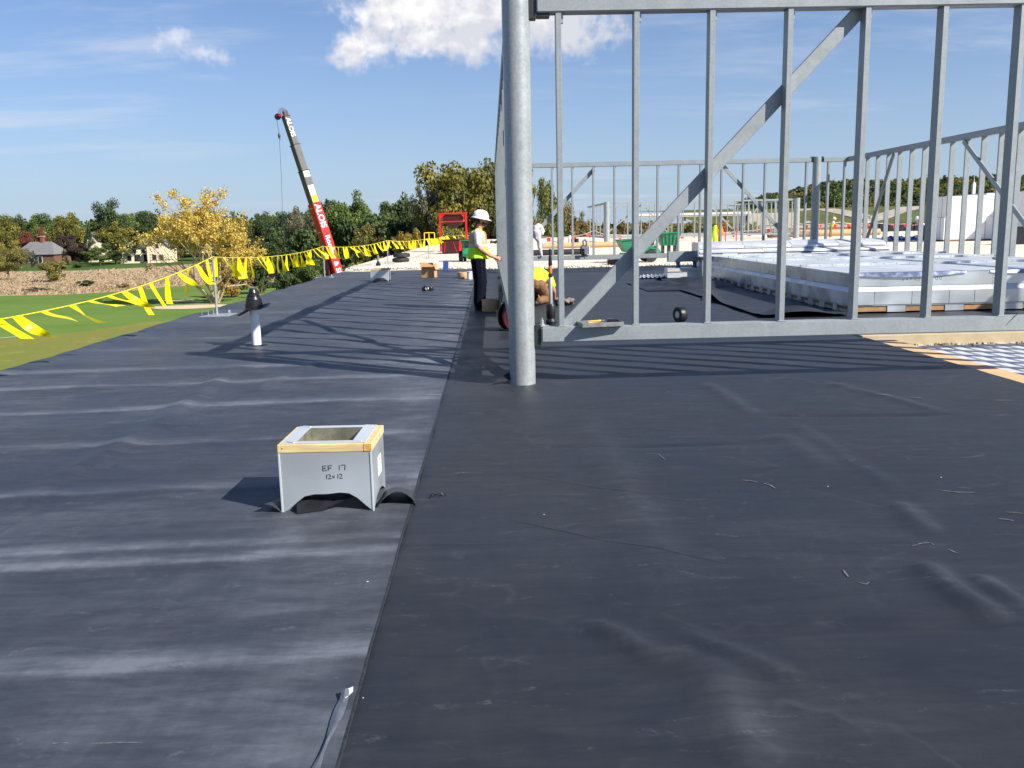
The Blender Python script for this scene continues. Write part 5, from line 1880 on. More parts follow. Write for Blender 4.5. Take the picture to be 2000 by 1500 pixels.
def hardhat(c, f, parent, tilt=0.0):
    c, f = Vector(c), Vector(f).normalized()
    prof = [(.142, .0), (.140, .02), (.132, .06), (.112, .10), (.075, .128), (.03, .140), (0, .142)]
    rotz_ = math.atan2(f.y, f.x)
    o = MB().lathe(prof, 28).build('hard_hat', 'helmet white', parent)
    o.scale = (1.12, .92, 1)
    o.location = c
    o.rotation_euler = (0, tilt, rotz_)
    vs, fs = [], []
    n = 28
    for k in range(n):
        a = 2 * math.pi * k / n
        ex = .018 + .042 * max(0, math.cos(a)) ** 2
        vs += [(.140 * math.cos(a), .140 * math.sin(a), .012), ((.140 + ex) * math.cos(a), (.140 + ex) * math.sin(a), -.004), ((.140 + ex) * math.cos(a), (.140 + ex) * math.sin(a), -.010), (.136 * math.cos(a), .136 * math.sin(a), .0)]
    for k in range(n):
        a, b = 4 * k, 4 * ((k + 1) % n)
        for j in range(4):
            fs.append((a + j, b + j, b + (j + 1) % 4, a + (j + 1) % 4))
    MB().add(vs, fs).build('brim', 'helmet white', o)
    MB().path([(.12, 0, .085), (.07, 0, .14), (0, 0, .152), (-.07, 0, .14), (-.12, 0, .085)], .012, 6).build('ridge', 'helmet white', o)


# standing worker in the vest (faces +x, near side is -y)
w1 = thing('person', 'standing person in white hard hat, lime and orange vest and dark trousers', 'person', (-0.235, 16.95, 0), 0)
b = MB()
hc = (.075, 0, 1.665)
head(b, hc, (1, -.05, -.12))
b.capsule((.02, 0, 1.45), .062, (.05, 0, 1.60), .056)
b.capsule((0, 0, 1.0), (.11, .15, .1), (0, 0, 1.40), (.12, .17, .09))
for s in (-1, 1):
    limbs(b, [((0, s * .185, 1.43), .062), ((.03, s * .235, 1.16), .046), ((.22, s * .20, 1.02), .036), ((.29, s * .19, .99), .028)])
    hand(b, (.30, s * .19, .985), (.9, -s * .15, -.35), (0, -s, -.2), 1.0, .5)
    limbs(b, [((0, s * .09, .95), .10), ((.02, s * .10, .50), .062), ((-.02, s * .105, .08), .045)])
    b.capsule((-.04, s * .105, .045), .042, (.14, s * .115, .035), .034)
obj('body', remesh(b, 'body', .012, 3), 'skin', w1)
g_ = MB()
g_.capsule((0, 0, 1.02), (.125, .165, .10), (0, 0, .90), (.125, .165, .10))
for s in (-1, 1):
    limbs(g_, [((-.005, s * .085, .93), .145), ((.025, s * .10, .52), .122), ((.0, s * .105, .13), .115)])
obj('trousers', remesh(g_, 'trousers', .014, 2), 'navy cloth', w1)
g_ = MB()
g_.capsule((0, 0, 1.05), (.125, .165, .1), (0, 0, 1.40), (.125, .175, .09))
for s in (-1, 1):
    limbs(g_, [((0, s * .17, 1.425), .082), ((.012, s * .222, 1.235), .068)])
g_.capsule((.01, 0, 1.44), (.08, .09, .05), (.02, 0, 1.51), (.065, .068, .02))
obj('shirt', remesh(g_, 'shirt', .013, 2), 'white cloth', w1)
g_ = MB()
g_.capsule((0.0, 0, .97), (.225, .225, .035), (0, 0, 1.20), (.178, .195, .09))
g_.capsule((0, 0, 1.20), (.178, .195, .09), (0, 0, 1.42), (.160, .160, .075))
g_.capsule((0, -.11, 1.44), (.09, .045, .05), (0.01, -.085, 1.49), (.07, .03, .03))
g_.capsule((0, .11, 1.44), (.09, .045, .05), (0.01, .085, 1.49), (.07, .03, .03))
obj('vest', remesh(g_, 'vest', .014, 2), 'hi-vis vest', w1)
g_ = MB()
for s in (-1, 1):
    g_.capsule((-.05, s * .105, .06), .058, (.0, s * .108, .10), .06)
    g_.capsule((-.05, s * .105, .048), .048, (.16, s * .118, .042), .042)
obj('boots', remesh(g_, 'boots', .012, 2), 'boot leather', w1)
hcv = Vector(hc)
hardhat(hcv + Vector((-.01, 0, .045)), (1, -.05, 0), w1, R(12))
g_ = MB()
g_.ellipsoid(hcv + Vector((-.03, 0, .0)), (.080, .088, .075))
g_.capsule(hcv + Vector((.03, -.055, -.05)), .030, hcv + Vector((.075, 0, -.095)), .034, 8)
g_.capsule(hcv + Vector((.03, .055, -.05)), .030, hcv + Vector((.075, 0, -.095)), .034, 8)
obj('hair', remesh(g_, 'hair', .010, 1), 'hair', w1)
for s in (-1, 1):
    MB().ellipsoid(hcv + Vector((.089, s * .034, .012)), (.012, .016, .010)).build('eye', 'black plastic', w1)
MB().capsule(hcv + Vector((.098, -.02, -.060)), .007, hcv + Vector((.098, .02, -.060)), .007, 6).build('mouth', 'mouth', w1) if 'mouth' in MATS else None
for y_, z_ in ((-.155, 1.0),):
    MB().bb(-.1, -.03, -.19, -.172, .78, .95).build('pocket_cloth', 'white cloth', w1, .006) if False else None

# second worker, seen between the studs
w2 = thing('person', 'person in grey shirt and dark trousers behind the edge-on wall, half hidden', 'person', (0.42, 27.4, 0), R(160))
b = MB()
hc = (.08, 0, 1.62)
head(b, hc, (1, 0, -.3))
b.capsule((.02, 0, 1.42), .06, (.05, 0, 1.56), .055)
b.capsule((0, 0, 1.0), (.11, .15, .1), (0, 0, 1.36), (.12, .17, .09))
for s in (-1, 1):
    limbs(b, [((0, s * .185, 1.40), .060), ((.06, s * .25, 1.14), .045), ((.28, s * .18, 1.10), .035)])
    hand(b, (.29, s * .18, 1.10), (1, -s * .2, 0), (0, -s, 0), 1, .8)
    limbs(b, [((0, s * .09, .93), .10), ((.02, s * .10, .49), .062), ((-.02, s * .105, .08), .045)])
obj('body', remesh(b, 'body', .018, 3), 'skin', w2)
g_ = MB()
for s in (-1, 1):
    limbs(g_, [((0, s * .085, .96), .122), ((.015, s * .10, .52), .088), ((-.02, s * .105, .10), .075)])
obj('trousers', remesh(g_, 'trousers', .018, 2), 'navy cloth', w2)
g_ = MB()
g_.capsule((0, 0, 1.0), (.13, .17, .1), (0, 0, 1.38), (.13, .175, .09))
for s in (-1, 1):
    limbs(g_, [((0, s * .17, 1.40), .08), ((.03, s * .23, 1.20), .068)])
obj('shirt', remesh(g_, 'shirt', .018, 2), 'grey cloth', w2)
hardhat(Vector(hc) + Vector((-.01, 0, .045)), (1, 0, 0), w2, R(16))
for s in (-1, 1):
    MB().capsule((-.04, s * .105, .045), .048, (.15, s * .115, .04), .042).build('shoe', 'boot leather', w2)

# kneeling worker behind the column (faces +x and away, bent to the roof)
w3 = thing('person', 'person in lime shirt and brown trousers kneeling bent over right of the column', 'person', (0.90, 17.75, 0), R(66))
b = MB()
pel, chest = Vector((-.10, 0, .42)), Vector((.28, 0, .52))
b.capsule(pel, (.14, .16, .13), chest, (.14, .17, .12))
b.capsule(chest + Vector((.06, 0, 0)), .07, (.46, 0, .46), .06)
head(b, (.54, 0, .42), (.75, 0, -.66), (.66, 0, .75))
for s in (-1, 1):
    limbs(b, [((.28, s * .17, .50), .062), ((.40, s * .22, .24), .048), ((.58, s * .16, .08), .036)])
    hand(b, (.59, s * .16, .075), (1, -s * .1, -.2), (0, 0, -1), 1, .5)
    limbs(b, [((-.10, s * .10, .40), .11), ((.20, s * .14, .10), .075)])
    limbs(b, [((.20, s * .14, .085), .07), ((-.22, s * .13, .075), .05)])
    b.capsule((-.24, s * .13, .06), .042, (-.36, s * .13, .05), .035)
obj('body', remesh(b, 'body', .014, 3), 'skin', w3)
g_ = MB()
g_.capsule((-.13, 0, .40), (.16, .19, .14), (-.02, 0, .42), (.15, .18, .13))
for s in (-1, 1):
    limbs(g_, [((-.10, s * .10, .39), .135), ((.21, s * .14, .11), .098)])
    limbs(g_, [((.20, s * .14, .095), .09), ((-.20, s * .13, .085), .072)])
obj('trousers', remesh(g_, 'trousers', .016, 2), 'brown cloth', w3)
g_ = MB()
g_.capsule((-.06, 0, .47), (.17, .195, .15), (.10, 0, .58), (.16, .20, .15))
g_.capsule((.10, 0, .58), (.16, .20, .15), (.33, 0, .53), (.14, .19, .12))
for s in (-1, 1):
    limbs(g_, [((.28, s * .17, .51), .085), ((.35, s * .21, .36), .07)])
obj('shirt', remesh(g_, 'shirt', .016, 2), 'lime cloth', w3)
g_ = MB()
g_.ellipsoid((.53, 0, .46), (.105, .09, .09))
obj('cap', remesh(g_, 'cap', .016, 1), 'grey cloth', w3)
for s in (-1, 1):
    MB().capsule((-.26, s * .13, .06), .052, (-.40, s * .13, .055), .044).build('boot', 'boot leather', w3)
kn = MB()
for i in range(26):
    kn.ellipsoid((random.uniform(.28, .62), random.uniform(-.25, .12), random.uniform(.02, .13)), (random.uniform(.06, .13), random.uniform(.02, .045), random.uniform(.015, .045)), rot=(random.uniform(-.5, .5), random.uniform(-.6, .6), random.random() * 3))
kn = obj('rag_heap', remesh(kn, 'rag_heap', .018, 1), 'rag cloth' if 'rag cloth' in MATS else mat('rag cloth', srgb(120, 108, 98), 0.9, var=0.4, scale=9))
kn.location = (0.98, 17.55, 0)
tag(kn, 'heap of grey rags on the membrane in front of the kneeling person', 'rags')


def far_person(label, loc, rotz, bend, top, legs_, hat=True, vest=False):
    t = thing('person', label, 'person', loc, rotz)
    b = MB()
    ch = Vector((math.sin(bend) * .45, 0, .95 + math.cos(bend) * .45))
    pel_ = Vector((0, 0, .95))
    hd = ch + Vector((math.sin(bend * 1.2) * .26, 0, math.cos(bend * 1.2) * .26))
    head(b, hd, (1, 0, -.3 - bend))
    b.capsule(ch, .07, hd, .055)
    b.capsule(pel_, (.12, .16, .1), ch, (.12, .17, .09))
    for s in (-1, 1):
        limbs(b, [(ch + Vector((0, s * .19, .02)), .06), (ch + Vector((.14, s * .24, -.22)), .045), (ch + Vector((.36, s * .15, -.22)), .036)])
        hand(b, ch + Vector((.37, s * .15, -.22)), (1, -s * .2, -.1), (0, -s, 0), 1, .8)
        limbs(b, [((0, s * .09, .93), .10), ((.04 * s, s * .11, .49), .062), ((-.03 + .08 * s, s * .12, .08), .045)])
        b.capsule((-.04 + .08 * s, s * .12, .045), .04, (.14 + .08 * s, s * .12, .035), .034)
    obj('body', remesh(b, 'body', .025, 2), 'skin', t)
    g_ = MB()
    for s in (-1, 1):
        limbs(g_, [((0, s * .085, .96), .125), ((.04 * s, s * .11, .50), .09), ((-.03 + .08 * s, s * .12, .12), .078)])
    obj('trousers', remesh(g_, 'trousers', .025, 2), legs_, t)
    g_ = MB()
    g_.capsule(pel_ + Vector((0, 0, .02)), (.14, .18, .1), ch, (.14, .185, .09))
    for s in (-1, 1):
        limbs(g_, [(ch + Vector((0, s * .18, .02)), .085), (ch + Vector((.08, s * .225, -.14)), .07)])
    obj('shirt', remesh(g_, 'shirt', .025, 2), 'white cloth' if vest else top, t)
    if vest:
        g_ = MB()
        g_.capsule(pel_ + Vector((0, 0, 0)), (.17, .205, .05), ch, (.155, .165, .09))
        obj('vest', remesh(g_, 'vest', .025, 2), 'hi-vis vest', t)
    hardhat(hd + Vector((-.01, 0, .045)), (1, 0, 0), t, R(14) + bend * .6)
    return t


far_person('person in yellow vest, white hat and shorts working on the far gravel', (at(1622, 466, 80).x, 80, .05), R(-15), .35, 'white cloth', 'khaki cloth', vest=True)
far_person('person with white hat and jeans stooping beside the blue tarps', (at(1803, 470, 61).x, 61, .05), R(185), .75, 'white cloth', 'jean cloth')


# ------------------------------------------------------------------ crane
CY = 60.0
cb0 = at(663, 548, CY)
ctop = at(556, 222, CY)
axis = (ctop - cb0)
Lc = axis.length
ad = axis.normalized()
cr = thing('mobile_crane', 'red and grey telescopic crane boom rising beyond the roof edge', 'crane', (cb0.x, cb0.y, cb0.z))
# cross-section turned so that two faces show: one towards the light on the right, one in shade on the left
toc = Vector((0, -1, 0))
toc = (toc - ad * toc.dot(ad)).normalized()
sd2 = ad.cross(toc).normalized()
if sd2.x < 0:
    sd2 = -sd2
n1 = (toc * .72 + sd2 * .70).normalized()                # lit right face
n2 = (toc * .70 - sd2 * .72).normalized()                # shaded left face


def boom(s0, s1, w, h, m_, nm):
    p, q = ad * (Lc * s0), ad * (Lc * s1)
    b = MB()
    vs = []
    for c in (p, q):
        for a, b_ in ((1, 1), (-1, 1), (-1, -1), (1, -1)):
            vs.append(c + n1 * (a * w / 2) + n2 * (b_ * h / 2))
    b.add(vs, [(3, 2, 1, 0), (4, 5, 6, 7), (0, 1, 5, 4), (1, 2, 6, 5), (2, 3, 7, 6), (3, 0, 4, 7)])
    return b.build(nm, m_, cr, .015, 2)


S = .62
sec = [(-.42, .485, S, 'red paint'), (.485, .70, S * .84, 'boom grey'), (.70, .885, S * .74, 'boom grey'), (.885, .985, S * .64, 'boom grey')]
sec = [(-.42, .47, S, 'red paint'), (.47, .665, S * .84, 'boom grey'), (.665, .82, S * .76, 'boom grey'), (.82, .985, S * .66, 'boom grey')]
secs = []
for a, b, w, m_ in sec:
    o = boom(a, b, w, w, m_, 'boom_section')
    secs.append(o)
    c = ad * (Lc * b)
    cm_ = MB()
    vs = []
    for k in (-.045, .0):
        for x, y in ((1, 1), (-1, 1), (-1, -1), (1, -1)):
            vs.append(c + ad * k + n1 * (x * (w / 2 + .03)) + n2 * (y * (w / 2 + .03)))
    cm_.add(vs, [(3, 2, 1, 0), (4, 5, 6, 7), (0, 1, 5, 4), (1, 2, 6, 5), (2, 3, 7, 6), (3, 0, 4, 7)])
    cm_.build('collar', m_ if m_ != 'boom grey' else 'boom dark', o)
# white and yellow wear patches
for s0, s1, w, m_, si in ((.475, .515, S * .84, 'yellow paint', 1), (.517, .575, S * .84, 'white paint', 1), (.625, .66, S * .84, 'white paint', 1)):
    vs = [ad * (Lc * s) + n1 * (w / 2 + .004) + n2 * t for s in (s0, s1) for t in (-w * .42, w * .42)]
    MB().add(vs, [(0, 1, 3, 2)]).build('paint_patch', m_, secs[si])
# lettering runs down the lit face
def boom_text(s, s_top, size, w, bold, sec_o):
    me = text_mesh(s, size, 0.004, bold)
    down = -ad
    upl = n2 * -1                                     # tops of the letters point right
    if upl.x < 0:
        upl = -upl
    o0 = ad * (Lc * s_top) + n1 * (w / 2 + .008) - upl * (size * .36)
    M4 = Matrix.Identity(4)
    nn = down.cross(upl)
    for i in range(3):
        M4[i][0], M4[i][1], M4[i][2], M4[i][3] = down[i], upl[i], nn[i], o0[i]
    me.transform(M4)
    return obj('lettering', me, 'white ink', sec_o)


boom_text('ALOIS', .462, .60, S, .012, secs[0])
boom_text('Roofing', .275, .50, S, .010, secs[0])
boom_text('& Sheet', .115, .50, S, .010, secs[0])
boom_text('ALOIS', .972, .46, S * .66, .008, secs[3])
for s in (.445, .30):
    MB().bar(ad * (Lc * s) + n2 * (S / 2 + .01) - n1 * .16, ad * (Lc * s) + n2 * (S / 2 + .01) + n1 * .16, .02, .06, n2).build('step_plate', 'yellow paint', secs[0])
# head with sheaves
hd_ = MB()
hc_ = ad * (Lc * .995)
hdp = hd_.bar(hc_ - ad * .12, hc_ + ad * .20, .36, .34, n1).build('boom_head', 'boom dark', cr, .03)
lf = -sd2
for k in (-.12, .12):
    ax_ = Matrix((sd2, ad, toc)).transposed()
    m3 = Matrix.Identity(3)
    MB().lathe([(.04, -.04), (.26, -.05), (.24, 0), (.26, .05), (.04, .04)], 20, hc_ + ad * .18 + lf * .10 + toc * k, Matrix((sd2, ad, toc)).transposed()).build('sheave', 'chrome', hdp)
MB().lathe([(.03, -.04), (.20, -.05), (.18, 0), (.20, .05), (.03, .04)], 20, hc_ + ad * .0 + lf * .50, Matrix((sd2, ad, toc)).transposed()).build('sheave', 'dark steel', hdp)
MB().bar(hc_ + ad * .10, hc_ + lf * .55 + ad * .02, .22, .20, toc).build('jib_bracket', 'boom dark', hdp)
MB().box(hc_ + lf * .28 + toc * .2 + ad * .02, (.16, .1, .16)).build('work_lamp', 'red paint', hdp)
hk0 = hc_ + lf * .58
drop1 = at(545, 265, CY) - cb0
hk1 = Vector((hk0.x + .10, hk0.y, drop1.z))
MB().path([hk0, hk1], .016, 6).build('hoist_line', 'dark steel', cr)
hb_ = MB().lathe([(0, -.16), (.07, -.12), (.09, 0), (.06, .12), (0, .18)], 12, hk1).build('hook_block', 'dark steel', cr)
MB().path([hk1 + Vector((.05 * math.sin(a), 0, -.2 - .05 * math.cos(a))) for a in [k * .45 for k in range(11)]], .02, 6).build('hook', 'dark steel', hb_)
hk2 = at(552, 425, CY) - cb0
MB().path([hk1 + Vector((0, 0, -.25)), (hk1 + hk2) / 2 + Vector((.03, 0, 0)), hk2, hk2 + Vector((.03, 0, -2.6))], .012, 5).build('hoist_line', 'dark steel', cr)
# lift cylinder, turntable, carrier (below the roof edge)
MB().tube(ad * (Lc * .10) - sd2 * .45 + toc * .1, ad * (Lc * -.30) - sd2 * 1.0, .16, .16, 16).build('lift_cylinder', 'dark red paint', cr)
MB().tube(ad * (Lc * .17) - sd2 * .36 + toc * .1, ad * (Lc * .08) - sd2 * .48 + toc * .1, .07, .07, 12).build('cylinder_rod', 'chrome', cr)
MB().bar(ad * (Lc * .17) - sd2 * .10 + toc * .1, ad * (Lc * .08) - sd2 * .5 + toc * .1, .30, .34, toc).build('lug', 'dark red paint', cr, .02)
zg = -7.0 - cb0.z
ft = ad * (Lc * -.40)
MB().bb(ft.x - .9, ft.x + .9, -1.0, 1.0, zg + 1.25, zg + 2.4).build('turntable', 'red paint', cr, .05)
MB().bb(ft.x - 1.2, ft.x + 1.2, -4.2, 4.2, zg + .75, zg + 1.2).build('chassis', 'dark steel', cr, .03)
cbn = MB().prism([(-1.1, .8), (1.1, .8), (1.1, 2.7), (.7, 2.8), (-.9, 2.8), (-1.1, 2.0)], ((ft.x + 1.15, -3.0, zg), (0, 1, 0), (0, 0, 1)), -2.3).build('cab', 'red paint', cr, .04)
MB().bb(ft.x - .9, ft.x + .9, -4.14, -4.105, zg + 1.9, zg + 2.6).build('windscreen', 'glass dark', cbn)
for yy in (-3.1, 1.5, 2.9):
    for s in (-1, 1):
        wh = MB().lathe([(.25, -.16), (.46, -.17), (.50, -.1), (.50, .1), (.46, .17), (.25, .16)], 24, (ft.x + s * 1.05, yy, zg + .5), Euler((0, R(90), 0)).to_matrix()).build('wheel', 'tyre rubber', cr)
        MB().lathe([(0, -.1), (.24, -.12), (.26, .12), (0, .1)], 16, (ft.x + s * 1.05, yy, zg + .5), Euler((0, R(90), 0)).to_matrix()).build('rim', 'white paint', wh)

# ------------------------------------------------------------------ ground beyond the roof
GZ = -7.0


def ground_mat(name, c1, c2, c3, s1, s2, stretch=(1, 1, 1)):
    m_ = bpy.data.materials.new(name)
    m_.use_nodes = True
    g = NT(m_.node_tree)
    bs = g.n['Principled BSDF']
    p = g.node('ShaderNodeNewGeometry').outputs['Position']
    n1_ = g.noise(g.mapping(p, scale=stretch), s1, 6, .6)
    n2_ = g.noise(p, s2, 5, .65)
    col = g.mix(g.ramp(n1_, .35, .65), c1, c2)
    col = g.mix(g.m('MULTIPLY', g.ramp(n2_, .5, .75), .7), col, c3)
    g.put(bs.inputs['Base Color'], col)
    bs.inputs['Roughness'].default_value = .95
    bs.inputs['Specular IOR Level'].default_value = .1
    g.put(bs.inputs['Normal'], g.bump(g.noise(p, 4, 6, .7), .6, .12))
    MATS[name] = m_


ground_mat('meadow', (.10, .10, .035), (.14, .12, .05), (.08, .09, .03), .02, .2)
ground_mat('lawn', (.10, .175, .034), (.135, .215, .042), (.16, .22, .055), .035, .5, (1, 3, 1))
ground_mat('worn lawn', (.22, .20, .045), (.17, .19, .04), (.28, .24, .08), .05, .4)
ground_mat('straw field', (.42, .30, .18), (.47, .35, .22), (.30, .25, .12), .05, .3, (1, 2, 1))
ground_mat('house lawn', (.05, .10, .022), (.07, .12, .028), (.09, .12, .03), .06, .4)
ground_mat('sand', (.56, .43, .29), (.62, .49, .35), (.5, .38, .25), .3, 1)
ground_mat('bank grass', (.085, .10, .028), (.12, .125, .035), (.17, .14, .06), .02, .15)
ground_mat('earth', (.25, .18, .11), (.30, .22, .14), (.17, .14, .08), .03, .2)
ground_mat('road', (.34, .31, .26), (.40, .37, .31), (.30, .28, .24), .05, .5)
ground_mat('hill soil', (.05, .06, .02), (.07, .07, .03), (.09, .08, .03), .02, .1)

tag(obj('ground', grid_mesh('ground', spaced([(-4000, -300, 8), (-300, 400, 30), (400, 4000, 8)]), spaced([(-800, 0, 5), (0, 600, 30), (600, 6000, 12)]), lambda X, Y: GZ + 0 * X), 'meadow'), kind='structure')


def sheet(name, poly, z, m_, kind='structure'):
    o = MB().add([(x, y, z) for x, y in poly], [tuple(range(len(poly)))]).build(name, m_, None, smooth=False)
    return tag(o, kind=kind)


def gp(px, py, z=GZ):
    p = gnd(px, py, z)
    return (p.x, p.y)


lawn_far = [gp(-250, 588), gp(0, 578), gp(120, 576), gp(260, 568), gp(330, 560), gp(420, 556), gp(520, 551), gp(600, 549), gp(660, 541)]
sheet('lawn', [(-4.0, 20), (-140, 20)] + lawn_far + [(-4, lawn_far[-1][1])], GZ + .02, 'lawn')
sheet('lawn', [(-4.5, 21), (-90, 21), gp(-260, 690), gp(0, 664), gp(110, 655), gp(220, 640), gp(300, 628), (-8, 75)], GZ + .04, 'worn lawn')
wl_ = MB()
for a, b in (((-60, 667), (40, 658)),):
    A, B = Vector(gp(*a)), Vector(gp(*b))
    d_ = (B - A).normalized() * 1
    s = Vector((-d_.y, d_.x)) * .12
    wl_.add([(*(A - s), GZ + .06), (*(B - s), GZ + .06), (*(B + s), GZ + .06), (*(A + s), GZ + .06)], [(0, 1, 2, 3)])
tag(wl_.build('lawn_marking', 'white paint', None, smooth=False), kind='structure')
for (px, py, rx, ry) in ((372, 600, 5.2, 3.0), (345, 587, 3.2, 1.6)):
    c = gp(px, py)
    sheet('sand_bunker', [(c[0] + rx * math.cos(a) * (1 + .15 * math.sin(3 * a)), c[1] + ry * math.sin(a)) for a in [k * 2 * math.pi / 24 for k in range(24)]], GZ + .06, 'sand')
field_far = [gp(-250, 545), gp(0, 531), gp(150, 529), gp(300, 522), gp(420, 512), gp(560, 510)]
sheet('field', lawn_far[:-1][::-1] + field_far, GZ + .03, 'straw field')
sheet('house_lawn', field_far[::-1] + [gp(-250, 500), gp(0, 498), gp(200, 497), gp(420, 497), gp(560, 497)], GZ + .03, 'house lawn')
sheet('dirt_path', [gp(282, 512), gp(292, 511), gp(306, 523), gp(292, 525)], GZ + .07, 'earth')

# tall dry grass
gq, gt = [], []
while len(gq) < 9000:
    px = random.uniform(-120, 560)
    py = random.uniform(514, 577)
    p = gnd(px, py, GZ)
    lo_ = np.interp(px, [-250, 0, 120, 260, 330, 420, 520, 600], [588, 578, 576, 568, 560, 556, 551, 549])
    hi_ = np.interp(px, [-250, 0, 150, 300, 420, 560], [545, 531, 529, 522, 512, 510])
    if not (hi_ < py < lo_):
        continue
    h = random.uniform(.15, .45) * (0.7 + 0.6 * float(vnoise(np.array(p.x * .08), np.array(p.y * .05), 3)))
    w = random.uniform(.06, .22)
    a = random.uniform(-.9, .9)
    dx, dy = math.cos(a) * w, math.sin(a) * w
    lx, ly = random.gauss(.2, .25), random.gauss(0, .2)
    gq.append([(p.x - dx, p.y - dy, GZ), (p.x + dx, p.y + dy, GZ), (p.x + dx * .4 + lx, p.y + dy * .4 + ly, GZ + h), (p.x - dx * .5 + lx, p.y - dy * .5 + ly, GZ + h * .9)])
    gt.append(random.random())
tag(obj('dry_grass', soup_mesh('dry_grass', np.array(gq), np.array(gt)), 'dry grass'), 'tall dry straw-coloured grass between the lawn and the houses', 'grass', kind='stuff')


# ------------------------------------------------------------------ trees
def crown_quads(n, kind, leaf, seed):
    r = np.random.default_rng(seed)
    K = {'round': 46, 'tall': 52, 'spruce': 60, 'bush': 30, 'open': 34}[kind]
    cs, rad = [], []
    for i in range(K):
        if kind == 'spruce':
            h = r.random() ** 0.8
            ra = (1 - h) * .5 * r.uniform(.5, 1.0)
            a = r.uniform(0, 6.28)
            cs.append((ra * math.cos(a), ra * math.sin(a), .06 + h * .92))
            rad.append(.05 + .09 * (1 - h))
        else:
            d = r.normal(size=3)
            d /= np.linalg.norm(d)
            if kind == 'bush':
                c = np.array((.44, .44, .42)) * d * r.uniform(.45, 1.05) + (0, 0, .45)
            elif kind == 'tall':
                c = np.array((.36, .36, .40)) * d * r.uniform(.45, 1.12) + (0, 0, .57)
                c[:2] *= 1.15 - .5 * abs(c[2] - .5)
            elif kind == 'open':
                c = np.array((.44, .44, .36)) * d * r.uniform(.6, 1.2) + (0, 0, .60)
            else:
                c = np.array((.45, .45, .36)) * d * r.uniform(.5, 1.08) + (0, 0, .58)
            cs.append(c)
            rad.append(r.uniform(.07, .16) if kind != 'open' else r.uniform(.06, .12))
    cs, rad = np.array(cs), np.array(rad)
    ct = r.random(K)
    pick = r.choice(K, n, p=rad ** 2 / (rad ** 2).sum())
    dv = r.normal(size=(n, 3))
    dv /= np.linalg.norm(dv, axis=1)[:, None]
    pos = cs[pick] + dv * (rad[pick] * r.random(n) ** .45)[:, None] * (1, 1, .8)
    nm = dv * .8 + r.normal(size=(n, 3)) * .6 + (0, 0, .35)
    nm /= np.linalg.norm(nm, axis=1)[:, None]
    t1 = np.cross(nm, r.normal(size=(n, 3)))
    t1 /= np.linalg.norm(t1, axis=1)[:, None]
    t2 = np.cross(nm, t1)
    s = leaf * r.uniform(.6, 1.4, n)[:, None]
    q = np.stack([pos - t1 * s - t2 * s * .6, pos + t1 * s * .7 - t2 * s, pos + t1 * s + t2 * s * .5, pos - t1 * s * .5 + t2 * s], 1)
    return q, np.clip(ct[pick] * .6 + r.random(n) * .5, 0, 1), cs


PROTO = {}


def proto(kind, leaf, n, v, bark='bark'):
    key = (kind, v)
    if key in PROTO:
        return PROTO[key]
    seed = hash((kind, v)) % 1000 if False else (sum(map(ord, kind)) * 7 + v * 131)
    q, t, cs = crown_quads(n, kind, leaf, seed)
    cme = soup_mesh('crown', q, t)
    tb = MB()
    if kind != 'bush':
        tb.path([(0, 0, 0), (.01, 0, .2), (-.01, .01, .45), (0, 0, .75)], [.030, .024, .018, .006], 7)
        for c in cs[::3]:
            z0 = max(.12, c[2] * .55)
            tb.path([(0, 0, z0), (c[0] * .5, c[1] * .5, (z0 + c[2]) / 2), tuple(c)], [.012, .007, .003], 5)
    else:
        for c in cs[::3]:
            tb.path([(c[0] * .15, c[1] * .15, 0), (c[0] * .6, c[1] * .6, c[2] * .5), tuple(c)], [.014, .009, .004], 5)
    tme = tb.mesh('trunk')
    PROTO[key] = (cme, tme)
    cme.materials.append(None)
    tme.materials.append(MATS[bark])
    return PROTO[key]


def tree(label, px, D, top, wpx, kind, leafm, v=0, group='trees and shrubs beyond the roof', base=None, cat='tree', z=GZ):
    hy = 446 - (px - 957) * 0.022
    H = (hy - top) / FPX * D + (CAM_H - z)
    W_ = wpx / FPX * D
    p = at(px, hy, D)
    nm = {'spruce': 'spruce_tree', 'bush': 'shrub'}.get(kind, 'broadleaf_tree')
    n, leaf = {'round': (12000, .0112), 'tall': (12000, .0108), 'spruce': (8000, .010), 'bush': (8500, .0155), 'open': (7500, .010)}[kind]
    cme, tme = proto(kind, leaf, n, v)
    t = thing(nm, label, 'shrub' if kind == 'bush' else cat, (p.x, D, z), random.uniform(0, 6.28), group)
    t.scale = (W_, W_, H)
    c_ = bpy.data.objects.new('crown', cme)
    C.objects.link(c_)
    c_.parent = t
    c_.material_slots[0].link = 'OBJECT'
    c_.material_slots[0].material = MATS[leafm]
    k_ = bpy.data.objects.new('trunk', tme)
    C.objects.link(k_)
    k_.parent = t
    return t


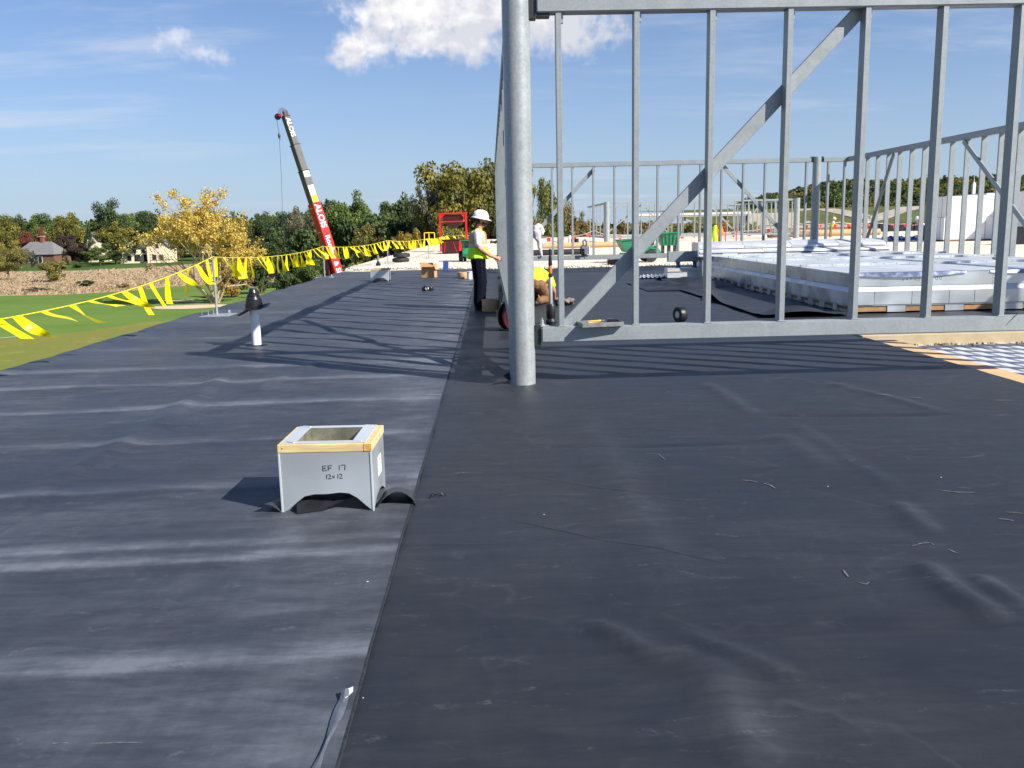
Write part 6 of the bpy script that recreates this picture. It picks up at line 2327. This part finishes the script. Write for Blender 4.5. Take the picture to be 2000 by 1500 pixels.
T = [
    # left row around the houses
    ('yellow-green tree at the left picture edge', 8, 245, 424, 75, 'tall', 'leaf yellowgreen', 0),
    ('low olive tree at the left edge below the taller one', 8, 190, 478, 70, 'round', 'leaf olive', 1),
    ('dark green tree second from the left edge', 40, 330, 418, 62, 'tall', 'leaf dark', 1),
    ('green tree above the left end of the grey roof', 82, 335, 418, 80, 'round', 'leaf green', 0),
    ('yellow-green tree above the grey roofed house', 132, 330, 415, 72, 'tall', 'leaf yellowgreen', 1),
    ('dusty red tree just above the grey roof', 58, 312, 452, 48, 'round', 'leaf crimson', 2),
    ('small crimson tree behind the chimney', 84, 311, 447, 22, 'tall', 'leaf crimson', 2),
    ('dark purple tree right of the chimney', 127, 311, 453, 42, 'round', 'leaf purple', 1),
    ('dark spruce between the two houses', 173, 300, 443, 38, 'spruce', 'leaf spruce', 0),
    ('tall dark crowned tree behind the houses, highest of the left row', 217, 340, 399, 88, 'tall', 'leaf dark', 2),
    ('dark purple tree low between the houses', 150, 288, 474, 52, 'round', 'leaf purple', 3),
    ('broad yellow-green tree left of the cream house', 232, 285, 434, 92, 'round', 'leaf yellowgreen', 3),
    ('dark low tree in front of the cream house, left side', 222, 280, 470, 62, 'round', 'leaf dark', 4),
    ('round bright green tree on the house lawn', 190, 268, 482, 58, 'round', 'leaf green', 2),
    ('narrow cedar left of the brown house', 62, 272, 488, 17, 'spruce', 'leaf spruce', 1),
    ('thin dark cedar by the gable of the grey roofed house', 122, 285, 484, 16, 'spruce', 'leaf spruce', 1),
    ('grey-olive tree at the corner of the brown house', 35, 262, 482, 46, 'round', 'leaf grey', 1),
    ('olive shrub in the dry grass before the grey roofed house', 100, 178, 499, 62, 'bush', 'leaf olive', 0),
    ('small dark round shrub standing alone in the dry grass', 158, 158, 541, 34, 'bush', 'leaf dark', 1),
    ('low dark shrub on the house lawn left of the round tree', 145, 255, 508, 24, 'bush', 'leaf green', 1),
    ('low brushy scrub at the left edge of the lawn', 60, 146, 558, 62, 'bush', 'leaf grey', 2),
    ('low dark scrub at the edge of the lawn', 110, 146, 566, 46, 'bush', 'leaf brown', 0),
    ('small grey scrub by the lawn, right of the dark round shrub', 232, 150, 549, 26, 'bush', 'leaf brown', 1),
    ('dark green tree behind the left side of the golden tree', 290, 330, 414, 82, 'round', 'leaf dark', 0),
    ('green tree behind the middle of the golden tree', 345, 320, 422, 84, 'round', 'leaf green', 1),
    ('dark tree behind the right side of the golden tree', 405, 300, 414, 92, 'tall', 'leaf dark', 0),
    ('olive tree behind the right edge of the golden tree', 458, 250, 424, 92, 'round', 'leaf olive', 0),
    ('dark tree left of the hoist line', 512, 220, 411, 78, 'tall', 'leaf dark', 1),
    ('dark green tree right of the hoist line', 560, 200, 416, 76, 'round', 'leaf spruce', 2),
    # middle belt
    ('grey leafed thin tree left of the crane boom', 592, 150, 405, 66, 'open', 'leaf grey', 0),
    ('dark olive tree low behind the hoist line', 540, 160, 446, 84, 'round', 'leaf dark', 3),
    ('big dark green tree right of the crane boom', 690, 165, 376, 128, 'round', 'leaf green', 3),
    ('rounded green tree far between the boom tree and the big one', 762, 210, 395, 72, 'round', 'leaf green', 0),
    ('olive tree low right of the crane boom', 722, 135, 440, 86, 'round', 'leaf olive', 2),
    ('brownish tree in the hedge row right of the crane', 778, 125, 446, 66, 'open', 'leaf brown', 1),
    ('orange-yellow low tree left of the red hopper', 800, 118, 440, 54, 'round', 'leaf orange', 1),
    ('dark tree left of the tallest tree', 806, 150, 402, 60, 'tall', 'leaf dark', 2),
    ('sparse grey-leafed tree leaning against the tallest tree', 842, 128, 347, 74, 'open', 'leaf grey', 1),
    ('tallest yellow-green tree behind the red hopper', 908, 130, 302, 185, 'round', 'leaf yellowgreen', 4),
    ('second yellow-green crown left of the tallest tree', 868, 142, 338, 110, 'round', 'leaf olive', 5),
    ('green crown behind the wall top right of the tallest tree', 945, 140, 312, 110, 'round', 'leaf yellowgreen', 1),
    ('large olive tree behind the standing worker', 968, 126, 334, 110, 'tall', 'leaf olive', 0),
    ('green tree low behind the red hopper', 878, 112, 424, 84, 'round', 'leaf olive', 3),
    ('olive tree behind the column', 1032, 124, 322, 112, 'round', 'leaf olive', 2),
    ('dark green tree right of the column', 1066, 132, 356, 72, 'round', 'leaf green', 0),
    ('brown autumn tree right of the column', 1100, 140, 398, 80, 'round', 'leaf brown', 2),
    ('brown-green shrub tree left of the distant frame', 1140, 146, 414, 66, 'round', 'leaf brown', 3),
    ('low brown shrub inside the distant frame', 1205, 150, 426, 60, 'bush', 'leaf brown', 2),
    ('dark shrub right of the low brown shrub in the distant frame', 1232, 230, 432, 40, 'bush', 'leaf olive', 2),
    # hedge at the foot
    ('dark shrub at the lawn end, left of the crane', 500, 128, 492, 64, 'bush', 'leaf dark', 0),
    ('dark shrub beneath the flag line left of the second stanchion', 556, 118, 484, 78, 'bush', 'leaf dark', 2),
    ('green-black shrub just left of the second stanchion', 612, 108, 490, 74, 'bush', 'leaf green', 0),
    ('olive shrub right behind the crane boom', 700, 100, 484, 84, 'bush', 'leaf olive', 1),
    ('brownish shrub left of the third stanchion', 742, 95, 470, 66, 'bush', 'leaf brown', 1),
    ('dark shrub above the stacked tyres', 792, 98, 466, 66, 'bush', 'leaf dark', 1),
    ('dry brown shrub at the lawn end below the golden tree', 468, 138, 514, 60, 'bush', 'leaf brown', 0),
    ('golden shrub at the lawn edge below the golden tree', 440, 122, 498, 66, 'bush', 'leaf orange', 2),
]
for a in T:
    tree(*a)


# golden tree: branching skeleton with leaf tufts
def golden():
    r = random.Random(5)
    D = 108.0
    p0 = gnd(421, 592, GZ)
    D = p0.y
    t = thing('golden_tree', 'golden leaved autumn tree with pale forked limbs beyond the roof edge', 'tree', (p0.x, p0.y, GZ))
    br = MB()
    tips = []

    def grow(p, d, L, rad, lev):
        n = 4
        pts, rs = [p], [rad]
        q = p.copy()
        dd = d.copy()
        for i in range(n):
            dd = (dd + Vector((r.gauss(0, .12), r.gauss(0, .12), r.gauss(.04, .07)))).normalized()
            q = q + dd * (L / n)
            pts.append(q.copy())
            rs.append(rad * (1 - .5 * (i + 1) / n))
        br.path(pts, rs, 7 if lev < 2 else 5)
        if lev >= 2:
            for k in (2, 3, 4):
                tips.append((pts[k], lev))
        if lev < 4:
            for i in range(3 if lev < 3 else 2):
                k = r.choice((2, 3, 4)) if i else 4
                ax_ = Vector((r.gauss(0, 1), r.gauss(0, 1), r.gauss(0, .35)))
                nd = (dd * .9 + ax_.normalized() * r.uniform(.45, .85)).normalized()
                grow(pts[k], nd, L * r.uniform(.58, .8), rs[k] * .78, lev + 1)
    for i, (dx, dy, L, rad) in enumerate(((-.10, .0, 5.2, .26), (.45, .12, 4.6, .22), (-.62, -.1, 4.4, .2), (.15, -.35, 4.8, .18), (-.3, .3, 4.6, .18), (.75, -.15, 4.0, .16), (-.9, .1, 4.2, .15))):
        grow(Vector((dx * .5, dy * .5, 0)), Vector((dx, dy, 1)).normalized(), L, rad, 0)
    Z = max(v[2] for v in br.v)
    Htarget = (CAM_H - GZ) + (458 - 366) / FPX * D
    kz = Htarget / (Z + .5)
    xs__ = [v[0] for v in br.v]
    wx = max(abs(min(xs__)), abs(max(xs__)))
    kx = (166 / FPX * D) / wx
    br.v = [(v[0] * kx, v[1] * kx, v[2] * kz) for v in br.v]
    o = br.build('trunk', 'pale bark', t)
    q = []
    rr = np.random.default_rng(3)
    for tp_, lev in tips:
        c = np.array((tp_.x * kx, tp_.y * kx, tp_.z * kz))
        if c[2] < (7.6 if c[0] < 1.5 else 4.5) + rr.normal() * .5 and rr.random() < .93:
            continue
        if rr.random() < .66:
            continue
        k = rr.integers(22, 64)
        pos = c + rr.normal(size=(k, 3)) * (.30, .30, .27)
        nm = rr.normal(size=(k, 3)) + (0, 0, .3)
        nm /= np.linalg.norm(nm, axis=1)[:, None]
        t1 = np.cross(nm, rr.normal(size=(k, 3)))
        t1 /= np.linalg.norm(t1, axis=1)[:, None]
        t2 = np.cross(nm, t1)
        s = (.085 * rr.uniform(.7, 1.4, k))[:, None]
        q.append(np.stack([pos - t1 * s - t2 * s * .6, pos + t1 * s * .7 - t2 * s, pos + t1 * s + t2 * s * .5, pos - t1 * s * .5 + t2 * s], 1))
    q = np.concatenate(q)
    obj('crown', soup_mesh('crown', q, rr.random(len(q))), 'leaf gold', t)


golden()

# background wood closing the row, read as one mass
def wood(name, label, items, kinds, leafm, seed, npt=420):
    r = np.random.default_rng(seed)
    Q, Tt = [], []
    for (px, D, top, wpx) in items:
        hy = 446 - (px - 957) * 0.022
        H = (hy - top) / FPX * D + (CAM_H - GZ)
        W_ = wpx / FPX * D
        p = at(px, hy, D)
        kd = kinds[r.integers(len(kinds))]
        q, t, _ = crown_quads(int(npt * 2.2), kd, .030, int(r.integers(1e6)))
        q = q * (W_, W_, H) + (p.x, D, GZ)
        Q.append(q)
        Tt.append(np.clip(t * .6 + r.random() * .5, 0, 1))
    o = obj(name, soup_mesh(name, np.concatenate(Q), np.concatenate(Tt)), leafm)
    return tag(o, label, 'woodland', kind='stuff')


it = []
for i in range(120):
    px = random.uniform(-120, 600)
    it.append((px, random.uniform(350, 420), random.uniform(419, 446) - (6 if px > 200 else 0), random.uniform(50, 90)))
wood('woodland', 'far wood behind the houses on the left', it, ['round', 'tall'], 'leaf green', 4, 500)
it = []
for i in range(60):
    px = random.uniform(-100, 600)
    it.append((px, random.uniform(335, 350), random.uniform(445, 475), random.uniform(50, 80)))
wood('woodland', 'olive undergrowth of the wood behind the houses', it, ['round', 'bush'], 'leaf olive', 5, 420)
it = []
for i in range(46):
    px = random.uniform(560, 1080)
    it.append((px, random.uniform(140, 190), random.uniform(418, 455), random.uniform(60, 100)))
wood('woodland', 'dense undergrowth behind the middle trees', it, ['bush', 'round'], 'leaf dark', 6, 900)
it = []
for i in range(26):
    px = random.uniform(1080, 1300)
    it.append((px, random.uniform(150, 260), random.uniform(428, 446), random.uniform(40, 70)))
wood('woodland', 'brown brush beyond the roof behind the distant frame', it, ['bush', 'round'], 'leaf brown', 8, 700)
it = []
for i in range(40):
    px = random.uniform(1230, 1480)
    it.append((px, random.uniform(420, 560), random.uniform(432, 441) - (px - 1230) * .02, random.uniform(26, 46)))
wood('woodland', 'low tree belt under the distant overpass', it, ['bush', 'round'], 'leaf olive', 9, 380)

it = []
for i in range(40):
    px = random.uniform(600, 880)
    it.append((px, random.uniform(172, 205), random.uniform(398, 440) + 14 * math.sin(px * .045), random.uniform(50, 100)))
wood('woodland', 'dark wood filling the gap between the crane and the tallest tree', it, ['round', 'tall'], 'leaf dark', 15, 900)

# ------------------------------------------------------------------ houses on the left
def house(label, cx, y, w, d, wall_h, roof_h, mw, mr, rot, gable_front=None, chimney=None, wins=()):
    t = thing('house', label, 'house', (cx, y, GZ), rot)
    wl = MB()
    wl.bb(-w / 2, w / 2, -d / 2, d / 2, 0, wall_h)
    wl.build('wall', mw, t, smooth=False)
    e = .5
    z = wall_h
    rf = MB()
    hip = w * .22
    A = [(-w / 2 - e, -d / 2 - e, z - .15), (w / 2 + e, -d / 2 - e, z - .15), (w / 2 + e, d / 2 + e, z - .15), (-w / 2 - e, d / 2 + e, z - .15), (-w / 2 + hip, 0, z + roof_h), (w / 2 - hip, 0, z + roof_h)]
    rf.add(A, [(0, 1, 5, 4), (1, 2, 5), (2, 3, 4, 5), (3, 0, 4), (3, 2, 1, 0)])
    r_ = rf.build('roof', mr, t, smooth=False)
    if gable_front:
        gx, gw, gd, gh = gable_front
        MB().bb(gx - gw / 2, gx + gw / 2, -d / 2 - gd, -d / 2 - .002, 0, wall_h).build('wing_wall', mw, t, smooth=False)
        MB().prism([(-gw / 2, 0), (gw / 2, 0), (0, gh)], ((gx, -d / 2 - gd, wall_h + .002), (1, 0, 0), (0, 0, 1)), -(gd + d * .4)).build('gable', mw, t, smooth=False)
        for s in (-1, 1):
            L = math.hypot(gw / 2 + .4, gh)
            MB().add([(gx, -d / 2 - gd - .4, wall_h + gh + .15), (gx + s * (gw / 2 + .5), -d / 2 - gd - .4, wall_h - .15), (gx + s * (gw / 2 + .5), -d * .1, wall_h - .15), (gx, -d * .1, wall_h + gh + .15),
                      (gx, -d / 2 - gd - .4, wall_h + gh + .35), (gx + s * (gw / 2 + .6), -d / 2 - gd - .4, wall_h + .05), (gx + s * (gw / 2 + .6), -d * .1, wall_h + .05), (gx, -d * .1, wall_h + gh + .35)],
                     [(0, 1, 2, 3), (7, 6, 5, 4), (0, 4, 5, 1), (2, 6, 7, 3), (1, 5, 6, 2), (3, 7, 4, 0)]).build('wing_roof', mr, t, smooth=False)
    if chimney:
        MB().bb(chimney - .45, chimney + .45, -.5, .5, z, z + roof_h + 1.6).build('chimney', 'brick', r_, smooth=False)
        MB().bb(chimney - .75, chimney + .75, -.65, .65, z + roof_h + 1.601, z + roof_h + 1.8).build('chimney_cap', 'concrete', r_, smooth=False)
    for (wx, wz, ww, wh, yy) in wins:
        f = MB().bb(wx - ww / 2 - .12, wx + ww / 2 + .12, yy - .08, yy - .01, wz - .12, wz + wh + .12).build('window', 'white paint', t, smooth=False)
        MB().bb(wx - ww / 2, wx + ww / 2, yy - .10, yy - .082, wz, wz + wh).build('pane', 'glass dark', f, smooth=False)
    return t


h1 = at(83, 500, 300)
house('long brown house with grey hipped roof and brick chimney', h1.x, 300, 13.5, 9, 3.4, 4.0, 'siding brown', 'shingle grey', R(-6), None, 0.6, ((-4, .9, 1.6, 1.5, -4.5), (-1, .9, 1.8, 1.5, -4.5), (2, .5, 1.2, 2.2, -4.5)))
h2 = at(293, 500, 292)
house('cream house with grey roof, white trimmed windows and a front gable', h2.x, 292, 14.5, 9, 5.0, 2.8, 'siding cream', 'shingle grey', R(4), (4.5, 6.5, 2.5, 3.2), None,
      ((-5, .8, 1.2, 1.6, -4.5), (-2.6, .6, 1.8, 2.2, -4.5), (-3.4, 3.2, 1.2, 1.2, -4.5), (-.6, 3.2, 1.2, 1.2, -4.5), (.1, .5, 1.4, 2.2, -4.5), (3.4, 1.0, 1.3, 1.6, -7.0), (5.6, 1.0, 1.3, 1.6, -7.0), (4.5, 4.6, 1.0, 1.2, -7.0)))
dk_ = thing('house_deck', 'brown wooden deck at the right end of the cream house', 'deck', (at(316, 507, 282).x, 282, GZ))
MB().bb(-3, 3, -2, 2, .9, 1.1).build('floor', 'siding brown', dk_, smooth=False)
for x in (-2.9, -1, 1, 2.9):
    MB().bb(x - .08, x + .08, -2, -1.84, 0, 2.0).build('post', 'siding brown', dk_, smooth=False)
MB().bb(-3, 3, -2.05, -1.95, 1.9, 2.0).build('rail', 'siding brown', dk_, smooth=False)
h3 = at(192, 478, 318)
house('cream gable peeking between the trees', h3.x, 318, 5.5, 7, 7.2, 1.5, 'siding cream', 'shingle grey', 0, (0, 4, 1.0, 2.6))

# ------------------------------------------------------------------ far right: slope, roads, overpass, hill
SL0, SL1 = 560.0, 760.0


def slope_z(Y):
    return -5.0 + (Y - SL0) * 0.085


def onslope(px, py):
    d = ray(px, py)
    # z = CAM_H + t dz = -5 + (t dy - SL0) * .085
    t = (-5.0 - SL0 * .085 - CAM_H) / (d.z - .085 * d.y)
    return Vector((d.x * t, d.y * t, CAM_H + d.z * t))


tag(obj('embankment', grid_mesh('embankment', np.linspace(150, 700, 20), spaced([(480, SL0, 4), (SL0, SL1, 14), (SL1, 1000, 5)]), lambda X, Y: np.where(Y < SL0, -7 + (Y - 480) * .025, np.minimum(slope_z(Y), slope_z(SL1) + (Y - SL1) * .02))), 'bank grass'), kind='structure')


def slope_sheet(name, pix, m_, lift=.35):
    vs = []
    for a in pix:
        p = onslope(*a)
        vs.append((p.x, p.y, p.z + lift))
    return tag(MB().add(vs, [tuple(range(len(vs)))]).build(name, m_, None, smooth=False), kind='structure')


slope_sheet('road', [(1440, 449), (1880, 441), (1880, 436), (1620, 440), (1440, 444)], 'road')
slope_sheet('dirt_strip', [(1440, 456), (1880, 449), (1880, 442), (1440, 450)], 'earth', .3)
slope_sheet('road', [(1590, 409), (1630, 408), (1665, 413), (1700, 421), (1700, 432), (1660, 424), (1625, 416)], 'road')
slope_sheet('road', [(1695, 424), (1730, 414), (1760, 405), (1800, 403), (1800, 408), (1766, 416), (1735, 428), (1700, 436)], 'road')
slope_sheet('road', [(1556, 413), (1592, 411), (1592, 408), (1556, 409)], 'road')
for k, (px, py, m_, lb) in enumerate(((1576, 437, 'car white', 'tiny white car on the distant road'), (1694, 436, 'car white', 'white van on the distant road right of the far worker'), (1691, 440, 'car dark', 'dark car on the distant road in front of the white van'), (1520, 441, 'car dark', 'dark car on the distant road behind the second frame'))):
    p = onslope(px, py)
    t = thing('car', lb, 'car', (p.x, p.y, p.z + .4), R(4), 'cars on the distant road')
    MB().prism([(-2.2, .35), (2.2, .35), (2.25, .9), (1.3, 1.05), (.8, 1.6 + (.5 if 'van' in lb[:10] else 0)), (-1.4, 1.6 + (.5 if 'van' in lb[:10] else 0)), (-2.1, 1.0)], ((0, .9, 0), (1, 0, 0), (0, 0, 1)), 1.8).build('body', m_, t, .06)
    MB().prism([(1.1, 1.08), (.72, 1.5), (-1.3, 1.5), (-1.8, 1.08)], ((0, -.905, 0), (1, 0, 0), (0, 0, 1)), .01).build('window', 'glass dark', t)
    for x in (-1.4, 1.4):
        for y in (-.8, .8):
            MB().lathe([(0, -.1), (.33, -.1), (.33, .1), (0, .1)], 12, (x, y, .33), Euler((R(90), 0, 0)).to_matrix()).build('wheel', 'tyre rubber', t)
sg = onslope(1776, 438)
sgn = thing('road_sign', 'green highway guide sign beside the distant road', 'sign', (sg.x, sg.y, sg.z))
k_ = sg.y / FPX
MB().bb(-6.5 * k_, 6.5 * k_, -.08, .08, 9 * k_, 18 * k_).build('panel', 'sign green', sgn)
for x in (-4, 4):
    MB().bb(x * k_ - .12, x * k_ + .12, .09, .3, 0, 17 * k_).build('post', 'galvanized steel', sgn)
for z, a, b in ((15.5, -3.5, 3), (12.8, -4.8, 1), (11.0, -4.8, 4.6)):
    MB().bb(a * k_, b * k_, -.10, -.082, z * k_, (z + .9) * k_).build('lettering', 'white ink', sgn)
# overpass
ov = thing('overpass', 'distant concrete highway overpass seen through the frames', 'bridge', (0, 620, 0))
A, B = at(1245, 421, 620), at(1462, 416, 620)
zt = (A.z + B.z) / 2
MB().bb(A.x, B.x, -6, 6, zt - 1.7, zt).build('deck', 'concrete', ov, smooth=False)
MB().bb(A.x, B.x, -6.25, -6.01, zt - .6, zt + 1.0).build('parapet', 'white paint', ov, smooth=False)
MB().bb(A.x, B.x, 6.01, 6.25, zt - .2, zt + 1.0).build('parapet', 'concrete', ov, smooth=False)
for px in (1290, 1335, 1418):
    x = at(px, 430, 620).x
    MB().bb(x - .8, x + .8, -4, 4, -7, zt - 1.701).build('pier', 'concrete', ov, smooth=False)
MB().bb(B.x - 2, B.x + 30, -7, 7, -7, zt - .3).build('abutment', 'concrete', ov, smooth=False)

# wooded hill
def hill_top(px):
    return np.interp(px, [1390, 1415, 1470, 1540, 1600, 1650, 1700, 1760, 1840, 1920, 2000, 2200], [420, 400, 386, 372, 358, 352, 352, 350, 346, 344, 342, 338])


HY0, HY1 = 820.0, 1150.0


def hill_z(X, Y):
    px = 957 + X / np.maximum(Y, 1) * FPX
    hy = 446 - (px - 957) * .022
    crest = (hy - hill_top(px)) / FPX * HY1 + CAM_H - 11
    s = np.clip((Y - HY0) / (HY1 - HY0), 0, 1)
    bk_ = np.clip((2000 - Y) / 700, 0, 1)
    return np.maximum(-7, -7 + (crest + 7) * s ** .75 * bk_) + 0 * X


tag(obj('hill', grid_mesh('hill', np.linspace(180, 1500, 70), np.linspace(HY0 - 60, 2050, 50), hill_z), 'hill soil'), kind='structure')


def hill_wood(label, leafm, n, seed):
    r = np.random.default_rng(seed)
    Q, Tt = [], []
    while len(Q) < n:
        Y = r.uniform(HY0, HY1 + 60)
        px = r.uniform(1380, 2120)
        X = (px - 957) / FPX * Y
        z = float(hill_z(np.array([X]), np.array([Y]))[0])
        if z < -5.5:
            continue
        h = r.uniform(9, 15) * (.55 if px < 1440 else 1)
        q, t, _ = crown_quads(260, 'round', .060, int(r.integers(1e6)))
        W_ = h * r.uniform(.8, 1.1)
        Q.append(q * (W_, W_, h) + (X, Y, z - 1))
        Tt.append(np.clip(t * .5 + r.random() * .6, 0, 1))
    o = obj('hill_wood', soup_mesh('hill_wood', np.concatenate(Q), np.concatenate(Tt)), leafm)
    tag(o, label, 'woodland', kind='stuff')


hill_wood('dark green wood covering the distant hill', 'leaf dark', 420, 21)
hill_wood('mid green trees in the distant hillside wood', 'leaf green', 240, 22)
hill_wood('olive and yellowing trees in the distant hillside wood', 'leaf olive', 200, 23)
hill_wood('brown turning trees in the distant hillside wood', 'leaf brown', 70, 24)
sp = at(1902, 362, 800)
spx = thing('church_steeple', 'thin white church steeple rising from the hillside wood', 'steeple', (sp.x, 800, 0))
zb = float(hill_z(np.array([sp.x]), np.array([800.]))[0])
MB().bb(-1.3, 1.3, -1.3, 1.3, zb - 1, sp.z + 1.2).build('tower', 'white paint', spx, smooth=False)
MB().lathe([(1.5, sp.z + 1.2), (1.1, sp.z + 2.2), (.45, sp.z + 2.8), (0.0, sp.z + 9.5)], 8).build('spire', 'white paint', spx, smooth=False)
for px, top, D, lb in ((1802, 378, 520, 'thin pale light pole left of the foam stacks'), (1630, 390, 640, 'pale utility pole on the distant hillside'), (1735, 382, 640, 'second pale utility pole on the distant hillside')):
    a = at(px, top, D)
    o = MB().tube((a.x, D, -7), (a.x, D, a.z), .22, .14, 8).build('utility_pole', 'concrete')
    tag(o, lb, 'pole', 'distant poles')

scene.cycles.max_bounces = 6
scene.cycles.diffuse_bounces = 3
scene.cycles.glossy_bounces = 3
scene.cycles.transmission_bounces = 4
scene.cycles.transparent_max_bounces = 6
